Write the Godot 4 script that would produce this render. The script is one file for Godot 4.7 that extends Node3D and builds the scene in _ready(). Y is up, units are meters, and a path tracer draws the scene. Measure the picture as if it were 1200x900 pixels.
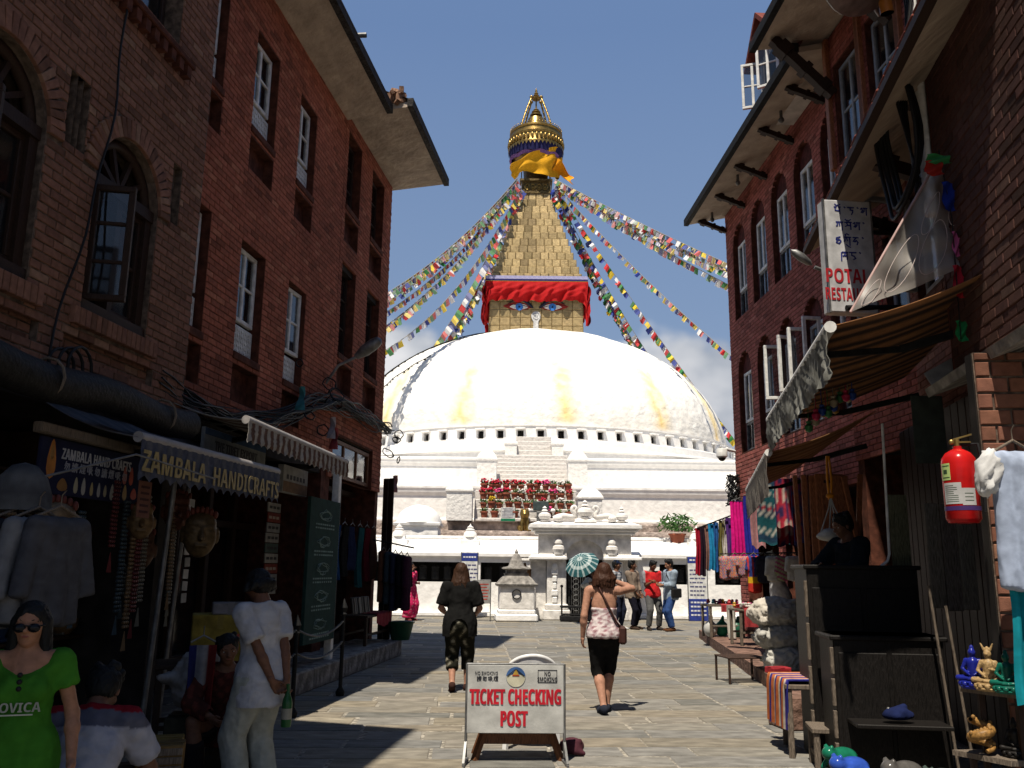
extends Node3D
# ---------------------------------------------------------------- mesh builder
class MB:
	var v := PackedVector3Array()
	var n := PackedVector3Array()
	var c := PackedColorArray()
	var ix := PackedInt32Array()
	var col := Color(1, 1, 1)
	func vert(p: Vector3, nn: Vector3) -> int:
		v.append(p); n.append(nn); c.append(col)
		return v.size() - 1
	func tri(a: Vector3, b: Vector3, d: Vector3) -> void:
		var nn := (b - a).cross(d - a).normalized()
		var i := v.size()
		v.append(a); v.append(b); v.append(d)
		n.append(nn); n.append(nn); n.append(nn)
		c.append(col); c.append(col); c.append(col)
		ix.append(i); ix.append(i + 2); ix.append(i + 1)
	# a b d e run counter-clockwise seen from outside
	func quad(a: Vector3, b: Vector3, d: Vector3, e: Vector3) -> void:
		var nn := (d - a).cross(e - b).normalized()
		var i := v.size()
		v.append(a); v.append(b); v.append(d); v.append(e)
		n.append(nn); n.append(nn); n.append(nn); n.append(nn)
		c.append(col); c.append(col); c.append(col); c.append(col)
		ix.append(i); ix.append(i + 2); ix.append(i + 1)
		ix.append(i); ix.append(i + 3); ix.append(i + 2)
	func box(p: Vector3, s: Vector3, b := Basis()) -> void:
		var x := b.x * (s.x / 2); var y := b.y * (s.y / 2); var z := b.z * (s.z / 2)
		quad(p - x - y + z, p + x - y + z, p + x + y + z, p - x + y + z)
		quad(p + x - y - z, p - x - y - z, p - x + y - z, p + x + y - z)
		quad(p + x - y + z, p + x - y - z, p + x + y - z, p + x + y + z)
		quad(p - x - y - z, p - x - y + z, p - x + y + z, p - x + y - z)
		quad(p - x + y + z, p + x + y + z, p + x + y - z, p - x + y - z)
		quad(p - x - y - z, p + x - y - z, p + x - y + z, p - x - y + z)
	# box with all twelve edges chamfered
	func cbox(p: Vector3, s: Vector3, e := 0.01, b := Basis()) -> void:
		e = minf(e, minf(s.x, minf(s.y, s.z)) * 0.45)
		var h := s / 2
		var ax := [b.x, b.y, b.z]
		for k in 3:
			var a: Vector3 = ax[k]; var u: Vector3 = ax[(k + 1) % 3]; var w: Vector3 = ax[(k + 2) % 3]
			var ha := h[k]; var hu: float = h[(k + 1) % 3] - e; var hw: float = h[(k + 2) % 3] - e
			for sg in [1.0, -1.0]:
				var q: Vector3 = p + a * ha * sg
				if sg > 0: quad(q - u * hu - w * hw, q + u * hu - w * hw, q + u * hu + w * hw, q - u * hu + w * hw)
				else: quad(q + u * hu - w * hw, q - u * hu - w * hw, q - u * hu + w * hw, q + u * hu + w * hw)
				for s2 in [1.0, -1.0]:
					# edge between face a and face u
					var p1: Vector3 = p + a * ha * sg + u * hu * s2
					var p2: Vector3 = p + a * (ha - e) * sg + u * (hu + e) * s2
					if sg * s2 > 0: quad(p1 - w * hw, p2 - w * hw, p2 + w * hw, p1 + w * hw)
					else: quad(p2 - w * hw, p1 - w * hw, p1 + w * hw, p2 + w * hw)
		for sx in [1.0, -1.0]:
			for sy in [1.0, -1.0]:
				for sz in [1.0, -1.0]:
					var X: Vector3 = b.x * sx; var Y: Vector3 = b.y * sy; var Z: Vector3 = b.z * sz
					var a1: Vector3 = p + X * h.x + Y * (h.y - e) + Z * (h.z - e)
					var a2: Vector3 = p + X * (h.x - e) + Y * h.y + Z * (h.z - e)
					var a3: Vector3 = p + X * (h.x - e) + Y * (h.y - e) + Z * h.z
					if sx * sy * sz > 0: tri(a1, a2, a3)
					else: tri(a1, a3, a2)
	# a brick or slab: chamfer only round the face that looks along b.z
	func brick(p: Vector3, s: Vector3, e: float, b := Basis()) -> void:
		var x := b.x * (s.x / 2); var y := b.y * (s.y / 2); var z := b.z * (s.z / 2)
		var xi := b.x * (s.x / 2 - e); var yi := b.y * (s.y / 2 - e); var zi := b.z * (s.z / 2 - e)
		quad(p - xi - yi + z, p + xi - yi + z, p + xi + yi + z, p - xi + yi + z)
		quad(p - x - y + zi, p + x - y + zi, p + xi - yi + z, p - xi - yi + z)
		quad(p + x - y + zi, p + x + y + zi, p + xi + yi + z, p + xi - yi + z)
		quad(p + x + y + zi, p - x + y + zi, p - xi + yi + z, p + xi + yi + z)
		quad(p - x + y + zi, p - x - y + zi, p - xi - yi + z, p - xi + yi + z)
		quad(p - x - y - z, p + x - y - z, p + x - y + zi, p - x - y + zi)
		quad(p + x - y - z, p + x + y - z, p + x + y + zi, p + x - y + zi)
		quad(p + x + y - z, p - x + y - z, p - x + y + zi, p + x + y + zi)
		quad(p - x + y - z, p - x - y - z, p - x - y + zi, p - x + y + zi)
	func bar(a: Vector3, b: Vector3, w: float, h: float, up := Vector3.UP) -> void:
		var d := (b - a)
		var z := d.normalized()
		var x := up.cross(z)
		if x.length() < 0.01: x = Vector3.RIGHT.cross(z)
		x = x.normalized()
		box((a + b) / 2, Vector3(w, h, d.length()), Basis(x, z.cross(x), z))
	func tube(pts: Array, rad: Variant, seg := 8, caps := true) -> void:
		var m := pts.size()
		var ref := Vector3.UP
		var d0: Vector3 = (pts[1] - pts[0]).normalized()
		if absf(d0.dot(ref)) > 0.9: ref = Vector3.RIGHT
		var x := ref.cross(d0).normalized()
		var first := v.size()
		for i in m:
			var d: Vector3
			if i == 0: d = pts[1] - pts[0]
			elif i == m - 1: d = pts[m - 1] - pts[m - 2]
			else: d = pts[i + 1] - pts[i - 1]
			d = d.normalized()
			x = (x - d * x.dot(d)).normalized()
			var y := d.cross(x)
			var r: float = rad[i] if rad is Array else rad
			for k in seg:
				var a := TAU * k / seg
				var nn := x * cos(a) + y * sin(a)
				vert(pts[i] + nn * r, nn)
		for i in m - 1:
			for k in seg:
				var a := first + i * seg + k
				var b := first + i * seg + (k + 1) % seg
				ix.append(a); ix.append(a + seg); ix.append(b)
				ix.append(b); ix.append(a + seg); ix.append(b + seg)
		if caps:
			for e in [0, m - 1]:
				var d2: Vector3 = (pts[0] - pts[1]).normalized() if e == 0 else (pts[m - 1] - pts[m - 2]).normalized()
				var cc := vert(pts[e], d2)
				var f2 := v.size()
				for k in seg: vert(v[first + e * seg + k], d2)
				for k in seg:
					ix.append(cc); ix.append(f2 + k); ix.append(f2 + (k + 1) % seg)
	# profile of (radius, y); sharp corners where the slope turns by more than about 35 degrees
	func lathe(pr: Array, seg := 24, at := Vector3.ZERO, b := Basis(), arc := TAU, start := 0.0) -> void:
		for i in pr.size() - 1:
			var p: Vector2 = pr[i]; var q: Vector2 = pr[i + 1]
			var t := (q - p).normalized()
			if (q - p).length() < 1e-6: continue
			var na := Vector2(t.y, -t.x); var nb := na
			if i > 0:
				var tp := (p - (pr[i - 1] as Vector2)).normalized()
				if tp.dot(t) > 0.8: na = Vector2(t.y + tp.y, -t.x - tp.x).normalized()
			if i < pr.size() - 2:
				var tn := ((pr[i + 2] as Vector2) - q).normalized()
				if tn.dot(t) > 0.8: nb = Vector2(t.y + tn.y, -t.x - tn.x).normalized()
			var f := v.size()
			for k in seg + 1:
				var a := start + arc * k / seg
				var dx := b.x * sin(a) + b.z * cos(a)
				vert(at + dx * p.x + b.y * p.y, dx * na.x + b.y * na.y)
				vert(at + dx * q.x + b.y * q.y, dx * nb.x + b.y * nb.y)
			for k in seg:
				var a2 := f + k * 2
				ix.append(a2); ix.append(a2 + 1); ix.append(a2 + 3)
				ix.append(a2); ix.append(a2 + 3); ix.append(a2 + 2)
	func ball(p: Vector3, r: Vector3, seg := 12, rings := 8, b := Basis()) -> void:
		var f := v.size()
		for j in rings + 1:
			var t := PI * j / rings
			for k in seg + 1:
				var a := TAU * k / seg
				var u := Vector3(sin(t) * sin(a), cos(t), sin(t) * cos(a))
				vert(p + b * (u * r), (b * (u / r)).normalized())
		for j in rings:
			for k in seg:
				var i := f + j * (seg + 1) + k
				ix.append(i); ix.append(i + 1); ix.append(i + seg + 1)
				ix.append(i + 1); ix.append(i + seg + 2); ix.append(i + seg + 1)
	# square plan ring: profile of (offset outwards from half sizes, y)
	func sqring(ce: Vector3, hx: float, hz: float, pr: Array) -> void:
		for i in pr.size() - 1:
			var p: Vector2 = pr[i]; var q: Vector2 = pr[i + 1]
			var c0 := [Vector2(-1, 1), Vector2(1, 1), Vector2(1, -1), Vector2(-1, -1)]
			for k in 4:
				var s: Vector2 = c0[k]; var t: Vector2 = c0[(k + 1) % 4]
				quad(ce + Vector3(s.x * (hx + p.x), p.y, s.y * (hz + p.x)), ce + Vector3(t.x * (hx + p.x), p.y, t.y * (hz + p.x)),
					ce + Vector3(t.x * (hx + q.x), q.y, t.y * (hz + q.x)), ce + Vector3(s.x * (hx + q.x), q.y, s.y * (hz + q.x)))
	# polygon in x,y extruded along z from z0 to z1 of the frame
	func prism(poly: PackedVector2Array, z0: float, z1: float, xf := Transform3D()) -> void:
		if Geometry2D.is_polygon_clockwise(poly):
			poly = poly.duplicate(); poly.reverse()
		var t := Geometry2D.triangulate_polygon(poly)
		for i in range(0, t.size(), 3):
			var a := poly[t[i]]; var b := poly[t[i + 1]]; var d := poly[t[i + 2]]
			if (b - a).cross(d - a) < 0:
				var sw := b; b = d; d = sw
			tri(xf * Vector3(a.x, a.y, z1), xf * Vector3(b.x, b.y, z1), xf * Vector3(d.x, d.y, z1))
			tri(xf * Vector3(a.x, a.y, z0), xf * Vector3(d.x, d.y, z0), xf * Vector3(b.x, b.y, z0))
		for i in poly.size():
			var a := poly[i]; var b := poly[(i + 1) % poly.size()]
			quad(xf * Vector3(a.x, a.y, z0), xf * Vector3(b.x, b.y, z0), xf * Vector3(b.x, b.y, z1), xf * Vector3(a.x, a.y, z1))
	# smooth sheet from f(u, v) with u, v in 0..1; thick > 0 gives it a back
	func sheet(f: Callable, nu: int, nv: int, thick := 0.0, cf: Variant = null) -> void:
		var p := PackedVector3Array()
		for j in nv + 1:
			for i in nu + 1: p.append(f.call(float(i) / nu, float(j) / nv))
		var nn := PackedVector3Array()
		for j in nv + 1:
			for i in nu + 1:
				var a := p[j * (nu + 1) + mini(i + 1, nu)] - p[j * (nu + 1) + maxi(i - 1, 0)]
				var b := p[mini(j + 1, nv) * (nu + 1) + i] - p[maxi(j - 1, 0) * (nu + 1) + i]
				nn.append(a.cross(b).normalized())
		for side in (2 if thick > 0.0 else 1):
			var fst := v.size()
			for i in p.size():
				if cf is Callable: col = cf.call(float(i % (nu + 1)) / nu, float(i / (nu + 1)) / nv)
				vert(p[i] - nn[i] * thick * side, nn[i] if side == 0 else -nn[i])
			for j in nv:
				for i in nu:
					var a := fst + j * (nu + 1) + i
					if side == 0:
						ix.append(a); ix.append(a + nu + 1); ix.append(a + 1)
						ix.append(a + 1); ix.append(a + nu + 1); ix.append(a + nu + 2)
					else:
						ix.append(a); ix.append(a + 1); ix.append(a + nu + 1)
						ix.append(a + 1); ix.append(a + nu + 2); ix.append(a + nu + 1)
		if thick > 0.0:
			var w := nu + 1
			for i in nu:
				for j in [0, nv]:
					var a: int = j * w + i
					quad(p[a], p[a + 1], p[a + 1] - nn[a + 1] * thick, p[a] - nn[a] * thick)
			for j in nv:
				for i in [0, nu]:
					var a: int = j * w + i
					quad(p[a], p[a + w], p[a + w] - nn[a + w] * thick, p[a] - nn[a] * thick)
	# cloth creases: push points along their normals, then smooth again
	func crease(amp: float, sc: Vector3, sd := 1) -> void:
		var nz := FastNoiseLite.new()
		nz.seed = sd; nz.frequency = 1.0; nz.fractal_type = FastNoiseLite.FRACTAL_RIDGED; nz.fractal_octaves = 3
		for i in v.size(): v[i] += n[i] * amp * nz.get_noise_3dv(v[i] * sc)
		n.fill(Vector3.ZERO)
		for i in range(0, ix.size(), 3):
			var nn := (v[ix[i + 2]] - v[ix[i]]).cross(v[ix[i + 1]] - v[ix[i]])
			n[ix[i]] += nn; n[ix[i + 1]] += nn; n[ix[i + 2]] += nn
		for i in n.size(): n[i] = n[i].normalized()
	func mesh() -> ArrayMesh:
		var ar := []
		ar.resize(Mesh.ARRAY_MAX)
		ar[Mesh.ARRAY_VERTEX] = v; ar[Mesh.ARRAY_NORMAL] = n; ar[Mesh.ARRAY_COLOR] = c; ar[Mesh.ARRAY_INDEX] = ix
		var m := ArrayMesh.new()
		m.add_surface_from_arrays(Mesh.PRIMITIVE_TRIANGLES, ar)
		return m

# ---------------------------------------------------------------- distance field for bodies, cloth bundles, figurines
class Field:
	var o: Vector3
	var cs: float
	var nx: int
	var ny: int
	var nz: int
	var d := PackedFloat32Array()
	func _init(lo: Vector3, hi: Vector3, cell: float) -> void:
		o = lo; cs = cell
		nx = int((hi.x - lo.x) / cell) + 2; ny = int((hi.y - lo.y) / cell) + 2; nz = int((hi.z - lo.z) / cell) + 2
		d.resize(nx * ny * nz); d.fill(99.0)
	func cap(a: Vector3, b: Vector3, ra: float, rb: float, k := 0.03, flat := false) -> void:
		var m := maxf(ra, rb) + k + cs * 2
		var lo := (a.min(b) - Vector3(m, m, m) - o) / cs
		var hi := (a.max(b) + Vector3(m, m, m) - o) / cs
		var ab := b - a
		var l2 := maxf(ab.length_squared(), 1e-9)
		var x0 := maxi(0, int(lo.x)); var x1 := mini(nx - 1, int(hi.x) + 1)
		for kz in range(maxi(0, int(lo.z)), mini(nz - 1, int(hi.z) + 1) + 1):
			for ky in range(maxi(0, int(lo.y)), mini(ny - 1, int(hi.y) + 1) + 1):
				var row := (kz * ny + ky) * nx
				for kx in range(x0, x1 + 1):
					var p := o + Vector3(kx, ky, kz) * cs - a
					var tt := p.dot(ab) / l2
					var t := clampf(tt, 0.0, 1.0)
					var q := (p - ab * t).length() - lerpf(ra, rb, t)
					if flat and tt > 1.0: q = maxf(q, (tt - 1.0) * sqrt(l2))
					var w := d[row + kx]
					var h := k - absf(w - q)
					if h > 0.0: d[row + kx] = minf(w, q) - h * h / k * 0.25
					elif q < w: d[row + kx] = q
	func ell(ce: Vector3, r: Vector3, k := 0.02, b := Basis()) -> void:
		var m := maxf(r.x, maxf(r.y, r.z)) + k + cs * 2
		var lo := (ce - Vector3(m, m, m) - o) / cs
		var hi := (ce + Vector3(m, m, m) - o) / cs
		var bt := b.transposed()
		var rm := minf(r.x, minf(r.y, r.z))
		for kz in range(maxi(0, int(lo.z)), mini(nz - 1, int(hi.z) + 1) + 1):
			for ky in range(maxi(0, int(lo.y)), mini(ny - 1, int(hi.y) + 1) + 1):
				var row := (kz * ny + ky) * nx
				for kx in range(maxi(0, int(lo.x)), mini(nx - 1, int(hi.x) + 1) + 1):
					var p := bt * (o + Vector3(kx, ky, kz) * cs - ce)
					var e := (p / r).length()
					var g := (p / (r * r)).length()
					var q := e * (e - 1.0) / g if g > 1e-5 else -rm
					var w := d[row + kx]
					var h := k - absf(w - q)
					if h > 0.0: d[row + kx] = minf(w, q) - h * h / k * 0.25
					elif q < w: d[row + kx] = q
	# keep what lies where n.p < c
	func cut(n: Vector3, c: float) -> void:
		for kz in nz:
			for ky in ny:
				var row := (kz * ny + ky) * nx
				var base := n.dot(o + Vector3(0, ky, kz) * cs) - c
				for kx in nx:
					var q := base + n.x * kx * cs
					if q > d[row + kx]: d[row + kx] = q
	func to(mb: MB, colour: Variant = null) -> void:
		var sx := 1; var sy := nx; var sz := nx * ny
		var id := {}
		var lim := cs * 1.9
		var f0 := mb.v.size()
		var cells := PackedInt32Array()
		for kz in nz - 1:
			for ky in ny - 1:
				var row := (kz * ny + ky) * nx
				for kx in nx - 1:
					var i := row + kx
					var d0 := d[i]
					if d0 > lim or d0 < -lim: continue
					var s := 0
					if d0 < 0: s += 1
					if d[i + 1] < 0: s += 1
					if d[i + sy] < 0: s += 1
					if d[i + sy + 1] < 0: s += 1
					if d[i + sz] < 0: s += 1
					if d[i + sz + 1] < 0: s += 1
					if d[i + sz + sy] < 0: s += 1
					if d[i + sz + sy + 1] < 0: s += 1
					if s == 0 or s == 8: continue
					var acc := Vector3.ZERO
					var m := 0
					for e in EDGES:
						var ia: int = i + (e[0] & 1) * sx + ((e[0] >> 1) & 1) * sy + (e[0] >> 2) * sz
						var ib: int = i + (e[1] & 1) * sx + ((e[1] >> 1) & 1) * sy + (e[1] >> 2) * sz
						var da := d[ia]; var db := d[ib]
						if (da < 0) != (db < 0):
							var t := da / (da - db)
							var pa := Vector3(e[0] & 1, (e[0] >> 1) & 1, e[0] >> 2)
							var pb := Vector3(e[1] & 1, (e[1] >> 1) & 1, e[1] >> 2)
							acc += pa.lerp(pb, t); m += 1
					var p := o + (Vector3(kx, ky, kz) + acc / m) * cs
					if colour is Callable: mb.col = colour.call(p)
					id[i] = mb.vert(p, Vector3.ZERO)
					cells.append(i)
		for i in cells:
			var d0 := d[i]
			for ax in 3:
				var st: int = [sx, sy, sz][ax]
				var d1 := d[i + st]
				if (d0 < 0) == (d1 < 0): continue
				var u: int = [sy, sz, sx][ax]; var w: int = [sz, sx, sy][ax]
				if not (id.has(i - u) and id.has(i - w) and id.has(i - u - w)): continue
				var a: int = id[i]; var b: int = id[i - u]; var c2: int = id[i - u - w]; var e2: int = id[i - w]
				if d0 < 0: _q(mb, a, b, c2, e2)
				else: _q(mb, e2, c2, b, a)
		for i in range(f0, mb.v.size()): mb.n[i] = mb.n[i].normalized()
	func _q(mb: MB, a: int, b: int, c2: int, e: int) -> void:
		var nn := (mb.v[c2] - mb.v[a]).cross(mb.v[e] - mb.v[b])
		mb.n[a] += nn; mb.n[b] += nn; mb.n[c2] += nn; mb.n[e] += nn
		mb.ix.append(a); mb.ix.append(c2); mb.ix.append(b)
		mb.ix.append(a); mb.ix.append(e); mb.ix.append(c2)
	const EDGES := [[0, 1], [2, 3], [4, 5], [6, 7], [0, 2], [1, 3], [4, 6], [5, 7], [0, 4], [1, 5], [2, 6], [3, 7]]

# ---------------------------------------------------------------- scene helpers
var rng := RandomNumberGenerator.new()
var T := {}   # shared grey textures and normal maps
var M := {}   # materials
func rf(a: float, b: float) -> float: return rng.randf_range(a, b)
func L(r: float, g: float, b: float) -> Color: return Color(r, g, b).linear_to_srgb()
func put(mb: MB, called: String, m: Material, parent: Node = self) -> MeshInstance3D:
	return put_mesh(mb.mesh(), called, m, parent)
func put_mesh(me: Mesh, called: String, m: Material, parent: Node = self, xf := Transform3D()) -> MeshInstance3D:
	var o := MeshInstance3D.new()
	o.name = called; o.mesh = me; o.material_override = m; o.transform = xf
	parent.add_child(o, true)
	return o
func tag(o: Node, label := "", category := "", group := "", kind := "") -> Node:
	if label: o.set_meta("label", label)
	if category: o.set_meta("category", category)
	if group: o.set_meta("group", group)
	if kind: o.set_meta("kind", kind)
	return o
func thing(called: String, label: String, category: String, at := Vector3.ZERO, turn := 0.0, group := "") -> Node3D:
	var o := Node3D.new()
	o.name = called; o.position = at; o.rotation.y = turn
	add_child(o, true)
	tag(o, label, category, group)
	return o
func stuff(o: Node) -> Node:
	o.set_meta("kind", "stuff")
	return o
func copy_of(o: Node3D, at: Vector3, turn: float, label: String) -> Node3D:
	var c: Node3D = o.duplicate()
	c.name = String(o.name).rstrip("0123456789_")
	add_child(c, true)
	c.position = at; c.rotation.y = turn
	if label: c.set_meta("label", label)
	return c
func noise_img(size: int, freq: float, sd: int, lo: float, hi: float, oct := 4, kind := FastNoiseLite.TYPE_SIMPLEX_SMOOTH, fr := FastNoiseLite.FRACTAL_FBM, contrast := 1.0) -> Image:
	var nz := FastNoiseLite.new()
	nz.seed = sd; nz.frequency = freq; nz.noise_type = kind; nz.fractal_type = fr; nz.fractal_octaves = oct
	var im := nz.get_seamless_image(size, size)
	im.convert(Image.FORMAT_L8)
	var b := im.get_data()
	for i in b.size():
		var t := clampf((b[i] / 255.0 - 0.5) * contrast + 0.5, 0, 1)
		b[i] = int(255.0 * lerpf(lo, hi, t))
	return Image.create_from_data(size, size, false, Image.FORMAT_L8, b)
func tex(im: Image) -> Texture2D:
	var t := im.duplicate() as Image
	t.convert(Image.FORMAT_RGB8)
	return ImageTexture.create_from_image(t)
func nmap(im: Image, s: float) -> Texture2D:
	var t := im.duplicate() as Image
	t.convert(Image.FORMAT_RGBA8)
	t.bump_map_to_normal_map(s)
	return ImageTexture.create_from_image(t)
# material: colour is a linear base colour
func mat(called: String, colour: Color, rough := 0.8, t := "", sc: Variant = 1.0, nm := "", ns := 0.5, vc := false, metal := 0.0) -> StandardMaterial3D:
	var m := StandardMaterial3D.new()
	m.resource_name = called
	m.albedo_color = colour.linear_to_srgb(); m.roughness = rough; m.metallic = metal; m.metallic_specular = 0.28
	m.vertex_color_use_as_albedo = vc
	if t or nm:
		m.uv1_triplanar = true; m.uv1_world_triplanar = true
		m.uv1_scale = sc if sc is Vector3 else Vector3(sc, sc, sc)
		if t: m.albedo_texture = T[t]
		if nm:
			m.normal_enabled = true; m.normal_texture = T[nm]; m.normal_scale = ns
	M[called] = m
	return m
func cloth(colour: Color, rough := 0.9, sc := 3.0) -> StandardMaterial3D:
	var k := "cloth%s" % colour
	if M.has(k): return M[k]
	var m := mat(k, colour, rough, "blotch_soft", sc, "weave_n", 0.35)
	return m
func paint(colour: Color, rough := 0.5, metal := 0.0) -> StandardMaterial3D:
	var k := "paint%s%s%s" % [colour, rough, metal]
	if M.has(k): return M[k]
	return mat(k, colour, rough, "blotch_soft", 1.7, "fine_n", 0.12, false, metal)
func lettering(s: String, h: float, xf: Transform3D, m: Material, parent: Node, sx := 1.0, bold := true, depth := 0.004, face := "Droid Sans", called := "lettering") -> MeshInstance3D:
	var f := SystemFont.new()
	f.font_names = PackedStringArray([face])
	f.font_weight = 700 if bold else 400
	var t := TextMesh.new()
	t.text = s; t.font = f; t.font_size = 64; t.pixel_size = h / 46.0; t.depth = depth
	t.curve_step = 4.0
	return put_mesh(t, called, m, parent, xf * Transform3D(Basis.from_scale(Vector3(sx, 1, 1)), Vector3.ZERO))
# frame with x along u, y up, z outwards
func frame(p: Vector3, u: Vector3) -> Transform3D:
	var x := u.normalized()
	return Transform3D(Basis(x, Vector3.UP, x.cross(Vector3.UP).normalized()), p)
func V3(x: float, y: float, z: float) -> Vector3: return Vector3(x, y, z)
func V2(x: float, y: float) -> Vector2: return Vector2(x, y)
func mk() -> MB: return MB.new()
func At(p: Vector3) -> Transform3D: return Transform3D(Basis(), p)

func make_textures() -> void:
	var blotch := noise_img(512, 0.008, 11, 0.55, 1.0, 5)
	T.blotch = tex(blotch)
	T.blotch_soft = tex(noise_img(256, 0.012, 12, 0.78, 1.0, 4))
	T.slab = tex(noise_img(512, 0.01, 19, 0.72, 1.0, 6))
	var fine := noise_img(512, 0.06, 13, 0.6, 1.0, 4)
	T.fine = tex(fine)
	T.fine_n = nmap(fine, 6.0)
	var lump := noise_img(512, 0.02, 14, 0.0, 1.0, 5)
	T.lump_n = nmap(lump, 14.0)
	T.pit = tex(noise_img(512, 0.012, 15, 0.6, 1.0, 6, FastNoiseLite.TYPE_SIMPLEX_SMOOTH, FastNoiseLite.FRACTAL_FBM, 1.6))
	var grain := noise_img(512, 0.02, 16, 0.5, 1.0, 5, FastNoiseLite.TYPE_SIMPLEX_SMOOTH, FastNoiseLite.FRACTAL_RIDGED)
	T.grain = tex(grain)
	T.grain_n = nmap(grain, 8.0)
	# whitewash: near white with greyer worn scabs
	T.wash = tex(noise_img(1024, 0.012, 17, 0.93, 1.0, 6, FastNoiseLite.TYPE_SIMPLEX_SMOOTH, FastNoiseLite.FRACTAL_FBM, 1.5))
	# woven cloth relief
	var w := Image.create(256, 256, false, Image.FORMAT_L8)
	for y in 256:
		for x in 256:
			var q := absf(sin(PI * x / 4.0)) if (x / 4 + y / 4) % 2 == 0 else absf(sin(PI * y / 4.0))
			w.set_pixel(x, y, Color(q, q, q))
	T.weave_n = nmap(w, 1.5)

func make_materials() -> void:
	mat("whitewash", Color(0.78, 0.765, 0.74), 0.9, "wash", 0.22, "lump_n", 0.14)
	mat("whitewash_grey", Color(0.8, 0.77, 0.73), 0.9, "blotch_soft", 0.9, "lump_n", 0.16)
	mat("worn_wash", Color(0.56, 0.53, 0.5), 0.9, "wash", 0.4, "lump_n", 0.3)
	mat("post_wash", Color(0.68, 0.66, 0.63), 0.9, "wash", 0.4, "lump_n", 0.3)
	mat("dome_white", Color(1, 1, 1), 0.85, "wash", 0.15, "lump_n", 0.4, true)
	mat("step_stone", Color(0.6, 0.5, 0.44), 0.9, "blotch", 0.5, "lump_n", 0.6)
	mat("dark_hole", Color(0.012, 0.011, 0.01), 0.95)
	mat("gilt_panel", Color(1, 1, 1), 0.5, "blotch_soft", 0.9, "lump_n", 0.4, true, 0.3)
	mat("gilt", Color(0.42, 0.28, 0.09), 0.34, "blotch", 0.9, "fine_n", 0.35, false, 0.8)
	mat("gilt_dark", Color(0.2, 0.14, 0.06), 0.45, "pit", 1.2, "fine_n", 0.5, false, 0.6)
	mat("brick_piece", Color(1, 1, 1), 0.92, "blotch_soft", 2.9, "fine_n", 0.7, true)
	mat("mortar_old", Color(0.15, 0.11, 0.085), 0.95, "pit", 1.5, "fine_n", 0.6)
	mat("mortar_red", Color(0.13, 0.045, 0.028), 0.95, "blotch", 1.3, "fine_n", 0.6)
	mat("red_plaster", Color(0.12, 0.03, 0.028), 0.9, "blotch", 1.2, "fine_n", 0.5)
	mat("window_grey", Color(0.3, 0.31, 0.32), 0.5, "blotch_soft", 2.0, "fine_n", 0.15)
	mat("plaster_cream", Color(0.5, 0.42, 0.34), 0.9, "blotch_soft", 0.5, "lump_n", 0.4)
	mat("slab", Color(1, 1, 1), 0.85, "slab", V3(0.5, 1.0, 1.1), "lump_n", 0.3, true)
	mat("joint_sand", Color(0.35, 0.32, 0.27), 0.95, "pit", 2.0, "fine_n", 0.8)
	mat("earth", Color(0.25, 0.21, 0.16), 0.95, "blotch", 0.3, "fine_n", 0.7)
	mat("white_frame", Color(0.72, 0.72, 0.7), 0.5, "blotch_soft", 2.0, "fine_n", 0.15)
	mat("dark_wood", Color(0.045, 0.025, 0.017), 0.6, "grain", V3(9, 0.8, 9), "grain_n", 0.4)
	mat("brown_wood", Color(0.2, 0.085, 0.04), 0.55, "grain", V3(7, 0.7, 7), "grain_n", 0.4)
	mat("red_wood", Color(0.42, 0.16, 0.075), 0.5, "grain", V3(7, 0.7, 7), "grain_n", 0.35)
	mat("old_wood", Color(0.2, 0.16, 0.125), 0.85, "grain", V3(6, 0.5, 6), "grain_n", 0.9)
	mat("grey_metal", Color(0.25, 0.25, 0.25), 0.5, "blotch", 1.5, "fine_n", 0.2, false, 0.6)
	mat("black_metal", Color(0.018, 0.018, 0.019), 0.8, "blotch", 2.0, "fine_n", 0.25)
	mat("rust", Color(0.06, 0.035, 0.025), 0.7, "pit", 4.0, "fine_n", 0.5)
	mat("ebony", Color(0.014, 0.012, 0.011), 0.5, "grain", V3(5, 0.7, 5), "grain_n", 0.4)
	mat("slate", Color(0.055, 0.05, 0.048), 0.85, "blotch", 1.8, "lump_n", 0.8)
	mat("red_tile", Color(0.24, 0.055, 0.035), 0.75, "blotch", 1.9, "fine_n", 0.5)
	mat("concrete", Color(0.3, 0.28, 0.255), 0.9, "pit", 0.8, "lump_n", 0.6)
	mat("cable", Color(0.012, 0.012, 0.013), 0.5)
	mat("inside", Color(0.035, 0.03, 0.027), 0.95, "blotch", 0.7)
	mat("print_vc", Color(1, 1, 1), 0.55, "", 1.0, "", 0.5, true)
	mat("cloth_vc", Color(1, 1, 1), 0.9, "blotch_soft", 3.0, "weave_n", 0.3, true)
	M.cloth_vc.metallic_specular = 0.1
	mat("vc", Color(1, 1, 1), 0.75, "blotch_soft", 2.0, "fine_n", 0.2, true)
	mat("shiny_vc", Color(1, 1, 1), 0.22, "blotch_soft", 5.0, "", 0.2, true)
	var s := mat("skin", Color(0.33, 0.16, 0.095), 0.55, "blotch_soft", 6.0, "fine_n", 0.15)
	s.subsurf_scatter_enabled = true; s.subsurf_scatter_strength = 0.1
	mat("hair", Color(1, 1, 1), 0.6, "grain", V3(14, 2, 14), "grain_n", 0.5, true)
	mat("skin_dark", Color(0.16, 0.075, 0.045), 0.55, "blotch_soft", 6.0, "fine_n", 0.15)
	mat("skin_fair", Color(0.42, 0.22, 0.15), 0.55, "blotch_soft", 6.0, "fine_n", 0.15)
	var g := StandardMaterial3D.new()
	g.resource_name = "window_glass"; g.albedo_color = Color(0.12, 0.13, 0.14, 0.3); g.roughness = 0.06
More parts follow.
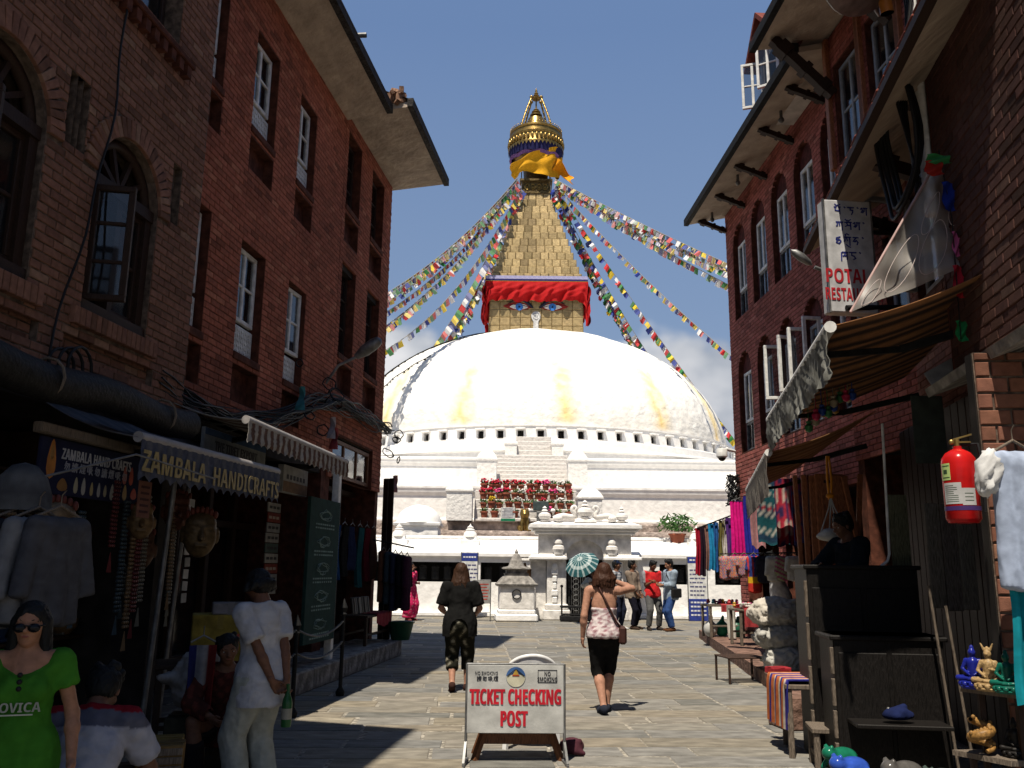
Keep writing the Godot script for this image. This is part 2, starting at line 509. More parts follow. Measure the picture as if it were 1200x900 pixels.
	g.transparency = BaseMaterial3D.TRANSPARENCY_ALPHA
	M.glass = g

# ---------------------------------------------------------------- the stupa
const AX := Vector3(1.6, 0, -60)
func dome_r(h: float) -> float:   # h in 0..1 over the dome's rise
	return 13.05 * sqrt(maxf(0.0, 1.0 - pow(h, 1.92)))
func build_stupa() -> void:
	var st := thing("stupa", "great whitewashed stupa with gilded tower and painted eyes at the end of the street", "stupa", AX)
	# terraces
	var b := mk()
	for t in [[26.0, 24.0, 3.4, 4.95], [21.0, 19.0, 4.95, 6.75]]:
		var y1: float = t[3]; var y0: float = t[2]
		b.sqring(Vector3.ZERO, t[0], t[1], [V2(-5.5, y1 + 0.02), V2(-0.05, y1), V2(0, y1 - 0.04), V2(0, y1 - 0.13), V2(-0.03, y1 - 0.17), V2(-0.06, y1 - 0.3), V2(-0.13, y1 - 0.4), V2(-0.16, y1 - 0.44), V2(-0.16, y0 + 0.2), V2(-0.08, y0 + 0.14), V2(-0.08, y0)])
		var w := put(b, "terrace", M.whitewash, st); w.name = "terrace"
		b = mk()
	# lower courses, worn and pinkish
	b.sqring(Vector3.ZERO, 27.0, 25.2, [V2(-1.5, 3.42), V2(0, 3.4), V2(0.02, 3.3), V2(-0.02, 3.05), V2(0.5, 3.02), V2(0.52, 2.9), V2(0.5, 2.72), V2(1.3, 2.68), V2(1.32, 2.3), V2(1.3, 0.0)])
	put(b, "plinth_course", M.step_stone, st)
	# round courses under the dome
	b = mk()
	b.lathe([V2(14.75, 6.7), V2(14.75, 7.1), V2(14.6, 7.2), V2(14.6, 7.6), V2(14.75, 7.68), V2(14.72, 7.8), V2(14.6, 7.84), V2(13.75, 7.86), V2(13.75, 8.36), V2(13.62, 8.42), V2(13.4, 8.44)], 160)
	put(b, "round_course", M.whitewash, st)
	# band of small niches
	var nn := 76
	b = mk()
	var r0 := 13.4
	for i in nn:
		var p := func(a: float, r: float, y: float) -> Vector3: return V3(sin(a) * r, y, cos(a) * r)
		var a0 := TAU * (i - 0.5) / nn; var a1 := TAU * (i + 0.5) / nn; var am := TAU * i / nn
		var dw := 0.17 / r0
		b.quad(p.call(a0, r0, 8.44), p.call(am - dw, r0, 8.44), p.call(am - dw, r0, 9.2), p.call(a0, r0, 9.2))
		b.quad(p.call(am + dw, r0, 8.44), p.call(a1, r0, 8.44), p.call(a1, r0, 9.2), p.call(am + dw, r0, 9.2))
		b.quad(p.call(am - dw, r0, 8.44), p.call(am + dw, r0, 8.44), p.call(am + dw, r0, 8.52), p.call(am - dw, r0, 8.52))
		b.quad(p.call(am - dw, r0, 8.96), p.call(am + dw, r0, 8.96), p.call(am + dw, r0, 9.2), p.call(am - dw, r0, 9.2))
	b.lathe([V2(13.4, 9.2), V2(13.46, 9.2), V2(13.46, 9.27), V2(13.0, 9.3)], 160)
	put(b, "niche_band", M.whitewash, st)
	for i in range(-20, 21):
		var am := TAU * i / nn
		var bs := Basis(Vector3.UP, am)
		var nb := mk()
		var pt := func(x: float, y: float, zz: float) -> Vector3: return bs * V3(x, y, r0 + zz)
		for q in [[-0.17, -0.17], [0.17, 0.17]]:
			nb.quad(pt.call(q[0], 8.52, 0.02), pt.call(q[1], 8.52, -0.35), pt.call(q[1], 8.96, -0.35), pt.call(q[0], 8.96, 0.02))
		nb.quad(pt.call(-0.17, 8.52, 0.02), pt.call(0.17, 8.52, 0.02), pt.call(0.17, 8.52, -0.35), pt.call(-0.17, 8.52, -0.35))
		nb.quad(pt.call(-0.17, 8.96, 0.02), pt.call(0.17, 8.96, 0.02), pt.call(0.17, 8.96, -0.35), pt.call(-0.17, 8.96, -0.35))
		var ni := put(nb, "niche", M.whitewash, st)
		var bk := mk()
		bk.quad(pt.call(-0.17, 8.52, -0.34), pt.call(0.17, 8.52, -0.34), pt.call(0.17, 8.96, -0.34), pt.call(-0.17, 8.96, -0.34))
		bk.cbox(pt.call(0, 8.7, -0.2), V3(0.26, 0.34, 0.1), 0.03, bs)
		put(bk, "niche_image", M.dark_hole, ni)
		var lg := mk()
		lg.cbox(pt.call(0, 9.03, 0.1), V3(0.56, 0.08, 0.2), 0.02, bs)
		put(lg, "niche_ledge", M.whitewash, ni)
	# dome, limewashed, with saffron water thrown over it in lotus arcs
	b = mk()
	var na := 300; var nh := 70
	var nz := FastNoiseLite.new(); nz.seed = 5; nz.frequency = 0.25; nz.fractal_octaves = 4
	var fz := FastNoiseLite.new(); fz.seed = 8; fz.frequency = 1.6
	var petals := [-98.0, -71.0, -45.0, -19.5, 6.0, 32.5, 59.0, 86.0]
	var cols := PackedColorArray()
	var pts := PackedVector3Array()
	for j in nh + 1:
		var h := 1.0 - pow(1.0 - float(j) / nh, 1.35)
		for i in na + 1:
			var a := TAU * i / na - PI
			var r := dome_r(h)
			var y := 9.25 + 8.45 * h
			var dir := V3(sin(a), 0, cos(a))
			var q := dir * r + V3(0, y, 0)
			var bump := nz.get_noise_3d(q.x, q.y, q.z) * 0.09 + fz.get_noise_3d(q.x, q.y, q.z) * 0.05 * (1.0 - 0.6 * h)
			q += (dir * r / 13.0 + V3(0, h, 0)).normalized() * bump
			pts.append(q)
			var deg := rad_to_deg(a)
			var s := 0.0
			for k in petals.size():
				var du := absf(deg - petals[k]) / 180.0 * PI * maxf(r, 4.0)
				var wob := nz.get_noise_3d(q.x * 3.0, q.y * 1.2, q.z * 3.0)
				var wd := 0.58 + 0.3 * wob + 0.1 * (1.0 - h)
				var up: float = smoothstep(0.0, 0.05, h) * (1.0 - smoothstep(0.42, 0.56, h))
				s = maxf(s, (1.0 - smoothstep(wd * 0.2, wd * 1.4, du)) * up * (0.55 + 0.45 * (1.0 - h)))
				if k > 0:
					# arc that joins two streaks
					var m: float = (petals[k] + petals[k - 1]) * 0.5
					var t: float = (deg - m) / 13.2
					if absf(t) < 1.0:
						var hy := 0.57 - 0.15 * t * t
						s = maxf(s, 0.16 * (1.0 - smoothstep(0.0, 0.05, absf(h - hy))) * clampf(0.6 + wob, 0, 1))
			s *= clampf(0.75 + 0.9 * fz.get_noise_3d(q.x * 1.5, q.y * 0.3, q.z * 1.5), 0.15, 1.0)
			var dirt: float = clampf(0.5 + 1.2 * fz.get_noise_3d(q.x * 2.0 + 40.0, q.y * 0.8, q.z * 2.0), 0, 1) * (1.0 - smoothstep(0.0, 0.3, h)) * 0.3
			var base := Color(0.75, 0.735, 0.7).lerp(Color(0.5, 0.43, 0.32), dirt)
			cols.append(base.lerp(Color(0.8, 0.6, 0.1).lerp(Color(0.75, 0.45, 0.06), clampf(1.0 - h * 4.0, 0, 1)), minf(1.0, s * 0.72)))
	for q in pts.size(): b.v.append(pts[q])
	b.c = cols
	b.n.resize(pts.size())
	for j in nh:
		for i in na:
			var p0 := j * (na + 1) + i
			b.ix.append(p0); b.ix.append(p0 + na + 1); b.ix.append(p0 + 1)
			b.ix.append(p0 + 1); b.ix.append(p0 + na + 1); b.ix.append(p0 + na + 2)
			var nn2 := (pts[p0 + 1] - pts[p0]).cross(pts[p0 + na + 1] - pts[p0])
			for k in [p0, p0 + 1, p0 + na + 1, p0 + na + 2]: b.n[k] += nn2
	for j in nh + 1:   # weld the seam at the back
		var s0 := j * (na + 1)
		var e := b.n[s0] + b.n[s0 + na]
		b.n[s0] = e; b.n[s0 + na] = e
	for i in b.n.size():
		b.n[i] = b.n[i].normalized() if b.n[i].length() > 1e-9 else Vector3.UP
	put(b, "dome", M.dome_white, st)
	# bunting cords that lie over the left of the dome
	for w in [[-86.0, -52.0], [-74.0, -44.0], [-69.5, -41.0], [-60.0, -40.0]]:
		var tb := mk()
		var path := []
		for k in 26:
			var t := k / 25.0
			var h: float = lerpf(0.03, 0.975 if w[0] < -65 else 0.6, t)
			var a := deg_to_rad(lerpf(w[0], w[1], t * t) + 0.7 * sin(t * 37.0 + w[0]))
			var r := dome_r(h) + 0.09
			path.append(V3(sin(a) * r, 9.3 + 8.45 * h, cos(a) * r))
		tb.tube(path, 0.028, 5)
		for k in range(1, 25):
			if rf(0, 1) < 0.8: tb.box(path[k] - V3(0, 0.04, 0), V3(0.04, rf(0.05, 0.12), 0.14), Basis(Vector3.UP, rf(0, 3)))
		put(tb, "bunting_cord", M.black_metal, st)
	build_tower(st)
	# steps and their gate posts
	var run := func(called: String, x0: float, x1: float, z0: float, z1: float, y0: float, y1: float, n: int) -> void:
		for k in n:
			var s := mk()
			var z_front := lerpf(z0, z1, float(k) / n)
			var top := lerpf(y0, y1, float(k + 1) / n)
			s.cbox(V3((x0 + x1) / 2, (top + y0) / 2 - 0.1, (z_front + z1) / 2 - 0.2), V3(x1 - x0, top - y0 + 0.2, absf(z_front - z1) + 0.4), 0.03)
			put(s, called, M.worn_wash, st)
	run.call("step", -2.4, 1.08, 21.4, 18.9, 4.95, 6.85, 9)
	run.call("step", -1.35, 0.5, 16.0, 14.3, 6.75, 8.42, 6)
	for s in [[-2.68, 21.2, 0.86, 4.9, 6.35, 0.55], [1.36, 21.2, 0.86, 4.9, 6.35, 0.55], [-3.62, 25.3, 1.0, 3.4, 4.6, 0.6], [1.5, 25.5, 0.95, 3.4, 4.35, 0.5], [-1.62, 15.5, 0.6, 6.75, 7.9, 0.32], [0.78, 15.5, 0.6, 6.75, 7.9, 0.32]]:
		var g := mk()
		var w: float = s[2] / 2.0
		var ce := V3(s[0], 0, s[1])
		g.sqring(ce, w, w, [V2(0, s[3]), V2(0, s[4] - 0.12), V2(0.05, s[4] - 0.06), V2(0.05, s[4]), V2(-w * 0.12, s[4] + s[5] * 0.35), V2(-w * 0.55, s[4] + s[5] * 0.8), V2(-w * 0.98, s[4] + s[5])])
		put(g, "stair_post", M.post_wash, st)

func gilt_tone(k: float) -> Color:
	return Color(0.45, 0.34, 0.175) * (0.82 + 0.26 * k) + Color(0, 0, 0, 1)
func build_tower(st: Node3D) -> void:
	# square face with painted eyes
	var hw := 3.2
	var core := mk()
	core.sqring(Vector3.ZERO, hw - 0.05, hw - 0.05, [V2(0, 17.2), V2(0, 21.0)])
	put(core, "tower_face", M.gilt_dark, st)
	var rest := mk()
	for side in 4:
		var bs := Basis(Vector3.UP, side * PI / 2)
		for r in 6:
			for k in 9:
				var w := 6.4 / 9.0
				rest.col = gilt_tone(rf(0, 1)) if side else gilt_tone(rf(-0.4, 0.6))
				var p := bs * V3(-3.2 + (k + 0.5) * w, 17.45 + r * 0.58, hw - 0.03 + rf(-0.012, 0.012))
				var bb := bs * Basis.from_euler(V3(rf(-0.04, 0.04), rf(-0.04, 0.04), 0))
				if side == 0:
					var one := mk(); one.col = rest.col
					one.brick(p, V3(w - 0.018, 0.562, 0.1), 0.035, bb)
					put(one, "gilt_panel", M.gilt_panel, st)
				else: rest.brick(p, V3(w - 0.018, 0.562, 0.1), 0.035, bb)
	# thirteen tiers
	var y := 20.95
	for t in 13:
		var f := t / 12.0
		var hh := lerpf(3.12, 1.04, f)
		var th := 0.575
		var tm := mk()
		tm.sqring(Vector3.ZERO, hh - 0.06, hh - 0.06, [V2(0, y - 0.02), V2(0, y + th - 0.02), V2(-0.4, y + th)])
		var tier := put(tm, "tier", M.gilt_dark, st)
		var n := int(round(hh * 2 / 0.58))
		for side in 4:
			var bs := Basis(Vector3.UP, side * PI / 2)
			for k in n:
				var w := hh * 2 / n
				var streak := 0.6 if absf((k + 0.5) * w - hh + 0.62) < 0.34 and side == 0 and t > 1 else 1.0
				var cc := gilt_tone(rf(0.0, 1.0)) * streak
				var p := bs * V3(-hh + (k + 0.5) * w, y + th / 2, hh - 0.03 + rf(-0.015, 0.015))
				var bb := bs * Basis.from_euler(V3(rf(-0.1, 0.0), rf(-0.05, 0.05), rf(-0.02, 0.02)))
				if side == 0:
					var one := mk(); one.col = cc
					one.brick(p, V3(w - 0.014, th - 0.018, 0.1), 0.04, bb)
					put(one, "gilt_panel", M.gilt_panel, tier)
				else:
					rest.col = cc
					rest.brick(p, V3(w - 0.014, th - 0.018, 0.1), 0.04, bb)
		y += th
	stuff(put(rest, "side_panels", M.gilt_panel, st))
	# scaffold-like lattice storey with round openings
	var lat := mk()
	lat.sqring(Vector3.ZERO, 1.0, 1.0, [V2(0.12, y - 0.05), V2(0.12, y + 0.12), V2(-0.05, y + 0.12), V2(-0.05, y + 0.85), V2(0.2, y + 0.9), V2(0.2, y + 1.05), V2(-0.3, y + 1.05)])
	put(lat, "neck_storey", M.gilt_dark, st)
	for side in 4:
		var bs := Basis(Vector3.UP, side * PI / 2)
		for k in 4:
			var rg := mk()
			var ring := []
			for q in 15: ring.append(bs * V3(-0.66 + k * 0.44 + cos(TAU * q / 14) * 0.16, y + 0.48 + sin(TAU * q / 14) * 0.22, 1.0))
			rg.tube(ring, 0.045, 6, false)
			rg.ball(bs * V3(-0.66 + k * 0.44, y + 0.48, 0.95), V3(0.09, 0.13, 0.05), 8, 6)
			put(rg, "round_opening", M.gilt, st)
	var nk := mk(); nk.lathe([V2(0.95, y + 1.0), V2(0.9, y + 1.6), V2(1.0, 31.4)], 20)
	put(nk, "neck", M.gilt_dark, st)
	for k in 4:
		var po := mk()
		var a := PI / 4 + k * PI / 2
		po.tube([V3(sin(a) * 1.5, y - 0.1, cos(a) * 1.5), V3(sin(a) * 1.5, y + 2.6, cos(a) * 1.5)], 0.04, 6)
		put(po, "scaffold_pole", M.grey_metal, st)
	# parasol crown
	var um := mk()
	um.lathe([V2(1.2, 31.3), V2(1.55, 31.35), V2(1.97, 32.1), V2(2.06, 32.1), V2(2.06, 32.2), V2(2.0, 32.3), V2(2.0, 32.85), V2(2.07, 32.9), V2(2.08, 33.0), V2(2.0, 33.08), V2(1.94, 33.1), V2(1.9, 33.4), V2(1.98, 33.46), V2(1.97, 33.58), V2(1.85, 33.66), V2(1.2, 33.8), V2(0.0, 33.85)], 64)
	var crown := put(um, "parasol_crown", M.gilt, st)
	for ringd in [[40, 2.05, 32.55, 0.11, 0.24], [56, 1.93, 33.72, 0.05, 0.07]]:
		var be := mk()
		for k in ringd[0]:
			var a: float = TAU * k / ringd[0]
			be.ball(V3(sin(a) * ringd[1], ringd[2], cos(a) * ringd[1]), V3(ringd[3], ringd[4], ringd[3]), 6, 4)
		put(be, "ornament_ring", M.gilt, crown)
	var fr := mk()
	for k in 44:
		var a := TAU * k / 44; var a2 := TAU * (k + 0.92) / 44; var am := (a + a2) / 2
		fr.tri(V3(sin(a) * 2.08, 32.2, cos(a) * 2.08), V3(sin(am) * 2.1, 31.86, cos(am) * 2.1), V3(sin(a2) * 2.08, 32.2, cos(a2) * 2.08))
	put(fr, "tooth_fringe", M.gilt, crown)
	var sk := func(called: String, r: float, y0: float, y1: float, c: Color, a0: float, a1: float, amp: float, nw: float) -> void:
		var s := mk()
		s.sheet(func(u: float, v: float) -> Vector3:
			var a := lerpf(a0, a1, u)
			var rr: float = r + amp * sin(a * nw + v * 1.3) * (0.3 + v) - 0.12 * v
			return V3(sin(a) * rr, lerpf(y0, y1, v) + 0.06 * sin(a * nw * 0.5), cos(a) * rr), 96, 8)
		put(s, called, cloth(c), crown)
	sk.call("blue_valance", 2.03, 32.15, 31.45, Color(0.02, 0.02, 0.09), -PI, PI, 0.035, 30.0)
	sk.call("purple_band", 2.0, 31.4, 31.18, Color(0.2, 0.1, 0.28), -1.9, 1.0, 0.02, 20.0)
	# yellow cloth wound round the neck, its loose end blown to one side
	var yc := mk()
	yc.sheet(func(u: float, v: float) -> Vector3:
		var a := lerpf(-1.35, 2.1, u)
		var rr: float = 1.95 - 0.3 * v + 0.1 * sin(u * 23.0 + v * 3.0) + 0.05 * sin(v * 11.0 + u * 5.0)
		var top: float = lerpf(30.75, 32.2, smoothstep(0.08, 0.85, u))
		return V3(sin(a) * rr, lerpf(top, 29.75 + 0.2 * sin(u * 9.0), v), cos(a) * rr), 60, 20)
	put(yc, "yellow_cloth", cloth(Color(0.72, 0.36, 0.015)), st)
	var fl := mk()
	fl.sheet(func(u: float, v: float) -> Vector3:
		return V3(1.3 + 1.35 * u + 0.15 * sin(v * 7.0), 30.9 - 0.9 * u * u - v * (1.15 - 0.25 * u) + 0.22 * sin(u * 6.0) , 0.95 + 0.28 * sin(u * 5.0 + v * 4.0)), 24, 16)
	put(fl, "cloth_end", cloth(Color(0.75, 0.3, 0.01)), st)
	# finial
	var fi := mk()
	fi.lathe([V2(0.95, 33.75), V2(0.9, 34.0), V2(0.72, 34.5), V2(0.6, 34.85), V2(0.42, 34.95), V2(0.2, 35.0), V2(0.2, 35.05), V2(0.46, 35.1), V2(0.46, 35.2), V2(0.2, 35.24), V2(0.18, 35.32), V2(0.34, 35.38), V2(0.34, 35.46), V2(0.15, 35.52), V2(0.22, 35.62), V2(0.06, 35.75), V2(0.05, 36.5), V2(0.32, 36.52), V2(0.34, 36.6), V2(0.16, 36.66), V2(0.24, 36.8), V2(0.12, 36.9), V2(0.17, 37.0), V2(0.08, 37.12), V2(0.1, 37.2), V2(0.0, 37.5)], 20)
	put(fi, "finial", M.gilt, st)
	for k in 4:
		var a := PI / 4 + k * PI / 2
		var lg := mk()
		var path := []
		for q in 9:
			var t := q / 8.0
			var r := lerpf(1.62, 0.52, t) + 0.05 * sin(t * PI)
			path.append(V3(sin(a) * r, lerpf(33.6, 36.45, t), cos(a) * r))
		lg.tube(path, 0.07, 8)
		for q in range(1, 8): lg.ball(path[q], V3(0.1, 0.07, 0.1), 8, 4)
		lg.ball(path[8] + V3(0, 0.05, 0), V3(0.15, 0.13, 0.15), 8, 6)
		put(lg, "finial_strut", M.gilt, st)
	# painted eyes
	for s in [-1.0, 1.0]:
		var eye := mk()
		var zf := hw + 0.035
		var lens := func(w: float, hh: float, cx: float, lift: float) -> PackedVector2Array:
			var p := PackedVector2Array()
			for q in 17:
				var t := -1.0 + q / 8.0
				p.append(V2(cx + t * w, hh * (1.0 - t * t) + lift * (t * s + 1) * 0.5))
			for q in range(1, 16):
				var t := 1.0 - q / 8.0
				p.append(V2(cx + t * w, -hh * 0.85 * (1.0 - t * t) + lift * (t * s + 1) * 0.5))
			return p
		var xf := At(V3(s * 1.13 - 0.03, 19.05, zf))
		eye.prism(lens.call(1.02, 0.31, s * 0.1, 0.05), 0.0, 0.02, xf)
		var en := put(eye, "painted_eye", paint(Color(0.3, 0.03, 0.025), 0.7), st)
		var wh := mk(); wh.prism(lens.call(0.66, 0.23, 0, 0.0), 0.02, 0.035, xf)
		put(wh, "eye_white", paint(Color(0.75, 0.74, 0.7), 0.7), en)
		var iris := mk(); iris.lathe([V2(0.26, 0.03), V2(0.26, 0.05), V2(0, 0.05)], 24, xf.origin, Basis(Vector3.RIGHT, V3(0, 0, 1), Vector3.DOWN))
		put(iris, "iris", paint(Color(0.05, 0.2, 0.6), 0.8), en)
		var pu := mk(); pu.lathe([V2(0.07, 0.04), V2(0.07, 0.06), V2(0, 0.06)], 16, xf.origin, Basis(Vector3.RIGHT, V3(0, 0, 1), Vector3.DOWN))
		put(pu, "pupil", paint(Color(0.01, 0.015, 0.04), 0.6), en)
		var brow := mk()
		var path := []
		for q in 15:
			var t := q / 14.0
			path.append(V3(s * (0.2 + t * 1.75), 18.9 + 0.75 * sin(minf(t * 2.4 + 0.1, 2.4)) - 0.12 * t, zf + 0.01))
		brow.tube(path, [0.03, 0.09, 0.11, 0.115, 0.1, 0.08, 0.075, 0.07, 0.06, 0.055, 0.05, 0.04, 0.035, 0.025, 0.012], 6)
		put(brow, "painted_brow", paint(Color(0.02, 0.025, 0.05), 0.7), st)
		var lid := mk()
		path = []
		for q in 11:
			var t := q / 10.0
			path.append(V3(s * (0.32 + t * 1.75), 18.98 + 0.27 * sin(t * 2.3) - 0.05 * t, zf + 0.025))
		lid.tube(path, 0.03, 5)
		put(lid, "upper_lid", paint(Color(0.1, 0.01, 0.015), 0.7), en)
	var nose := mk()
	var sp := []
	for q in 30:
		var t := q / 29.0
		var a := -PI / 2 + (1.0 - t) * TAU * 1.35 + 0.4
		var r := lerpf(0.3, 0.05, pow(t, 0.8))
		sp.append(V3(-0.02 + cos(a) * r, 18.42 + sin(a) * r, hw + 0.07))
	nose.tube(sp, 0.05, 6)
	for s in [-1.0, 1.0]: nose.tube([V3(-0.02 + s * 0.27, 18.3, hw + 0.07), V3(-0.02 + s * 0.12, 18.0, hw + 0.07), V3(-0.02 + s * 0.13, 17.5, hw + 0.07)], 0.055, 6)
	nose.ball(V3(-0.02, 18.4, hw + 0.02), V3(0.33, 0.36, 0.05), 20, 10)
	nose.box(V3(-0.02, 17.8, hw + 0.045), V3(0.3, 0.9, 0.05))
	put(nose, "painted_nose", paint(Color(0.66, 0.66, 0.66), 0.8), st)
	# festoon of striped and red cloth under the first tier
	for d in [[21.06, 0.15, Color(0.36, 0.35, 0.56)], [20.9, 0.08, Color(0.03, 0.03, 0.14)], [20.76, 0.09, Color(0.5, 0.36, 0.06)]]:
		var bd := mk()
		bd.sqring(Vector3.ZERO, 3.44, 3.44, [V2(-0.1, d[0] + d[1]), V2(0.06, d[0] + d[1]), V2(0.08, d[0] - d[1] * 0.6), V2(-0.1, d[0] - d[1] * 0.6)])
		put(bd, "cloth_band", cloth(d[2]), st)
	for side in 4:
		var bs := Basis(Vector3.UP, side * PI / 2)
		var dr := mk()
		dr.sheet(func(u: float, v: float) -> Vector3:
			var x := lerpf(-3.5, 3.5, u)
			var low := 19.62 - 0.16 * sin(u * PI) - 0.14 * absf(sin(u * PI * 5.0 + 0.4)) + 0.08 * sin(u * 31.0)
			low -= 1.9 * pow(absf(u * 2.0 - 1.0), 26.0)
			var f := 0.13 * sin(u * 60.0 + v * 5.0) * v + 0.1 * sin(u * 23.0 + v * 9.0 + side) * v
			return bs * V3(x + 0.06 * sin(v * 5.0 + u * 40.0), lerpf(20.8, low, v), 3.52 + f + 0.12 * sin(v * PI) + 0.05 * sin(u * 47.0 + v * 21.0) * sin(v * PI)), 110, 12)
		put(dr, "red_drape", cloth(Color(0.42, 0.006, 0.008), 0.8), st)
	for s in [-1.0, 1.0]:
		var tail := mk()
		tail.sheet(func(u: float, v: float) -> Vector3:
			return V3(s * (3.28 + 0.36 * u + 0.1 * sin(v * 9.0)), lerpf(20.6, 17.6 + 0.3 * u, v), 3.3 + 0.3 * sin(u * 6.0 + v * 7.0)), 14, 24)
		put(tail, "drape_tail", cloth(Color(0.38, 0.006, 0.008), 0.8), st)

# strings of prayer flags: one thing each
const FLAGS := [Color(0.035, 0.06, 0.3), Color(0.72, 0.72, 0.74), Color(0.55, 0.035, 0.04), Color(0.04, 0.2, 0.06), Color(0.75, 0.55, 0.05)]
func flag_string(p0: Vector3, p1: Vector3, sag: float, size: float, label: String, fuzz := 0.0, pale := 0.15) -> void:
	var o := thing("prayer_flag_string", label, "prayer flags", p0, 0, "strings of prayer flags hung from the tower")
	var ln := (p1 - p0).length()
	var n := int(ln / (size * (0.95 - 0.5 * fuzz)))
	var pos := func(t: float) -> Vector3: return (p1 - p0) * t - V3(0, sag * 4.0 * t * (1.0 - t), 0)
	var cord := mk()
	var path := []
	for k in 25: path.append(pos.call(k / 24.0))
	cord.tube(path, 0.02, 4)
	put(cord, "cord", cloth(Color(0.3, 0.28, 0.25)), o)
	var fb := mk()
	var side := (p1 - p0).cross(Vector3.UP).normalized()
	var along := (p1 - p0).normalized()
	for k in n:
		if rf(0, 1) < fuzz * 0.3: continue
		var t := (k + 0.5) / n
		var c: Vector3 = pos.call(t)
		var s := size * 0.92
		fb.col = (FLAGS[k % 5] as Color).lerp(Color(0.75, 0.74, 0.72), rf(0, pale))
		var down := (side.cross(along) * 0.8 * (-1.0 if side.cross(along).y > 0 else 1.0) + Vector3.DOWN * 0.35 + side * rf(-0.5, 0.5) * (0.5 + fuzz) + along * rf(-0.4, 0.4) * (0.3 + fuzz)).normalized() * s * rf(0.85, 1.35)
		var a := c - along * s * 0.5; var b := c + along * s * 0.5
		var bow := side * rf(-0.12, 0.12)
		var m0 := a.lerp(b, 0.5) + bow
		fb.quad(a, m0, m0 + down + bow, a + down)
		fb.quad(m0, b, b + down + side * rf(-0.1, 0.1), m0 + down + bow)
	stuff(put(fb, "flags", M.cloth_vc, o))

func build_flags() -> void:
	var tl := AX + V3(-1.3, 29.6, 1.2); var tr := AX + V3(1.3, 29.5, 1.2)
	var lf := [
		[V3(0, 0, 0), V3(-8.25, 16.1, -47), 0.9, 0.4, "dense prayer flag string reaching farthest left and highest from the tower", 0.9, 0.35],
		[V3(0.1, -0.25, 0.3), V3(-8.25, 15.85, -46.8), 0.9, 0.42, "second prayer flag string hugging the highest one on the left", 0.9, 0.35],
		[V3(-0.1, -0.35, 0.1), V3(-8.25, 15.6, -47.2), 0.8, 0.42, "third string in the topmost left bundle of prayer flags", 0.9, 0.3],
		[V3(-0.2, -0.5, 0), V3(-8.2, 15.0, -47), 1.2, 0.32, "thin prayer flag string between the two upper left bundles", 0.3, 0.2],
		[V3(0, -0.6, 0.2), V3(-8.2, 14.1, -47), 1.2, 0.42, "thick prayer flag string in the second left bundle", 0.9, 0.2],
		[V3(0, -0.7, 0.4), V3(-8.2, 13.8, -46.8), 1.1, 0.4, "prayer flag string just under the second left bundle", 0.7, 0.2],
		[V3(0.2, -0.9, 0.2), V3(-8.1, 12.9, -47), 2.0, 0.46, "evenly spaced prayer flag string lowest of the shallow left ones", 0.1, 0.1],
		[V3(0.1, -0.8, 0.1), V3(-7.3, 15.1, -60.5), 1.4, 0.62, "broad ladder-like prayer flag string dropping to the dome's left flank", 0.05, 0.1],
		[V3(0.2, -1.2, 0.3), V3(-5.4, 16.6, -60.5), 1.0, 0.6, "steep prayer flag string ending behind the dome's left shoulder", 0.3, 0.1],
		[V3(0.25, -1.0, 0.5), V3(-4.5, 17.1, -60.0), 0.7, 0.5, "steepest left prayer flag string close beside the gilded tiers", 0.9, 0.2]]
	for q in lf: flag_string(tl + q[0], q[1], q[2], q[3] * 0.86, q[4], q[5], q[6] + 0.15)
	var rt := [
		[V3(0, 0, 0), V3(13.9, 18.5, -48), 0.2, 0.4, "topmost prayer flag string stretching right towards the tiled eave", 0.9, 0.5],
		[V3(0, -0.1, 0.2), V3(13.9, 18.3, -48.4), 0.3, 0.4, "second string of the topmost right bundle of prayer flags", 0.9, 0.5],
		[V3(0.1, -0.3, 0), V3(13.9, 18.0, -48.0), 0.5, 0.4, "third string of the topmost right bundle of prayer flags", 0.9, 0.45],
		[V3(0.1, -0.5, 0.2), V3(13.8, 17.4, -48.5), 0.3, 0.42, "loosely flagged string just under the topmost right bundle", 0.5, 0.3],
		[V3(0.2, -0.7, 0.1), V3(13.6, 12.6, -48), 0.5, 0.36, "lone thin prayer flag string slanting across open sky on the right", 0.5, 0.15],
		[V3(0.0, -0.9, 0.1), V3(9.6, 16.4, -60.7), 0.7, 0.5, "dark steep prayer flag string nearest the tower's right edge", 0.7, 0.0],
		[V3(0.0, -1.0, 0.3), V3(11.6, 14.0, -60.6), 0.7, 0.52, "steep prayer flag string down to the dome's right shoulder", 0.6, 0.0],
		[V3(0.1, -0.8, 0.2), V3(15.7, 10.4, -60.0), 0.35, 0.5, "long prayer flag string skirting the dome down to its right foot", 0.5, 0.0],
		[V3(0.0, -1.1, 0.4), V3(10.2, 15.7, -60.7), 1.2, 0.46, "tangled prayer flag string in the middle of the steep right bundle", 0.9, 0.05]]
	for q in rt: flag_string(tr + q[0], q[1], q[2], q[3] * 0.84, q[4], q[5], q[6] + 0.1)

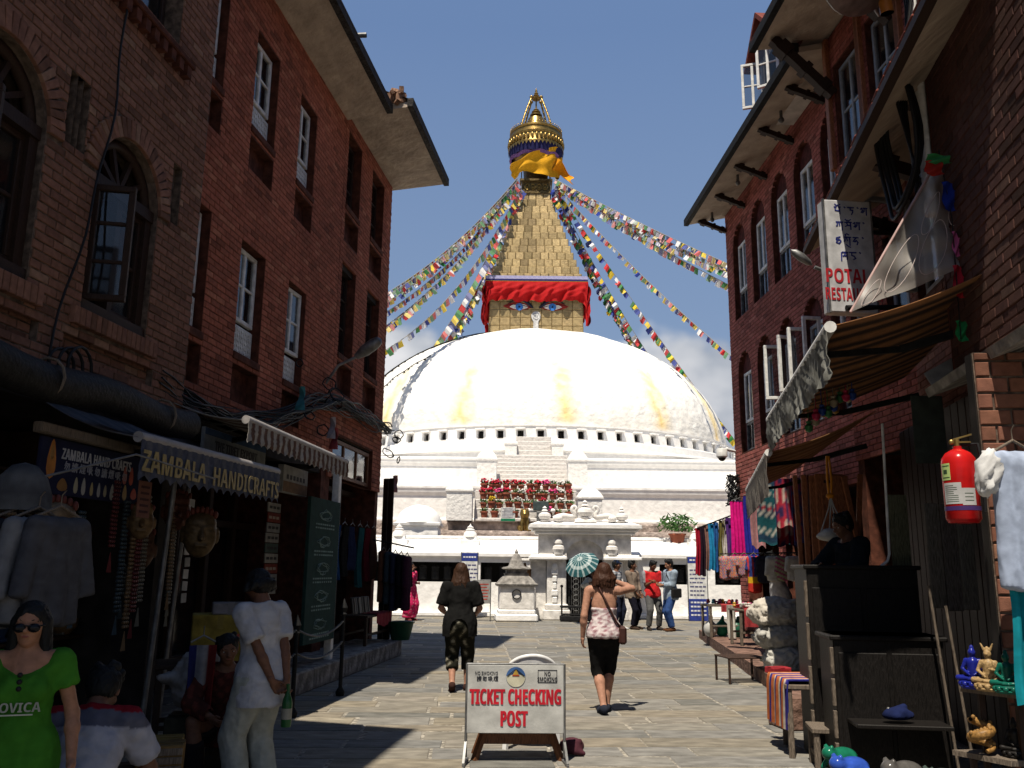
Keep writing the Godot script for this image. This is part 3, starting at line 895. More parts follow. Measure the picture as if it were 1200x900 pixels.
# ---------------------------------------------------------------- paving
func build_ground() -> void:
	var g := mk()
	g.quad(V3(-400, -0.06, 200), V3(400, -0.06, 200), V3(400, -0.06, -600), V3(-400, -0.06, -600))
	tag(put(g, "ground", M.earth), "", "", "", "structure")
	var pv := Node3D.new(); pv.name = "pavement"; add_child(pv); tag(pv, "", "", "", "structure")
	var jm := mk()
	jm.quad(V3(-12, -0.003, 8), V3(14, -0.003, 8), V3(14, -0.003, -31), V3(-12, -0.003, -31))
	put(jm, "joint_bed", M.joint_sand, pv)
	var rest := mk()
	var cand := []
	var turn := Basis(Vector3.UP, 0.045)
	for ln in [[-10.0, -5.6], [-5.6, -2.3], [-2.3, 0.75], [0.75, 3.1], [3.1, 6.4], [6.4, 11.0]]:
		var z := 3.0 + rf(0, 0.5)
		while z > -30.5:
			var dz := rf(0.32, 0.56)
			var px: float = ln[0]
			while px < ln[1] - 0.01:
				var w := rf(0.55, 1.3)
				if ln[1] - px - w < 0.45: w = ln[1] - px
				cand.append([turn * V3(px + w / 2, 0, z - dz / 2), w, dz])
				px += w
			z -= dz
	var variants := []
	var tones := []
	for i in 16:
		var k := rf(0, 1)
		var t := Color(0.225, 0.22, 0.205).lerp(Color(0.33, 0.285, 0.215), k * k) * rf(0.72, 1.02)
		t.a = 1.0
		tones.append(t)
		var s := mk(); s.col = t
		s.brick(V3(0, -0.03, 0), V3(1, 1, 0.06), 0.012, Basis(Vector3.RIGHT, V3(0, 0, -1), Vector3.UP))
		variants.append(s.mesh())
	var near := []
	for q in cand:
		var c: Vector3 = q[0]
		var inview: bool = c.z < -6.3 and absf(c.x - 0.3) < 0.42 * -c.z and c.x < 4.4 and c.x > -3.6
		if inview: near.append(q)
		else: q.append(false)
	near.sort_custom(func(a, b): return a[1] * a[2] / pow(-a[0].z, 3.0) > b[1] * b[2] / pow(-b[0].z, 3.0))
	for i in near.size():
		near[i].append(i < 300)
	for q in cand:
		var c: Vector3 = q[0]
		var sx: float = q[1] - rf(0.012, 0.035); var sz: float = q[2] - rf(0.016, 0.05)
		var bs := turn * Basis.from_euler(V3(rf(-0.006, 0.006), rf(-0.02, 0.02), rf(-0.006, 0.006)))
		c.x += rf(-0.012, 0.012)
		c.y = rf(0.001, 0.007)
		var id := rng.randi() % 16
		if q[3]:
			put_mesh(variants[id], "paving_slab", M.slab, pv, Transform3D(bs * Basis.from_scale(V3(sx, 1, sz)), c))
		else:
			rest.col = tones[id]
			rest.brick(c - V3(0, 0.03, 0), V3(sx, sz, 0.06), 0.012, bs * Basis(Vector3.RIGHT, V3(0, 0, -1), Vector3.UP))
	stuff(put(rest, "far_paving_slabs", M.slab, pv))

# ---------------------------------------------------------------- wall, gate and small shrines before the stupa
func finial_pot(b: MB, p: Vector3, s: float) -> void:
	b.lathe([V2(0.0, 0), V2(0.16, 0), V2(0.2, 0.03), V2(0.12, 0.06), V2(0.22, 0.13), V2(0.27, 0.22), V2(0.24, 0.32), V2(0.13, 0.38), V2(0.09, 0.42), V2(0.14, 0.45), V2(0.09, 0.5), V2(0.06, 0.54), V2(0.1, 0.57), V2(0.0, 0.66)].map(func(q): return q * s), 16, p)
const ORD := ["first", "second", "third", "fourth", "fifth", "sixth", "seventh", "eighth", "ninth", "tenth", "eleventh", "twelfth"]
func build_court() -> void:
	# enclosure wall with niches of prayer wheels
	for side in 2:
		var x0: float = -16.0 if side == 0 else 4.05
		var x1: float = 1.3 if side == 0 else 18.0
		var w := thing("enclosure_wall", ["low white wall with long dark prayer wheel niches left of the gate", "low white wall with dark prayer wheel niches behind the men, right of the gate"][side], "wall", V3(0, 0, -29.95 if side == 0 else -29.6))
		var b := mk()
		var bays := [[-12.2, -9.6], [-8.9, -6.4], [-5.9, -3.75], [-3.6, -1.5], [-1.0, 0.55]] if side == 0 else [[5.0, 6.0], [6.85, 8.8], [9.4, 11.6], [12.2, 14.5]]
		var px := x0
		var lo := 1.12; var hi := 1.78
		for q in bays + [[x1, x1]]:
			b.quad(V3(px, 0, 0), V3(q[0], 0, 0), V3(q[0], 2.02, 0), V3(px, 2.02, 0))
			if q[0] < q[1]:
				b.quad(V3(q[0], 0, 0), V3(q[1], 0, 0), V3(q[1], lo, 0), V3(q[0], lo, 0))
				b.quad(V3(q[0], hi, 0), V3(q[1], hi, 0), V3(q[1], 2.02, 0), V3(q[0], 2.02, 0))
				b.quad(V3(q[0], lo, 0), V3(q[1], lo, 0), V3(q[1], lo, -0.6), V3(q[0], lo, -0.6))
				b.quad(V3(q[0], hi, -0.6), V3(q[1], hi, -0.6), V3(q[1], hi, 0), V3(q[0], hi, 0))
				b.quad(V3(q[0], lo, -0.6), V3(q[0], hi, -0.6), V3(q[0], hi, 0), V3(q[0], lo, 0))
				b.quad(V3(q[1], lo, 0), V3(q[1], hi, 0), V3(q[1], hi, -0.6), V3(q[1], lo, -0.6))
			px = q[1]
		# sloping top with a rolled lip
		b.quad(V3(x0, 2.08, 0.12), V3(x1, 2.08, 0.12), V3(x1, 2.6, -1.75), V3(x0, 2.6, -1.75))
		b.quad(V3(x0, 1.98, 0.12), V3(x1, 1.98, 0.12), V3(x1, 2.08, 0.12), V3(x0, 2.08, 0.12))
		b.quad(V3(x0, 1.98, 0.0), V3(x1, 1.98, 0.0), V3(x1, 1.98, 0.12), V3(x0, 1.98, 0.12))
		b.cbox(V3((x0 + x1) / 2, 2.66, -1.8), V3(x1 - x0, 0.12, 0.2), 0.03)
		b.cbox(V3((x0 + x1) / 2, 0.08, 0.12), V3(x1 - x0, 0.16, 0.3), 0.04)
		put(b, "wall_body", M.whitewash, w)
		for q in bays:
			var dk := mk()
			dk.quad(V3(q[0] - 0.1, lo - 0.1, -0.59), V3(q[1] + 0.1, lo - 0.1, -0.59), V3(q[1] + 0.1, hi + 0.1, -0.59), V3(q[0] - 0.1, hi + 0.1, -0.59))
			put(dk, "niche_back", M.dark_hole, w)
			var n := int((q[1] - q[0]) / 0.42)
			for k in n:
				var pw := mk()
				var c := V3(q[0] + (k + 0.5) * (q[1] - q[0]) / n, lo, -0.36)
				pw.lathe([V2(0, 0.08), V2(0.13, 0.08), V2(0.14, 0.12), V2(0.13, 0.14), V2(0.13, 0.46), V2(0.145, 0.48), V2(0.13, 0.52), V2(0.03, 0.56), V2(0.02, 0.64)], 14, c)
				put(pw, "prayer_wheel", M.black_metal, w)
	# gate
	var g := thing("gateway", "white stucco gateway with pot finials and a lion-scroll crest before the stupa", "gate", V3(2.42, 0, -28.55))
	var b := mk()
	for s in [-1.0, 1.0]:
		b = mk()
		b.cbox(V3(s * 0.92, 0.16, -0.25), V3(0.86, 0.32, 0.9), 0.03)
		b.cbox(V3(s * 0.92, 0.4, -0.25), V3(0.74, 0.2, 0.8), 0.04)
		b.cbox(V3(s * 0.92, 1.16, -0.3), V3(0.62, 1.4, 0.7), 0.02)
		b.cbox(V3(s * 1.5, 0.95, -0.4), V3(0.5, 1.9, 0.5), 0.02)
		put(b, "pier", M.whitewash_grey, g)
	for s in [-1.0, 1.0]:
		b = mk()
		b.cbox(V3(s * 1.2, 1.93, -0.2), V3(1.22, 0.12, 1.0), 0.03)
		b.cbox(V3(s * 1.2, 2.01, -0.25), V3(1.1, 0.08, 0.85), 0.03)
		put(b, "ledge", M.whitewash, g)
	b = mk()
	var arch := PackedVector2Array([V2(-1.5, 1.95), V2(-0.62, 1.95)])
	for k in 13:
		var a := PI - PI * k / 12
		arch.append(V2(cos(a) * 0.6, 2.0 + sin(a) * 0.52))
	arch.append_array(PackedVector2Array([V2(0.62, 1.95), V2(1.5, 1.95), V2(1.5, 2.72), V2(-1.5, 2.72)]))
	b.prism(arch, -0.6, 0.02)
	b.box(V3(0, 2.3, -0.35), V3(1.3, 0.8, 0.3))
	put(b, "upper_wall", M.whitewash_grey, g)
	b = mk()
	for d in [[2.74, 1.62, 0.5, 0.1], [2.83, 1.72, 0.58, 0.09], [2.93, 1.82, 0.66, 0.13]]: b.cbox(V3(0, d[0], -0.3), V3(d[1] * 2, d[3], d[2] * 2), 0.025)
	b.quad(V3(-1.82, 2.99, 0.36), V3(1.82, 2.99, 0.36), V3(1.5, 3.12, -0.2), V3(-1.5, 3.12, -0.2))
	b.tri(V3(1.82, 2.99, 0.36), V3(1.82, 2.99, -0.96), V3(1.5, 3.12, -0.2))
	b.tri(V3(-1.82, 2.99, -0.96), V3(-1.82, 2.99, 0.36), V3(-1.5, 3.12, -0.2))
	put(b, "cornice", M.whitewash, g)
	for s in [-1.3, 1.22]:
		b = mk(); finial_pot(b, V3(s, 3.1, -0.1), 0.78)
		put(b, "pot_finial", M.whitewash_grey, g)
	b = mk(); b.sqring(V3(0.02, 3.08, -0.1), 0.36, 0.2, [V2(0, 0), V2(-0.02, 0.08), V2(-0.1, 0.14), V2(-0.2, 0.15)])
	finial_pot(b, V3(0.02, 3.2, -0.1), 0.95)
	put(b, "crest_pot", M.whitewash_grey, g)
	for s in [-1.0, 1.0]:
		b = mk()
		var path := []
		var rad := []
		for k in 26:
			var t := k / 25.0
			if t < 0.5:
				var u := t * 2.0
				path.append(V3(0.02 + s * lerpf(1.02, 0.3, u), 3.18 + 0.08 * sin(u * PI * 1.5) + 0.2 * u * u, -0.1))
				rad.append(lerpf(0.1, 0.09, u))
			else:
				var a := (t - 0.5) * 2.0 * TAU * 0.85
				path.append(V3(0.02 + s * (0.34 + 0.13 * sin(a) * (1.3 - t)), 3.52 - 0.14 * cos(a) * (1.35 - t) , -0.1))
				rad.append(0.075 - 0.05 * (t - 0.5))
		b.tube(path, rad, 8)
		b.ball(V3(0.02 + s * 0.88, 3.2, -0.02), V3(0.15, 0.11, 0.14), 10, 7)
		put(b, "scroll", M.whitewash_grey, g)
	for s in [-1.0, 1.0]:
		b = mk()
		b.lathe([V2(0, 0), V2(0.15, 0), V2(0.16, 0.08), V2(0.2, 0.16), V2(0.18, 0.26), V2(0.1, 0.3), V2(0.14, 0.36), V2(0.13, 0.44), V2(0.06, 0.5), V2(0, 0.52)], 14, V3(s * 0.86, 2.05, 0.1))
		put(b, "guardian_figure", M.whitewash_grey, g)
		b = mk()
		for k in 5: b.cbox(V3(s * 0.98, 0.62 + k * 0.22, 0.075), V3(0.16 + 0.06 * sin(k * 2.0), 0.2, 0.07), 0.03)
		b.ball(V3(s * 0.98, 1.66, 0.09), V3(0.1, 0.12, 0.07), 10, 6)
		put(b, "relief_pillar", M.whitewash, g)
	b = mk()
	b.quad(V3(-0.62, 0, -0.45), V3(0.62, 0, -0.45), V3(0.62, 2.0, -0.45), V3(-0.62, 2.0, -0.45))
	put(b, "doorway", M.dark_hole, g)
	b = mk()
	for k in 9: b.tube([V3(-0.58 + k * 0.075, 0.1, -0.2), V3(-0.58 + k * 0.075, 1.75, -0.2)], 0.011, 5)
	for k in 8:
		var c := V3(-0.28, 0.35 + k * 0.17, -0.19)
		for s in [-1.0, 1.0]:
			var path := []
			for q in 10: path.append(c + V3(s * 0.1 * sin(q * 0.62), 0.075 * cos(q * 0.62), 0))
			b.tube(path, 0.009, 4)
	put(b, "iron_leaf_gate", M.grey_metal, g)
	# small prayer wheel porch left of the gate
	b = mk()
	b.cbox(V3(-1.95, 0.5, -0.35), V3(0.72, 1.0, 0.6), 0.03)
	b.cbox(V3(-1.95, 0.16, -0.2), V3(0.8, 0.32, 0.6), 0.04)
	put(b, "wheel_plinth", M.whitewash_grey, g)
	b = mk(); b.cbox(V3(-1.95, 1.86, -0.3), V3(0.8, 0.1, 0.75), 0.03)
	put(b, "wheel_canopy", M.whitewash_grey, g)
	b = mk()
	b.lathe([V2(0, 1.04), V2(0.22, 1.04), V2(0.23, 1.1), V2(0.21, 1.12), V2(0.21, 1.5), V2(0.23, 1.55), V2(0.2, 1.6), V2(0.05, 1.66), V2(0, 1.8)], 18, V3(-1.92, 0, -0.25))
	put(b, "large_prayer_wheel", mat("copper_band", Color(0.2, 0.1, 0.04), 0.45, "pit", 2.0, "fine_n", 0.4, false, 0.5), g)
	# little bell-roofed shrine of stained stone
	var sh := thing("bell_shrine", "small weathered shrine with tiered bell roof and dark mouth, left of the gateway", "shrine", V3(0.2, 0, -27.75), 0.06)
	b = mk()
	b.cbox(V3(0, 0.12, 0), V3(1.28, 0.24, 1.2), 0.05)
	b.cbox(V3(0, 0.3, 0), V3(1.14, 0.14, 1.05), 0.04)
	put(b, "base", M.whitewash, sh)
	b = mk(); b.cbox(V3(0, 0.72, 0), V3(1.08, 0.72, 1.0), 0.03)
	put(b, "body", M.whitewash_grey, sh)
	b = mk()
	b.sqring(Vector3.ZERO, 0.54, 0.5, [V2(0.08, 1.06), V2(0.1, 1.12), V2(0.04, 1.16), V2(-0.08, 1.3), V2(-0.18, 1.38), V2(-0.16, 1.44), V2(-0.24, 1.46)])
	b.sqring(Vector3.ZERO, 0.34, 0.32, [V2(-0.02, 1.44), V2(-0.02, 1.54), V2(0.1, 1.58), V2(0.09, 1.62), V2(-0.1, 1.66), V2(-0.3, 1.67)])
	b.lathe([V2(0.28, 1.64), V2(0.24, 1.7), V2(0.2, 1.82), V2(0.12, 1.98), V2(0.05, 2.06), V2(0.06, 2.1), V2(0.0, 2.2)], 20)
	put(b, "bell_roof", M.concrete, sh)
	b = mk(); b.lathe([V2(0.0, 0), V2(0.12, 0.0), V2(0.15, 0.05), V2(0.12, 0.07)], 18, V3(-0.02, 0.82, 0.49), Basis(Vector3.RIGHT, V3(0, 0, 1), Vector3.DOWN))
	put(b, "mouth", M.dark_hole, sh)
	# rounded chaitya on the wall, small finials along it
	var rc := thing("domed_votive_shrine", "white domed votive shrine standing on the ledge behind the left wall", "shrine", V3(-3.45, 2.45, -33.0))
	b = mk()
	b.sqring(Vector3.ZERO, 0.78, 0.7, [V2(0, 0), V2(0, 0.62), V2(0.08, 0.66), V2(0.1, 0.74), V2(0, 0.78), V2(-0.7, 0.8)])
	b.lathe([V2(0.86, 0.76), V2(0.84, 0.9), V2(0.72, 1.14), V2(0.5, 1.32), V2(0.25, 1.42), V2(0, 1.46)], 28)
	put(b, "domed_body", M.whitewash, rc)
	for q in [[-3.95, -31.2, 0.55, "left end of the wall, before the domed votive shrine"], [-1.42, -31.15, 0.52, "wall above the blue-headed sign"], [6.55, -30.9, 0.5, "wall beside the potted shrub"], [-7.6, -31.2, 0.5, "hidden end of the left wall"], [9.6, -30.9, 0.5, "far end of the right wall"]]:
		var cs := thing("chaitya_finial", "small white stepped finial on the " + q[3], "finial", V3(q[0], 2.3, q[1]), 0, "white finials on the enclosure wall")
		b = mk(); b.sqring(Vector3.ZERO, 0.34, 0.3, [V2(0, 0), V2(0, 0.24), V2(-0.1, 0.26), V2(-0.12, 0.38)])
		put(b, "base", M.whitewash, cs)
		b = mk(); b.lathe([V2(0.26, 0.36), V2(0.22, 0.5), V2(0.15, 0.58), V2(0.17, 0.61), V2(0.1, 0.66), V2(0.12, 0.7), V2(0.04, 0.76), V2(0, 0.84)], 14)
		put(b, "spire", M.whitewash_grey, cs)
	# shrub in a pot on the right wall
	var pt := thing("potted_shrub", "leafy green shrub in a clay pot on the right wall", "plant", V3(5.95, 2.45, -31.3))
	b = mk(); b.lathe([V2(0, 0), V2(0.2, 0), V2(0.28, 0.36), V2(0.32, 0.36), V2(0.32, 0.42), V2(0.25, 0.42)], 16)
	put(b, "pot", paint(Color(0.3, 0.09, 0.05), 0.8), pt)
	b = mk()
	for k in 420:
		var d := V3(rf(-1, 1), rf(-0.5, 1), rf(-1, 1))
		if d.length() > 1: continue
		var p := V3(0, 0.72, 0) + d * V3(0.72, 0.42, 0.55)
		b.col = Color(0.05, 0.12, 0.03) * rf(0.6, 1.7)
		var u := V3(rf(-1, 1), rf(-0.6, 1), rf(-1, 1)).normalized() * rf(0.08, 0.16)
		var w := u.cross(V3(rf(-1, 1), rf(-1, 1), rf(-1, 1))).normalized() * 0.035
		b.quad(p - u, p + w, p + u, p - w)
	put(b, "foliage", M.vc, pt)
	# flower pots on the steps
	var greens := [Color(0.05, 0.13, 0.03), Color(0.07, 0.15, 0.04), Color(0.1, 0.16, 0.05)]
	var rows := [[4.92, -35.72, 12], [4.52, -35.38, 12], [4.13, -35.05, 11], [3.74, -34.75, 9]]
	var names := {"red": Color(0.55, 0.03, 0.06), "pink": Color(0.7, 0.08, 0.25), "crimson": Color(0.45, 0.02, 0.05), "yellow": Color(0.75, 0.5, 0.03), "white": Color(0.75, 0.72, 0.68), "green": Color(0.08, 0.17, 0.05)}
	var plan := [["crimson", "red", "crimson", "red", "red", "red", "green", "red", "pink", "green", "white", "green"], ["red", "crimson", "pink", "red", "green", "white", "red", "green", "green", "pink", "white", "red"], ["green", "yellow", "green", "green", "white", "green", "green", "crimson", "green", "white", "green"], ["green", "green", "green", "green", "red", "green", "pink", "green", "green"]]
	var ordi := ["top", "second", "third", "lowest"]
	var pots := mk()
	var seen := {}
	for r in 4:
		var nrow: int = rows[r][2]
		var shelf := thing("flower_shelf", "white stepped ledge carrying the %s row of flower pots" % ordi[r], "ledge", V3(0.62, rows[r][0] - 0.2, rows[r][1]), 0, "ledges of the flower pots")
		var s := mk(); s.cbox(V3(0, -0.6 if r < 3 else -0.07, -0.2), V3(4.15, 1.2 if r < 3 else 0.14, 0.72), 0.03)
		put(s, "ledge", M.worn_wash, shelf)
		for k in nrow:
			var cname: String = plan[r][k]
			var x := 0.62 - 1.9 + 3.8 * (k + 0.5) / nrow + rf(-0.04, 0.04)
			if r == 3 and (k == 4 or k == 5): continue
			var o := thing("flower_pot", "clay pot of %s plants, %s from left in the %s row" % [cname if cname != "green" else "leafy green", ORD[k], ordi[r]], "flower pot", V3(x, rows[r][0] - 0.2, rows[r][1] + 0.02), rf(0, 6), "%s plants in clay pots, %s row" % [cname, ordi[r]])
			s = mk()
			var sc := rf(0.88, 1.1)
			s.lathe([V2(0, 0), V2(0.1, 0), V2(0.145, 0.2), V2(0.165, 0.2), V2(0.165, 0.26), V2(0.14, 0.26), V2(0.13, 0.22), V2(0, 0.22)].map(func(q): return q * sc), 14)
			put(s, "pot", paint(Color(0.33, 0.1, 0.06), 0.8), o)
			s = mk()
			for q in 46:
				var dd := V3(rf(-1, 1), rf(-0.2, 1), rf(-1, 1)).normalized()
				s.col = greens[rng.randi() % 3] * rf(0.7, 1.3)
				var p := V3(0, 0.26 * sc, 0) + dd * rf(0.04, 0.16) * V3(1, 0.9, 1)
				var u := dd * rf(0.06, 0.12); var w := dd.cross(V3(rf(-1, 1), 0.3, rf(-1, 1))).normalized() * 0.028
				s.quad(p - u * 0.3, p + w, p + u, p - w)
			put(s, "foliage", M.vc, o)
			if cname != "green":
				s = mk()
				for q in (34 if cname == "pink" else 22):
					var dd := V3(rf(-1, 1), rf(0.0, 1), rf(-1, 1)).normalized()
					s.col = (names[cname] as Color) * rf(0.75, 1.3)
					s.ball(V3(0, 0.3 * sc, 0) + dd * rf(0.1, 0.2), V3(0.045, 0.035, 0.045), 5, 3)
				put(s, "blossom", M.vc, o)
	# notices on the steps
	var nb := thing("notice_board", "small white notice with green foot among the flower pots", "notice", V3(-0.1, 3.4, -34.6))
	b = mk(); b.cbox(V3(0, 0.33, 0), V3(0.56, 0.44, 0.03), 0.005)
	put(b, "panel", paint(Color(0.62, 0.62, 0.6)), nb)
	b = mk(); b.cbox(V3(0, 0.06, 0.005), V3(0.56, 0.1, 0.035), 0.005)
	put(b, "green_foot", paint(Color(0.02, 0.2, 0.1)), nb)
	b = mk()
	for k in 7: b.box(V3(rf(-0.03, 0.03), 0.5 - k * 0.055, 0.017), V3(rf(0.38, 0.48), 0.016, 0.004))
	put(b, "lettering", paint(Color(0.12, 0.12, 0.2)), nb)
	var lb := thing("lamp_box", "grey floodlight box on a stand with white knobs behind the gateway crest", "floodlight", V3(1.2, 3.4, -34.6))
	b = mk(); b.cbox(V3(0, 0.62, 0), V3(0.62, 0.36, 0.1), 0.02)
	put(b, "screen", paint(Color(0.06, 0.08, 0.08), 0.4), lb)
	b = mk(); b.cbox(V3(0, 0.4, 0), V3(0.9, 0.06, 0.06), 0.01); b.cbox(V3(0, 0.2, 0), V3(0.34, 0.4, 0.1), 0.02)
	put(b, "stand", M.grey_metal, lb)
	b = mk()
	for s in [-0.48, 0.48]: b.ball(V3(s, 0.44, 0), V3(0.1, 0.09, 0.09), 12, 8)
	put(b, "knob", M.whitewash, lb)
	# gilded lion on the steps
	var ln := thing("gilded_lion", "gilded seated lion statue beside the notice on the steps", "statue", V3(0.56, 3.02, -34.5))
	var f := Field.new(V3(-0.4, -0.05, -0.4), V3(0.4, 0.95, 0.4), 0.025)
	f.cap(V3(0, 0.15, -0.12), V3(0, 0.5, 0.02), 0.19, 0.16, 0.05)
	f.ell(V3(0, 0.68, 0.06), V3(0.19, 0.2, 0.18), 0.05); f.ell(V3(0, 0.64, 0.2), V3(0.09, 0.08, 0.09), 0.03)
	for s in [-1.0, 1.0]:
		f.cap(V3(s * 0.11, 0.42, 0.1), V3(s * 0.12, 0.04, 0.17), 0.065, 0.055, 0.03)
		f.cap(V3(s * 0.2, 0.14, -0.1), V3(s * 0.2, 0.05, 0.1), 0.1, 0.06, 0.03)
		f.ell(V3(s * 0.12, 0.84, 0.02), V3(0.045, 0.06, 0.03), 0.02)
	b = mk(); f.to(b)
	put(b, "body", M.gilt, ln)
	# standing signs by the wall
	sign_board("standing_sign", "tall white notice with blue heading before the left wall", V3(-1.32, 0, -28.9), 0.52, 2.1, 0.0, 0)
	sign_board("standing_sign", "tall white notice with blue foot beside the scarf stall", V3(6.05, 0, -28.6), 0.6, 2.02, -0.05, 1)
	var sf := thing("steel_notice_stand", "grey steel notice stand with red lines behind the woman in black", "notice", V3(-0.86, 0, -27.6))
	b = mk()
	for s in [-0.27, 0.27]: b.tube([V3(s, 0, 0), V3(s, 1.22, 0)], 0.016, 8)
	b.tube([V3(-0.27, 1.22, 0), V3(0.27, 1.22, 0)], 0.016, 8); b.tube([V3(-0.27, 0.25, 0), V3(0.27, 0.25, 0)], 0.012, 8)
	for s in [-0.27, 0.27]: b.tube([V3(s, 0.02, -0.2), V3(s, 0.02, 0.2)], 0.014, 6)
	put(b, "frame", M.grey_metal, sf)
	b = mk(); b.cbox(V3(0, 0.86, 0.01), V3(0.52, 0.68, 0.02), 0.004)
	put(b, "panel", paint(Color(0.3, 0.29, 0.28)), sf)
	b = mk()
	for k in 6: b.box(V3(0, 1.1 - k * 0.09, 0.023), V3(rf(0.3, 0.42), 0.035, 0.004))
	put(b, "lettering", paint(Color(0.4, 0.08, 0.06)), sf)
	var bd := thing("black_iron_bench", "low black iron bench in the gateway's opening", "bench", V3(1.95, 0, -27.7))
	b = mk(); b.cbox(V3(0, 0.45, 0), V3(0.75, 0.06, 0.4), 0.01); b.cbox(V3(0, 0.22, 0), V3(0.7, 0.04, 0.36), 0.01); b.cbox(V3(0, 0.1, 0), V3(0.78, 0.16, 0.42), 0.02)
	put(b, "seat", M.black_metal, bd)
	for s in [-0.33, 0.33]:
		b = mk(); b.cbox(V3(s, 0.6, 0), V3(0.05, 0.9, 0.05), 0.01); b.ball(V3(s, 1.07, 0), V3(0.05, 0.05, 0.05), 8, 6)
		put(b, "post", M.black_metal, bd)

func sign_board(called: String, label: String, p: Vector3, w: float, h: float, turn: float, kind: int) -> void:
	var o := thing(called, label, "sign", p, turn)
	var b := mk(); b.cbox(V3(0, h / 2 + 0.02, 0), V3(w, h - 0.04, 0.04), 0.006)
	put(b, "board", paint(Color(0.7, 0.7, 0.68)), o)
	b = mk()
	if kind == 0: b.cbox(V3(0, h - 0.16, 0.004), V3(w, 0.26, 0.044), 0.005)
	else:
		b.cbox(V3(0, h - 0.1, 0.004), V3(w, 0.2, 0.044), 0.005)
		put(b, "blue_heading", paint(Color(0.03, 0.05, 0.25)), o)
		b = mk(); b.cbox(V3(0, 0.36, 0.004), V3(w, 0.68, 0.044), 0.005)
	put(b, "blue_field", paint(Color(0.03, 0.05, 0.25)), o)
	b = mk()
	var y := h - 0.42
	while y > (0.3 if kind == 0 else 0.78):
		var x := -w * 0.42
		while x < w * 0.3:
			var ww := rf(0.05, 0.14)
			b.box(V3(x + ww / 2, y, 0.022), V3(ww, 0.045, 0.004)); x += ww + 0.025
		y -= 0.13
	put(b, "lettering", paint(Color(0.1, 0.1, 0.2)), o)
	b = mk()
	for k in (1 if kind == 0 else 5):
		var yy: float = h - 0.16 if kind == 0 else (h - 0.1 if k == 0 else 0.72 - k * 0.13)
		for q in 5: b.box(V3(-w * 0.34 + q * w * 0.17, yy, 0.028), V3(w * 0.13, 0.05, 0.005))
	put(b, "pale_lettering", paint(Color(0.7, 0.7, 0.72)), o)
	b = mk()
	for s in [-1.0, 1.0]: b.tube([V3(s * (w / 2 + 0.015), 0, -0.01), V3(s * (w / 2 + 0.015), h, -0.01)], 0.016, 6)
	put(b, "post", M.grey_metal, o)

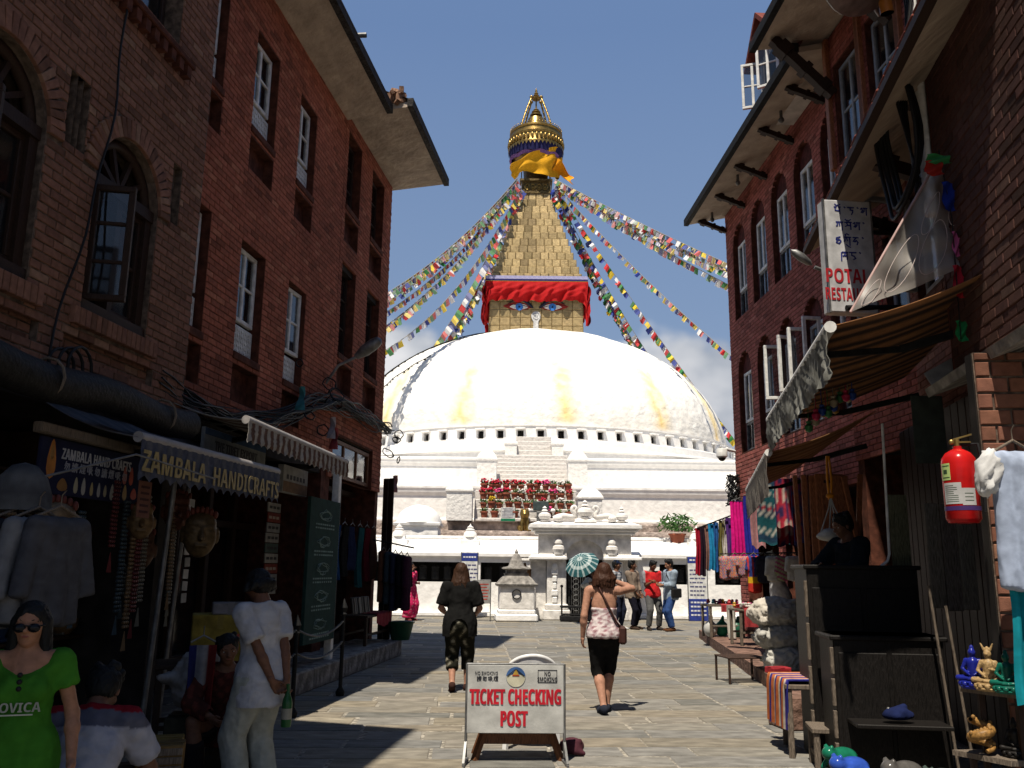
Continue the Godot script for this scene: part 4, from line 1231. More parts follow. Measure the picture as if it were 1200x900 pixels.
# ---------------------------------------------------------------- brick walls with openings
# xf: x along the facade, y up, z out of the wall. ops: {x0, x1, y0, y1, depth, arch, ring, blind}
func op_top(q: Dictionary, x: float) -> float:
	if not q.get("arch", false): return q.y1
	var r: float = (q.x1 - q.x0) / 2.0
	var dx: float = clampf(absf(x - (q.x0 + q.x1) / 2.0), 0, r)
	return q.y1 + sqrt(maxf(0.0, r * r - dx * dx)) * q.get("rise", 1.0)
func brick_wall(b_parent: Node, called: String, xf: Transform3D, w0: float, w1: float, h0: float, h1: float, ops: Array, o: Dictionary) -> MeshInstance3D:
	var mb := mk()
	var P := func(x: float, y: float, z: float) -> Vector3: return xf * V3(x, y, z)
	var xs := [w0, w1]
	for q in ops:
		if q.get("arch", false):
			for k in 11: xs.append(lerpf(q.x0, q.x1, k / 10.0))
		else: xs.append_array([q.x0, q.x1])
	xs.sort()
	for i in xs.size() - 1:
		var a: float = xs[i]; var b: float = xs[i + 1]
		if b - a < 1e-4 or b <= w0 or a >= w1: continue
		var m := (a + b) / 2
		var hit := ops.filter(func(q): return q.x0 < m and q.x1 > m)
		hit.sort_custom(func(p, q): return p.y0 < q.y0)
		var ya := h0; var yb := h0
		for q in hit:
			if q.y0 > ya: mb.quad(P.call(a, ya, 0), P.call(b, yb, 0), P.call(b, q.y0, 0), P.call(a, q.y0, 0))
			ya = op_top(q, a); yb = op_top(q, b)
			var d: float = -q.depth
			mb.quad(P.call(a, ya, d), P.call(b, yb, d), P.call(b, yb, 0), P.call(a, ya, 0))
			mb.quad(P.call(a, q.y0, 0), P.call(b, q.y0, 0), P.call(b, q.y0, d), P.call(a, q.y0, d))
			if q.get("blind", false): mb.quad(P.call(a, q.y0, d), P.call(b, q.y0, d), P.call(b, yb, d), P.call(a, ya, d))
		if h1 > ya: mb.quad(P.call(a, ya, 0), P.call(b, yb, 0), P.call(b, h1, 0), P.call(a, h1, 0))
	for q in ops:
		var d: float = -q.depth
		mb.quad(P.call(q.x0, q.y0, 0), P.call(q.x0, q.y0, d), P.call(q.x0, q.y1, d), P.call(q.x0, q.y1, 0))
		mb.quad(P.call(q.x1, q.y0, d), P.call(q.x1, q.y0, 0), P.call(q.x1, q.y1, 0), P.call(q.x1, q.y1, d))
	var wall := put(mb, called, o.mortar, b_parent)
	var bl: float = o.get("bl", 0.225); var bh: float = o.get("bh", 0.075)
	var proud: float = o.get("proud", 0.012)
	var base: Color = o.base
	var tones := []
	for k in 8:
		var c := base * rf(0.82, 1.15)
		if k == 0: c = base * 0.62
		if k == 1: c = base.lerp(Color(base.r * 1.25, base.g * 1.5, base.b * 1.5), 0.8)
		c.a = 1.0; tones.append(c)
	var jt: float = o.get("joint", 0.011)
	var bases := []
	for t in tones:
		var s := mk(); s.col = t
		s.brick(Vector3.ZERO, V3(bl - jt, bh - jt, 0.05), 0.005, Basis())
		bases.append(s.mesh())
	var rest := mk()
	var dirt := FastNoiseLite.new(); dirt.seed = 31; dirt.frequency = 0.5
	var left: int = o.get("parts", 0)
	var area: Rect2 = o.get("area", Rect2())
	var surf := [[w0, w1, h0, h1, 0.0, ops]]
	for q in ops:
		if q.get("blind", false) and not q.get("plain", false): surf.append([q.x0, q.x1, q.y0, q.y1, -q.depth, []])
	for sf in surf:
		var row := 0
		var y: float = sf[2]
		while y < sf[3] - 0.02:
			var ym := minf(y + bh, sf[3])
			var yc := (y + ym) / 2
			var blocked := []
			for q in sf[5]:
				var top: float = q.y1 + ((q.x1 - q.x0) / 2 * q.get("rise", 1.0) if q.get("arch", false) else 0.0)
				var rg: float = q.get("ring", 0.0)
				if yc > q.y0 - q.get("sill", 0.0) and yc < top + rg:
					var e := 0.0
					if q.get("arch", false) and yc > q.y1:
						var r: float = (q.x1 - q.x0) / 2 + rg
						var rr: float = (yc - q.y1) / q.get("rise", 1.0)
						e = (q.x1 - q.x0) / 2 - sqrt(maxf(0, r * r - rr * rr))
					elif yc > top: continue
					if e < (q.x1 - q.x0) / 2: blocked.append([q.x0 + e, q.x1 - e])
			var x: float = sf[0] - (bl / 2 if row % 2 else 0.0)
			while x < sf[1]:
				var iv := [[maxf(x, sf[0]), minf(x + bl, sf[1])]]
				for bk in blocked:
					var nx := []
					for s in iv:
						if bk[1] <= s[0] or bk[0] >= s[1]: nx.append(s)
						else:
							if bk[0] - s[0] > 0.03: nx.append([s[0], bk[0]])
							if s[1] - bk[1] > 0.03: nx.append([bk[1], s[1]])
					iv = nx
				for s in iv:
					if s[1] - s[0] < 0.03: continue
					var c := V3((s[0] + s[1]) / 2, yc, sf[4] - 0.025 + proud + rf(-0.003, 0.003))
					var id := rng.randi() % 8
					if id < 2 and rf(0, 1) < 0.5: id = 4
					var full: bool = absf(s[1] - s[0] - bl) < 0.001 and ym - y > bh - 0.002
					if left > 0 and full and area.has_point(V2(c.x, c.y)):
						left -= 1
						put_mesh(bases[id], "brick", M.brick_piece, wall, xf * Transform3D(Basis.from_euler(V3(rf(-0.01, 0.01), rf(-0.01, 0.01), rf(-0.006, 0.006))), c))
					else:
						var fd := 1.0 + 0.35 * dirt.get_noise_2d(c.x, c.y * 0.45)
						for q in ops:
							if c.y < q.y0 and c.y > q.y0 - 1.3 and c.x > q.x0 - 0.05 and c.x < q.x1 + 0.05: fd -= 0.16 * (1.0 - (q.y0 - c.y) / 1.3)
						rest.col = tones[id] * fd
						rest.col.a = 1.0
						rest.brick(xf * c, V3(s[1] - s[0] - jt, ym - y - jt, 0.05), 0.005, xf.basis)
				x += bl
			y += bh; row += 1
	stuff(put(rest, "brickwork", M.brick_piece, wall))
	for q in ops:
		if q.get("arch", false) and q.get("ring", 0.0) > 0:
			var r: float = (q.x1 - q.x0) / 2
			var rg: float = q.ring
			var n := int(PI * (r + rg / 2) / 0.075)
			var cx: float = (q.x0 + q.x1) / 2
			for k in n:
				var a := PI * (k + 0.5) / n
				var s := mk(); s.col = tones[rng.randi() % 8]
				var dir := V3(cos(a), sin(a), 0)
				var bs := Basis(V3(-dir.y, dir.x, 0), dir, V3(0, 0, 1))
				s.brick(xf * (V3(cx, q.y1, 0.005) + dir * (r + rg / 2)), V3(PI * (r + rg / 2) / n - 0.012, rg - 0.01, 0.06), 0.005, xf.basis * bs)
				put(s, "arch_brick", M.brick_piece, wall)
		if q.get("sill", 0.0) > 0:   # course of bricks on edge under the opening
			var n := int((q.x1 - q.x0 + 0.3) / 0.075)
			for k in n:
				var s := mk(); s.col = tones[rng.randi() % 8]
				s.brick(xf * V3(q.x0 - 0.15 + (k + 0.5) * (q.x1 - q.x0 + 0.3) / n, q.y0 - q.sill / 2, 0.02), V3((q.x1 - q.x0 + 0.3) / n - 0.011, q.sill - 0.01, 0.09), 0.006, xf.basis)
				put(s, "sill_brick", M.brick_piece, wall)
	return wall
# hollow rest of a house behind its facade (local box x0..x1, y0..y1, z from back to 0)
func house_shell(parent: Node, xf: Transform3D, x0: float, x1: float, y0: float, y1: float, deep: float, m: Material, floors: Array) -> void:
	var box := func(b: MB, xa: float, xb: float, ya: float, yb: float, za: float, zb: float) -> void:
		b.box(xf * V3((xa + xb) / 2, (ya + yb) / 2, (za + zb) / 2), V3(xb - xa, yb - ya, zb - za), xf.basis)
	var sh := mk()
	box.call(sh, x0, x0 + 0.2, y0, y1, -deep, -0.03)
	box.call(sh, x1 - 0.2, x1, y0, y1, -deep, -0.03)
	box.call(sh, x0, x1, y0, y1, -deep - 0.2, -deep)
	put(sh, "outer_wall", m, parent)
	for f in floors:
		var fb := mk()
		box.call(fb, x0 + 0.2, x1 - 0.2, f - 0.12, f + 0.05, -deep, -0.06)
		put(fb, "floor_slab", M.inside, parent)
	var tb := mk()
	box.call(tb, x0 + 0.2, x1 - 0.2, y1 - 0.2, y1, -deep, -0.06)
	put(tb, "top_slab", M.inside, parent)
# sash window: frame bars as one part, panes as its sub-parts
func window(parent: Node, xf: Transform3D, x0: float, x1: float, y0: float, y1: float, z: float, cols: int, rows: int, fw: float, fm: Material, open_deg := 0.0, hinge_right := false, called := "window") -> void:
	var w := x1 - x0; var h := y1 - y0
	var b := mk()
	var base := xf * At(V3(x1 if hinge_right else x0, y0, z))
	if open_deg != 0.0: base = base * Transform3D(Basis(Vector3.UP, deg_to_rad(open_deg)), Vector3.ZERO)
	var off := -w if hinge_right else 0.0
	var bx := func(xa: float, xb: float, ya: float, yb: float, d: float) -> void:
		b.cbox(base * V3(off + (xa + xb) / 2, (ya + yb) / 2, 0), V3(xb - xa, yb - ya, d), 0.006, base.basis)
	bx.call(0, w, 0, fw, 0.06); bx.call(0, w, h - fw, h, 0.06)
	bx.call(0, fw, fw, h - fw, 0.06); bx.call(w - fw, w, fw, h - fw, 0.06)
	for k in range(1, cols): bx.call(w * k / cols - fw * 0.5, w * k / cols + fw * 0.5, fw, h - fw, 0.05)
	for k in range(1, rows): bx.call(fw, w - fw, h * k / rows - fw * 0.3, h * k / rows + fw * 0.3, 0.04)
	var f := put(b, called, fm, parent)
	for i in cols:
		for j in rows:
			var g := mk()
			g.box(base * V3(off + w * (i + 0.5) / cols, h * (j + 0.5) / rows, 0), V3(w / cols - fw * 0.6, h / rows - fw * 0.3, 0.006), base.basis)
			put(g, "pane", M.glass, f)
# pierced screen of little crosses
func grille(parent: Node, xf: Transform3D, x0: float, x1: float, y0: float, y1: float, z: float) -> void:
	var b := mk()
	var nx := 6; var ny := 5
	for k in nx + 1: b.box(xf * V3(lerpf(x0, x1, float(k) / nx), (y0 + y1) / 2, z), V3(0.022, y1 - y0, 0.02), xf.basis)
	for k in ny + 1: b.box(xf * V3((x0 + x1) / 2, lerpf(y0, y1, float(k) / ny), z - 0.011), V3(x1 - x0, 0.022, 0.02), xf.basis)
	for i in nx:
		for j in ny: b.box(xf * V3(lerpf(x0, x1, (i + 0.5) / nx), lerpf(y0, y1, (j + 0.5) / ny), z + 0.004), V3(0.05, 0.05, 0.015), xf.basis * Basis(V3(0, 0, 1), PI / 4))
	put(b, "pierced_grille", M.white_frame, parent)
# eave: soffit slab that tilts up or down outwards, edged with tiles
func eave(parent: Node, xf: Transform3D, x0: float, x1: float, hin: float, hout: float, over: float, up: float, deep: float, tile: Material, gutter: Material, gh := 0.16) -> void:
	var P := func(x: float, y: float, z: float) -> Vector3: return xf * V3(x, y, z)
	var b := mk()
	b.quad(P.call(x0, hin, -0.1), P.call(x1, hin, -0.1), P.call(x1, hout, over), P.call(x0, hout, over))
	b.quad(P.call(x0, hin + 0.1, -0.1), P.call(x0, hin, -0.1), P.call(x0, hout, over), P.call(x0, hout + 0.1, over))
	b.quad(P.call(x1, hin, -0.1), P.call(x1, hin + 0.1, -0.1), P.call(x1, hout + 0.1, over), P.call(x1, hout, over))
	b.quad(P.call(x0, hout, over), P.call(x1, hout, over), P.call(x1, hout + 0.1, over), P.call(x0, hout + 0.1, over))
	put(b, "soffit", M.plaster_cream, parent)
	b = mk()
	b.box(P.call((x0 + x1) / 2, hout + gh * 0.4, over + 0.03 + gh * 0.15), V3(x1 - x0 + 0.1, gh, 0.06 + gh * 0.3), xf.basis)
	put(b, "gutter", gutter, parent)
	# roof slope of overlapping tiles, several courses, edge tiles as parts
	var rf_ := mk()
	var n := int((x1 - x0) / 0.2)
	var courses := int((deep + over) / 0.3)
	var tan_ := up
	b = mk()
	b.quad(P.call(x0 - 0.05, hout + 0.12, over + 0.06), P.call(x1 + 0.05, hout + 0.12, over + 0.06), P.call(x1 + 0.05, hout + 0.12 + (deep + over) * tan_, -deep), P.call(x0 - 0.05, hout + 0.12 + (deep + over) * tan_, -deep))
	var roof := put(b, "roof", tile, parent)
	var ang := atan(tan_)
	var tb := xf.basis * Basis(Vector3.RIGHT, ang)
	var one := mk()
	one.cbox(Vector3.ZERO, V3(0.19, 0.028, 0.36), 0.008)
	var om := one.mesh()
	for j in courses:
		for i in n:
			var zz := over + 0.1 - (j + 0.5) * 0.3
			var c: Vector3 = P.call(x0 + (i + 0.5) * (x1 - x0) / n + rf(-0.008, 0.008), hout + 0.16 + (over - zz) * tan_ + rf(-0.006, 0.008), zz)
			var bs := tb * Basis.from_euler(V3(0.06 + rf(-0.02, 0.02), rf(-0.04, 0.04), rf(-0.02, 0.02)))
			if j == 0: put_mesh(om, "roof_tile", tile, roof, Transform3D(bs, c))
			else: rf_.box(c, V3(0.19, 0.028, 0.36), bs)
	if courses > 1: stuff(put(rf_, "upper_tiles", tile, roof))
# carved timber strut from wall to eave
func strut(parent: Node, a: Vector3, b: Vector3, w := 0.11) -> void:
	var m := mk()
	var d := b - a
	for s in [[0.0, 1.0, 1.0], [0.1, 0.22, 1.35], [0.42, 0.5, 1.35], [0.74, 0.9, 1.45]]: m.bar(a + d * s[0], a + d * s[1], w * s[2], w * s[2] * 1.1)
	put(m, "eave_strut", M.dark_wood, parent)

# ---------------------------------------------------------------- left side of the street
var LX := Transform3D()    # red facade: x = metres along the street from beside the camera
var LN := Transform3D()    # older brick facade, a step nearer the street
var RX := Transform3D()    # far right facade: x from its far corner towards the camera
var R2 := Transform3D()
var R3 := Transform3D()
var R4 := Transform3D()   # recessed wall under the pent roof
func set_frames() -> void:
	LX = frame(V3(-4.825, 0, 0), V3(0.125, 0, -1))
	LN = frame(V3(-4.62, 0, 0), V3(0.125, 0, -1))
	RX = frame(V3(5.2, 0, -20), V3(0.043, 0, 1))
	R2 = frame(V3(5.12, 0, -12.8), V3(0.043, 0, 1))
	R4 = frame(V3(4.8, 0, -10), V3(-0.16, 0, 1))
	R3 = frame(V3(4.2, 0, -10), V3(-0.16, 0, 1))
func build_left() -> void:
	# old brick house with arched windows
	var la := thing("arched_brick_house", "old brown brick house with arched timber windows, nearest on the left", "house")
	var ops := []
	for c in [0.85, 2.56, 4.28, 6.0, 7.74]:
		ops.append({"x0": c - 0.52, "x1": c + 0.52, "y0": 3.74, "y1": 5.03, "depth": 0.3, "arch": true, "ring": 0.2, "sill": 0.16})
		ops.append({"x0": c - 0.7, "x1": c + 0.72, "y0": 3.3, "y1": 3.52, "depth": 0.07, "blind": true})
		ops.append({"x0": c - 0.48, "x1": c + 0.6, "y0": 6.95, "y1": 8.5, "depth": 0.3, "sill": 0.12})
		for s in [-1.0, 1.0]:
			ops.append({"x0": c + s * 0.82 - 0.09, "x1": c + s * 0.82 + 0.09, "y0": 5.05, "y1": 5.72, "depth": 0.08, "blind": true, "plain": true})
	var w := brick_wall(la, "wall", LN, -2.2, 9.1, 3.0, 10.2, ops, {"mortar": M.mortar_old, "base": Color(0.23, 0.115, 0.08), "parts": 300, "area": Rect2(6.35, 3.0, 2.8, 5.0), "bh": 0.08, "bl": 0.23, "joint": 0.014})
	house_shell(la, LN, -2.2, 9.1, 0.0, 10.2, 6.0, M.inside, [3.0, 6.2])
	for c in [0.85, 2.56, 4.28, 6.0, 7.74]:
		# heavy timber frame with fanlight and a shutter that stands ajar
		var b := mk()
		var z := -0.12
		for s in [-1.0, 1.0]: b.box(LN * V3(c + s * 0.46, 4.4, z), V3(0.1, 1.32, 0.14), LN.basis)
		b.box(LN * V3(c, 5.0, z + 0.01), V3(1.02, 0.11, 0.16), LN.basis)
		b.box(LN * V3(c, 3.8, z + 0.01), V3(1.04, 0.1, 0.2), LN.basis)
		b.box(LN * V3(c - 0.02, 4.38, z), V3(0.07, 1.2, 0.12), LN.basis)
		var arcp := []
		for k in 13: arcp.append(LN * V3(c + cos(PI * k / 12) * 0.47, 5.03 + sin(PI * k / 12) * 0.47, z))
		b.tube(arcp, 0.055, 6)
		for a in [0.6, 1.2, 1.94, 2.54]: b.bar(LN * V3(c, 5.05, z), LN * V3(c + cos(a) * 0.46, 5.03 + sin(a) * 0.46, z), 0.045, 0.05)
		put(b, "arched_window", M.dark_wood, la)
		window(la, LN, c + 0.02, c + 0.42, 3.86, 4.94, z, 1, 2, 0.055, M.dark_wood, 0.0, false, "casement")
		window(la, LN, c - 0.42, c - 0.06, 3.86, 4.94, z + 0.05, 1, 3, 0.055, M.dark_wood, -72.0, false, "open_casement")
		window(la, LN, c - 0.44, c + 0.56, 7.0, 8.46, -0.2, 2, 2, 0.06, M.dark_wood)
		var cu := mk()
		cu.sheet(func(u: float, v: float) -> Vector3: return LN * V3(c - 0.4 + 0.92 * u, lerpf(8.44, 7.04, v), -0.34 + 0.03 * sin(u * 50.0)), 60, 6)
		put(cu, "curtain", cloth(Color(0.06, 0.12, 0.28)), la)
		# dentil course under the upper sill
		for k in 9:
			b = mk()
			b.box(LN * V3(c - 0.62 + k * 0.165, 6.74, 0.05), V3(0.085, 0.12, 0.09), LN.basis)
			put(b, "dentil", M.mortar_red, la)
		b = mk(); b.cbox(LN * V3(c + 0.04, 6.845, 0.05), V3(1.5, 0.07, 0.13), 0.01, LN.basis)
		put(b, "string_course", M.mortar_red, la)
	eave(la, LN, -2.2, 5.2, 10.15, 10.0, 1.35, 0.45, 3.0, M.slate, M.slate)
	# red house, two ranges whose floors do not line up
	var lb := thing("red_brick_house", "red painted brick house with white sash windows and pierced grilles, mid left", "house")
	ops = []
	for x in [[9.2, 9.78], [10.64, 11.4], [12.27, 12.98]]:
		for y in [[4.24, 5.72], [7.34, 8.74]]:
			ops.append({"x0": x[0], "x1": x[1], "y0": y[0], "y1": y[1], "depth": 0.2})
			ops.append({"x0": x[0], "x1": x[1] + 0.02, "y0": y[0] - 0.62, "y1": y[0] - 0.16, "depth": 0.14, "blind": true, "plain": true})
	brick_wall(lb, "wall", LX, 9.12, 14.42, 3.3, 9.5, ops, {"mortar": M.mortar_red, "base": Color(0.37, 0.122, 0.075), "parts": 300, "area": Rect2(9.1, 4.6, 5.3, 2.2), "bh": 0.078, "bl": 0.235, "joint": 0.012, "proud": 0.009})
	house_shell(lb, LX, 9.12, 14.42, 0.0, 9.5, 6.0, M.mortar_red, [3.2, 6.4])
	for x in [[9.2, 9.78], [10.64, 11.4], [12.27, 12.98]]:
		for y in [[4.24, 5.72], [7.34, 8.74]]:
			window(lb, LX, x[0] + 0.03, x[1] - 0.03, y[0] + 0.46, y[1] - 0.03, -0.13, 2, 2, 0.055, M.white_frame, -4.0 if x[0] > 12 and y[0] < 5 else 0.0)
			grille(lb, LX, x[0] + 0.04, x[1] - 0.04, y[0] + 0.05, y[0] + 0.4, -0.11)
			var s := mk(); s.cbox(LX * V3((x[0] + x[1]) / 2, y[0] - 0.055, 0.0), V3(x[1] - x[0] + 0.04, 0.1, 0.06), 0.01, LX.basis)
			put(s, "sill", M.mortar_red, lb)
	eave(lb, LX, 8.9, 14.45, 9.47, 9.62, 0.72, 0.4, 2.5, M.slate, M.slate)
	var lc := thing("corner_brick_house", "red brick corner house with unframed dark windows, at the far left corner", "house")
	ops = []
	for x in [[14.6, 15.4], [16.15, 17.0]]:
		for y in [[5.22, 6.88], [7.95, 9.35]]:
			ops.append({"x0": x[0], "x1": x[1], "y0": y[0], "y1": y[1], "depth": 0.2})
			ops.append({"x0": x[0], "x1": x[1], "y0": y[0] - 0.66, "y1": y[0] - 0.16, "depth": 0.14, "blind": true, "plain": true})
	ops.append({"x0": 14.62, "x1": 17.0, "y0": 3.05, "y1": 3.8, "depth": 0.12})
	brick_wall(lc, "wall", LX, 14.425, 17.62, 3.05, 9.7, ops, {"mortar": M.mortar_red, "base": Color(0.36, 0.12, 0.075), "parts": 200, "area": Rect2(14.4, 4.2, 3.2, 2.6), "bh": 0.078, "bl": 0.235, "joint": 0.012, "proud": 0.009})
	house_shell(lc, LX, 14.43, 17.62, 0.0, 9.7, 6.0, M.mortar_red, [3.9, 6.9])
	for x in [[14.6, 15.4], [16.15, 17.0]]:
		for y in [[5.22, 6.88], [7.95, 9.35]]:
			window(lc, LX, x[0] + 0.03, x[1] - 0.03, y[0] + 0.03, y[1] - 0.03, -0.17, 2, 3, 0.06, M.dark_wood)
			var s := mk(); s.cbox(LX * V3((x[0] + x[1]) / 2, y[0] - 0.055, 0.0), V3(x[1] - x[0] + 0.04, 0.1, 0.06), 0.01, LX.basis)
			put(s, "sill", M.mortar_red, lc)
	window(lc, LX, 14.66, 16.96, 3.1, 3.75, -0.08, 3, 1, 0.07, M.brown_wood, 0, false, "transom_window")
	eave(lc, LX, 14.5, 17.75, 9.62, 9.72, 1.1, 0.4, 2.5, M.slate, M.slate)
	var rb := mk()
	for k in 26: rb.box(LX * V3(14.46 + rf(-0.03, 0.12), 9.8 + rf(0, 0.25), rf(0.3, 1.0)), V3(rf(0.06, 0.2), rf(0.04, 0.1), rf(0.06, 0.2)), Basis.from_euler(V3(rf(0, 3), rf(0, 3), rf(0, 3))))
	stuff(put(rb, "broken_eave_rubble", mat("rubble", Color(0.3, 0.17, 0.11), 0.9, "pit", 2.0, "fine_n", 0.6), lc))
	# bamboo or steel rods above the roof
	var rd := thing("roof_rods", "thin steel rods with a crossbar standing on the middle left roof", "rods", LX * V3(13.6, 10.0, -0.2))
	for k in 3:
		var b := mk(); b.tube([V3(-0.5 + k * 0.35, -0.2, k * 0.1), V3(-0.5 + k * 0.36, 3.0, k * 0.1)], 0.025, 6)
		put(b, "rod", M.grey_metal, rd)
	var cb := mk(); cb.tube([V3(-0.1, 0.55, 0.1), V3(0.75, 0.6, 0.1)], 0.045, 8)
	put(cb, "crossbar", M.grey_metal, rd)
	# bundle of cables along the facade
	var cbn := thing("cable_bundle", "thick tangle of black cables slung along the left facades", "cables")
	for k in 26:
		var b := mk()
		var path := []
		var o1 := rf(-0.14, 0.14); var ph := rf(0, 6); var am := rf(0.02, 0.07); var zz := rf(0.04, 0.22)
		for q in 40:
			var t := q / 39.0
			var s := lerpf(8.6, 17.7, t)
			var base := 3.42 + 0.9 * smoothstep(0.25, 0.72, t) - 0.25 * sin(t * 9.0) * (1.0 - t) * 0.6
			path.append(LX * V3(s, base + o1 * (0.6 + 0.6 * sin(t * 7.0 + ph)) + am * sin(t * 31.0 + ph), zz + 0.05 * sin(t * 23.0 + ph * 2.0)))
		b.tube(path, rf(0.006, 0.014), 5)
		put(b, "cable", M.cable, cbn)
	for k in 14:
		var b := mk()
		var c := LX * V3(rf(12.3, 14.2) if k < 9 else 17.6, rf(3.7, 4.5), rf(0.1, 0.4))
		var path := []
		var r := rf(0.05, 0.13); var ax := V3(rf(-1, 1), rf(-1, 1), rf(-1, 1)).normalized()
		var u := ax.cross(Vector3.UP).normalized(); var v := ax.cross(u)
		for q in 16: path.append(c + (u * cos(q * 0.5) + v * sin(q * 0.5)) * r * (1.0 + 0.1 * sin(q * 2.3)))
		b.tube(path, 0.011, 5)
		put(b, "cable_loop", M.cable, cbn)
	for q in [[12.2, 4.1, Color(0.05, 0.2, 0.22)], [13.6, 3.9, Color(0.4, 0.35, 0.35)], [13.75, 3.75, Color(0.3, 0.06, 0.06)], [17.6, 3.4, Color(0.4, 0.2, 0.18)]]:
		var b := mk()
		b.sheet(func(u: float, v: float) -> Vector3: return LX * V3(q[0] + 0.12 * u + 0.05 * sin(v * 5.0), q[1] - 0.34 * v, 0.3 + 0.06 * sin(u * 5.0 + v * 3.0)), 6, 8)
		put(b, "rag", cloth(q[2]), cbn)
	var wire := thing("facade_wire", "thin black wire strung down the old brick front to the shop roof", "wire")
	var wb := mk()
	var wp := []
	for q in 24:
		var t := q / 23.0
		wp.append(LN * V3(lerpf(7.25, 6.9, t) + 0.16 * sin(t * 4.0), lerpf(7.2, 3.1, t), 0.06 + 0.02 * sin(t * 20.0)))
	wb.tube(wp, 0.011, 5)
	put(wb, "wire", M.cable, wire)
	wb = mk()
	for k in 3:
		wp = []
		for q in 18: wp.append(LN * V3(6.9 + cos(q * 0.42) * 0.16 + k * 0.09, 3.18 + sin(q * 0.42) * (0.12 + 0.03 * k), 0.12 + 0.02 * k))
		wb.tube(wp, 0.014, 5)
	put(wb, "coil", M.cable, wire)
	# street lamp on the left facade
	var lm := thing("street_lamp", "dark bracket lamp sticking out of the left corner house", "lamp", LX * V3(14.1, 4.55, 0.0))
	var lb2 := mk()
	var o := LX.basis
	lb2.tube([Vector3.ZERO, o * V3(0, 0.3, 0.2), o * V3(0.15, 0.5, 0.5)], 0.025, 8)
	put(lb2, "arm", M.grey_metal, lm)
	lb2 = mk()
	lb2.lathe([V2(0, 0), V2(0.05, 0.02), V2(0.1, 0.2), V2(0.1, 0.4), V2(0.07, 0.5), V2(0, 0.54)], 16, o * V3(0.12, 0.46, 0.44), o * Basis(Vector3.RIGHT, 0.95))
	put(lb2, "lamp_head", M.grey_metal, lm)
func build_right() -> void:
	var ra := thing("arched_red_house", "crimson brick house with arched white windows and bracketed eave, far right", "house")
	var ops := []
	var cs := [0.98, 2.33, 3.65, 4.95, 6.25]
	for c in cs:
		ops.append({"x0": c - 0.46, "x1": c + 0.46, "y0": 7.28, "y1": 9.0, "depth": 0.16, "arch": true, "rise": 1.1, "ring": 0.0})
		ops.append({"x0": c - 0.46, "x1": c + 0.46, "y0": 4.2, "y1": 5.95, "depth": 0.16, "arch": true, "rise": 1.1, "ring": 0.0})
	ops.append({"x0": 0.6, "x1": 2.6, "y0": 0.4, "y1": 3.0, "depth": 0.3}); ops.append({"x0": 3.0, "x1": 5.0, "y0": 0.4, "y1": 3.0, "depth": 0.3}); ops.append({"x0": 5.3, "x1": 6.9, "y0": 0.4, "y1": 3.0, "depth": 0.3})
	brick_wall(ra, "wall", RX, 0.0, 7.25, 0.0, 10.2, ops, {"mortar": M.mortar_red, "base": Color(0.36, 0.115, 0.095), "parts": 300, "area": Rect2(0, 3.2, 5.0, 1.6), "bh": 0.085, "bl": 0.24, "joint": 0.014, "proud": 0.008})
	house_shell(ra, RX, 0.0, 7.25, 0.0, 10.2, 7.0, M.mortar_red, [3.4, 6.8])
	for c in cs:
		for y in [7.28, 4.2]:
			var b := mk()
			var arch := PackedVector2Array()
			for k in 13: arch.append(V2(c + cos(PI * k / 12) * 0.46, y + 1.74 + sin(PI * k / 12) * 0.5))
			b.prism(arch, -0.155, -0.1, RX)
			for s in [-1.0, 1.0]: b.box(RX * V3(c + s * 0.4, y + 0.9, -0.13), V3(0.12, 1.72, 0.06), RX.basis)
			put(b, "arch_infill", M.red_plaster, ra)
			window(ra, RX, c - 0.33, c + 0.33, y + 0.66, y + 1.8, -0.11, 2, 1, 0.07, M.white_frame)
			window(ra, RX, c - 0.33, c + 0.33, y + 0.03, y + 0.64, -0.12, 2, 1, 0.035, M.grey_metal, 0, false, "lower_light")
	# two casements that stand open on the floor below
	for q in [[3.65, -100.0, false], [4.95, -95.0, false]]:
		window(ra, RX, q[0] - 0.34, q[0] - 0.0, 4.9, 6.0, 0.0, 1, 1, 0.06, M.white_frame, q[1], false, "open_casement")
		window(ra, RX, q[0] + 0.0, q[0] + 0.34, 4.9, 6.0, 0.0, 1, 1, 0.06, M.white_frame, -q[1], true, "open_casement")
	eave(ra, RX, -0.12, 7.2, 10.15, 9.93, 0.88, 0.62, 3.2, M.red_tile, M.black_metal)
	for x in [0.05, 1.55, 3.05, 4.6, 6.1]: strut(ra, RX * V3(x, 9.72, 0.0), RX * V3(x, 9.98, 0.68), 0.09)
	for x in [0.45, 2.5, 5.2]:
		var b := mk(); b.tube([RX * V3(x, 10.02, 0.45), RX * V3(x, 9.88, 0.45)], 0.03, 8); b.ball(RX * V3(x, 9.84, 0.45), V3(0.055, 0.06, 0.055), 10, 6)
		put(b, "soffit_lamp", M.grey_metal, ra)
	# dormer
	var b2 := mk()
	var D := RX * At(V3(5.2, 10.35, 0.55))
	b2.box(D * V3(0, 0.35, -0.6), V3(1.1, 1.3, 1.2), D.basis)
	b2.prism(PackedVector2Array([V2(-0.55, 1.0), V2(0.55, 1.0), V2(0, 1.55)]), -1.2, 0.0, D)
	var dm := put(b2, "dormer", mat("dormer_white", Color(0.6, 0.56, 0.52), 0.8, "blotch_soft", 0.8, "fine_n", 0.3), ra)
	b2 = mk()
	for s in [-1.0, 1.0]:
		var d := D.basis * Basis(V3(0, 0, 1), s * 0.785)
		b2.box(D * V3(s * -0.38, 1.3, -0.5), V3(1.12, 0.08, 1.6), d)
	put(b2, "dormer_roof", M.red_tile, dm)
	b2 = mk(); b2.box(D * V3(0, 0.45, 0.005), V3(0.8, 0.95, 0.02), D.basis)
	put(b2, "dormer_opening", M.inside, dm)
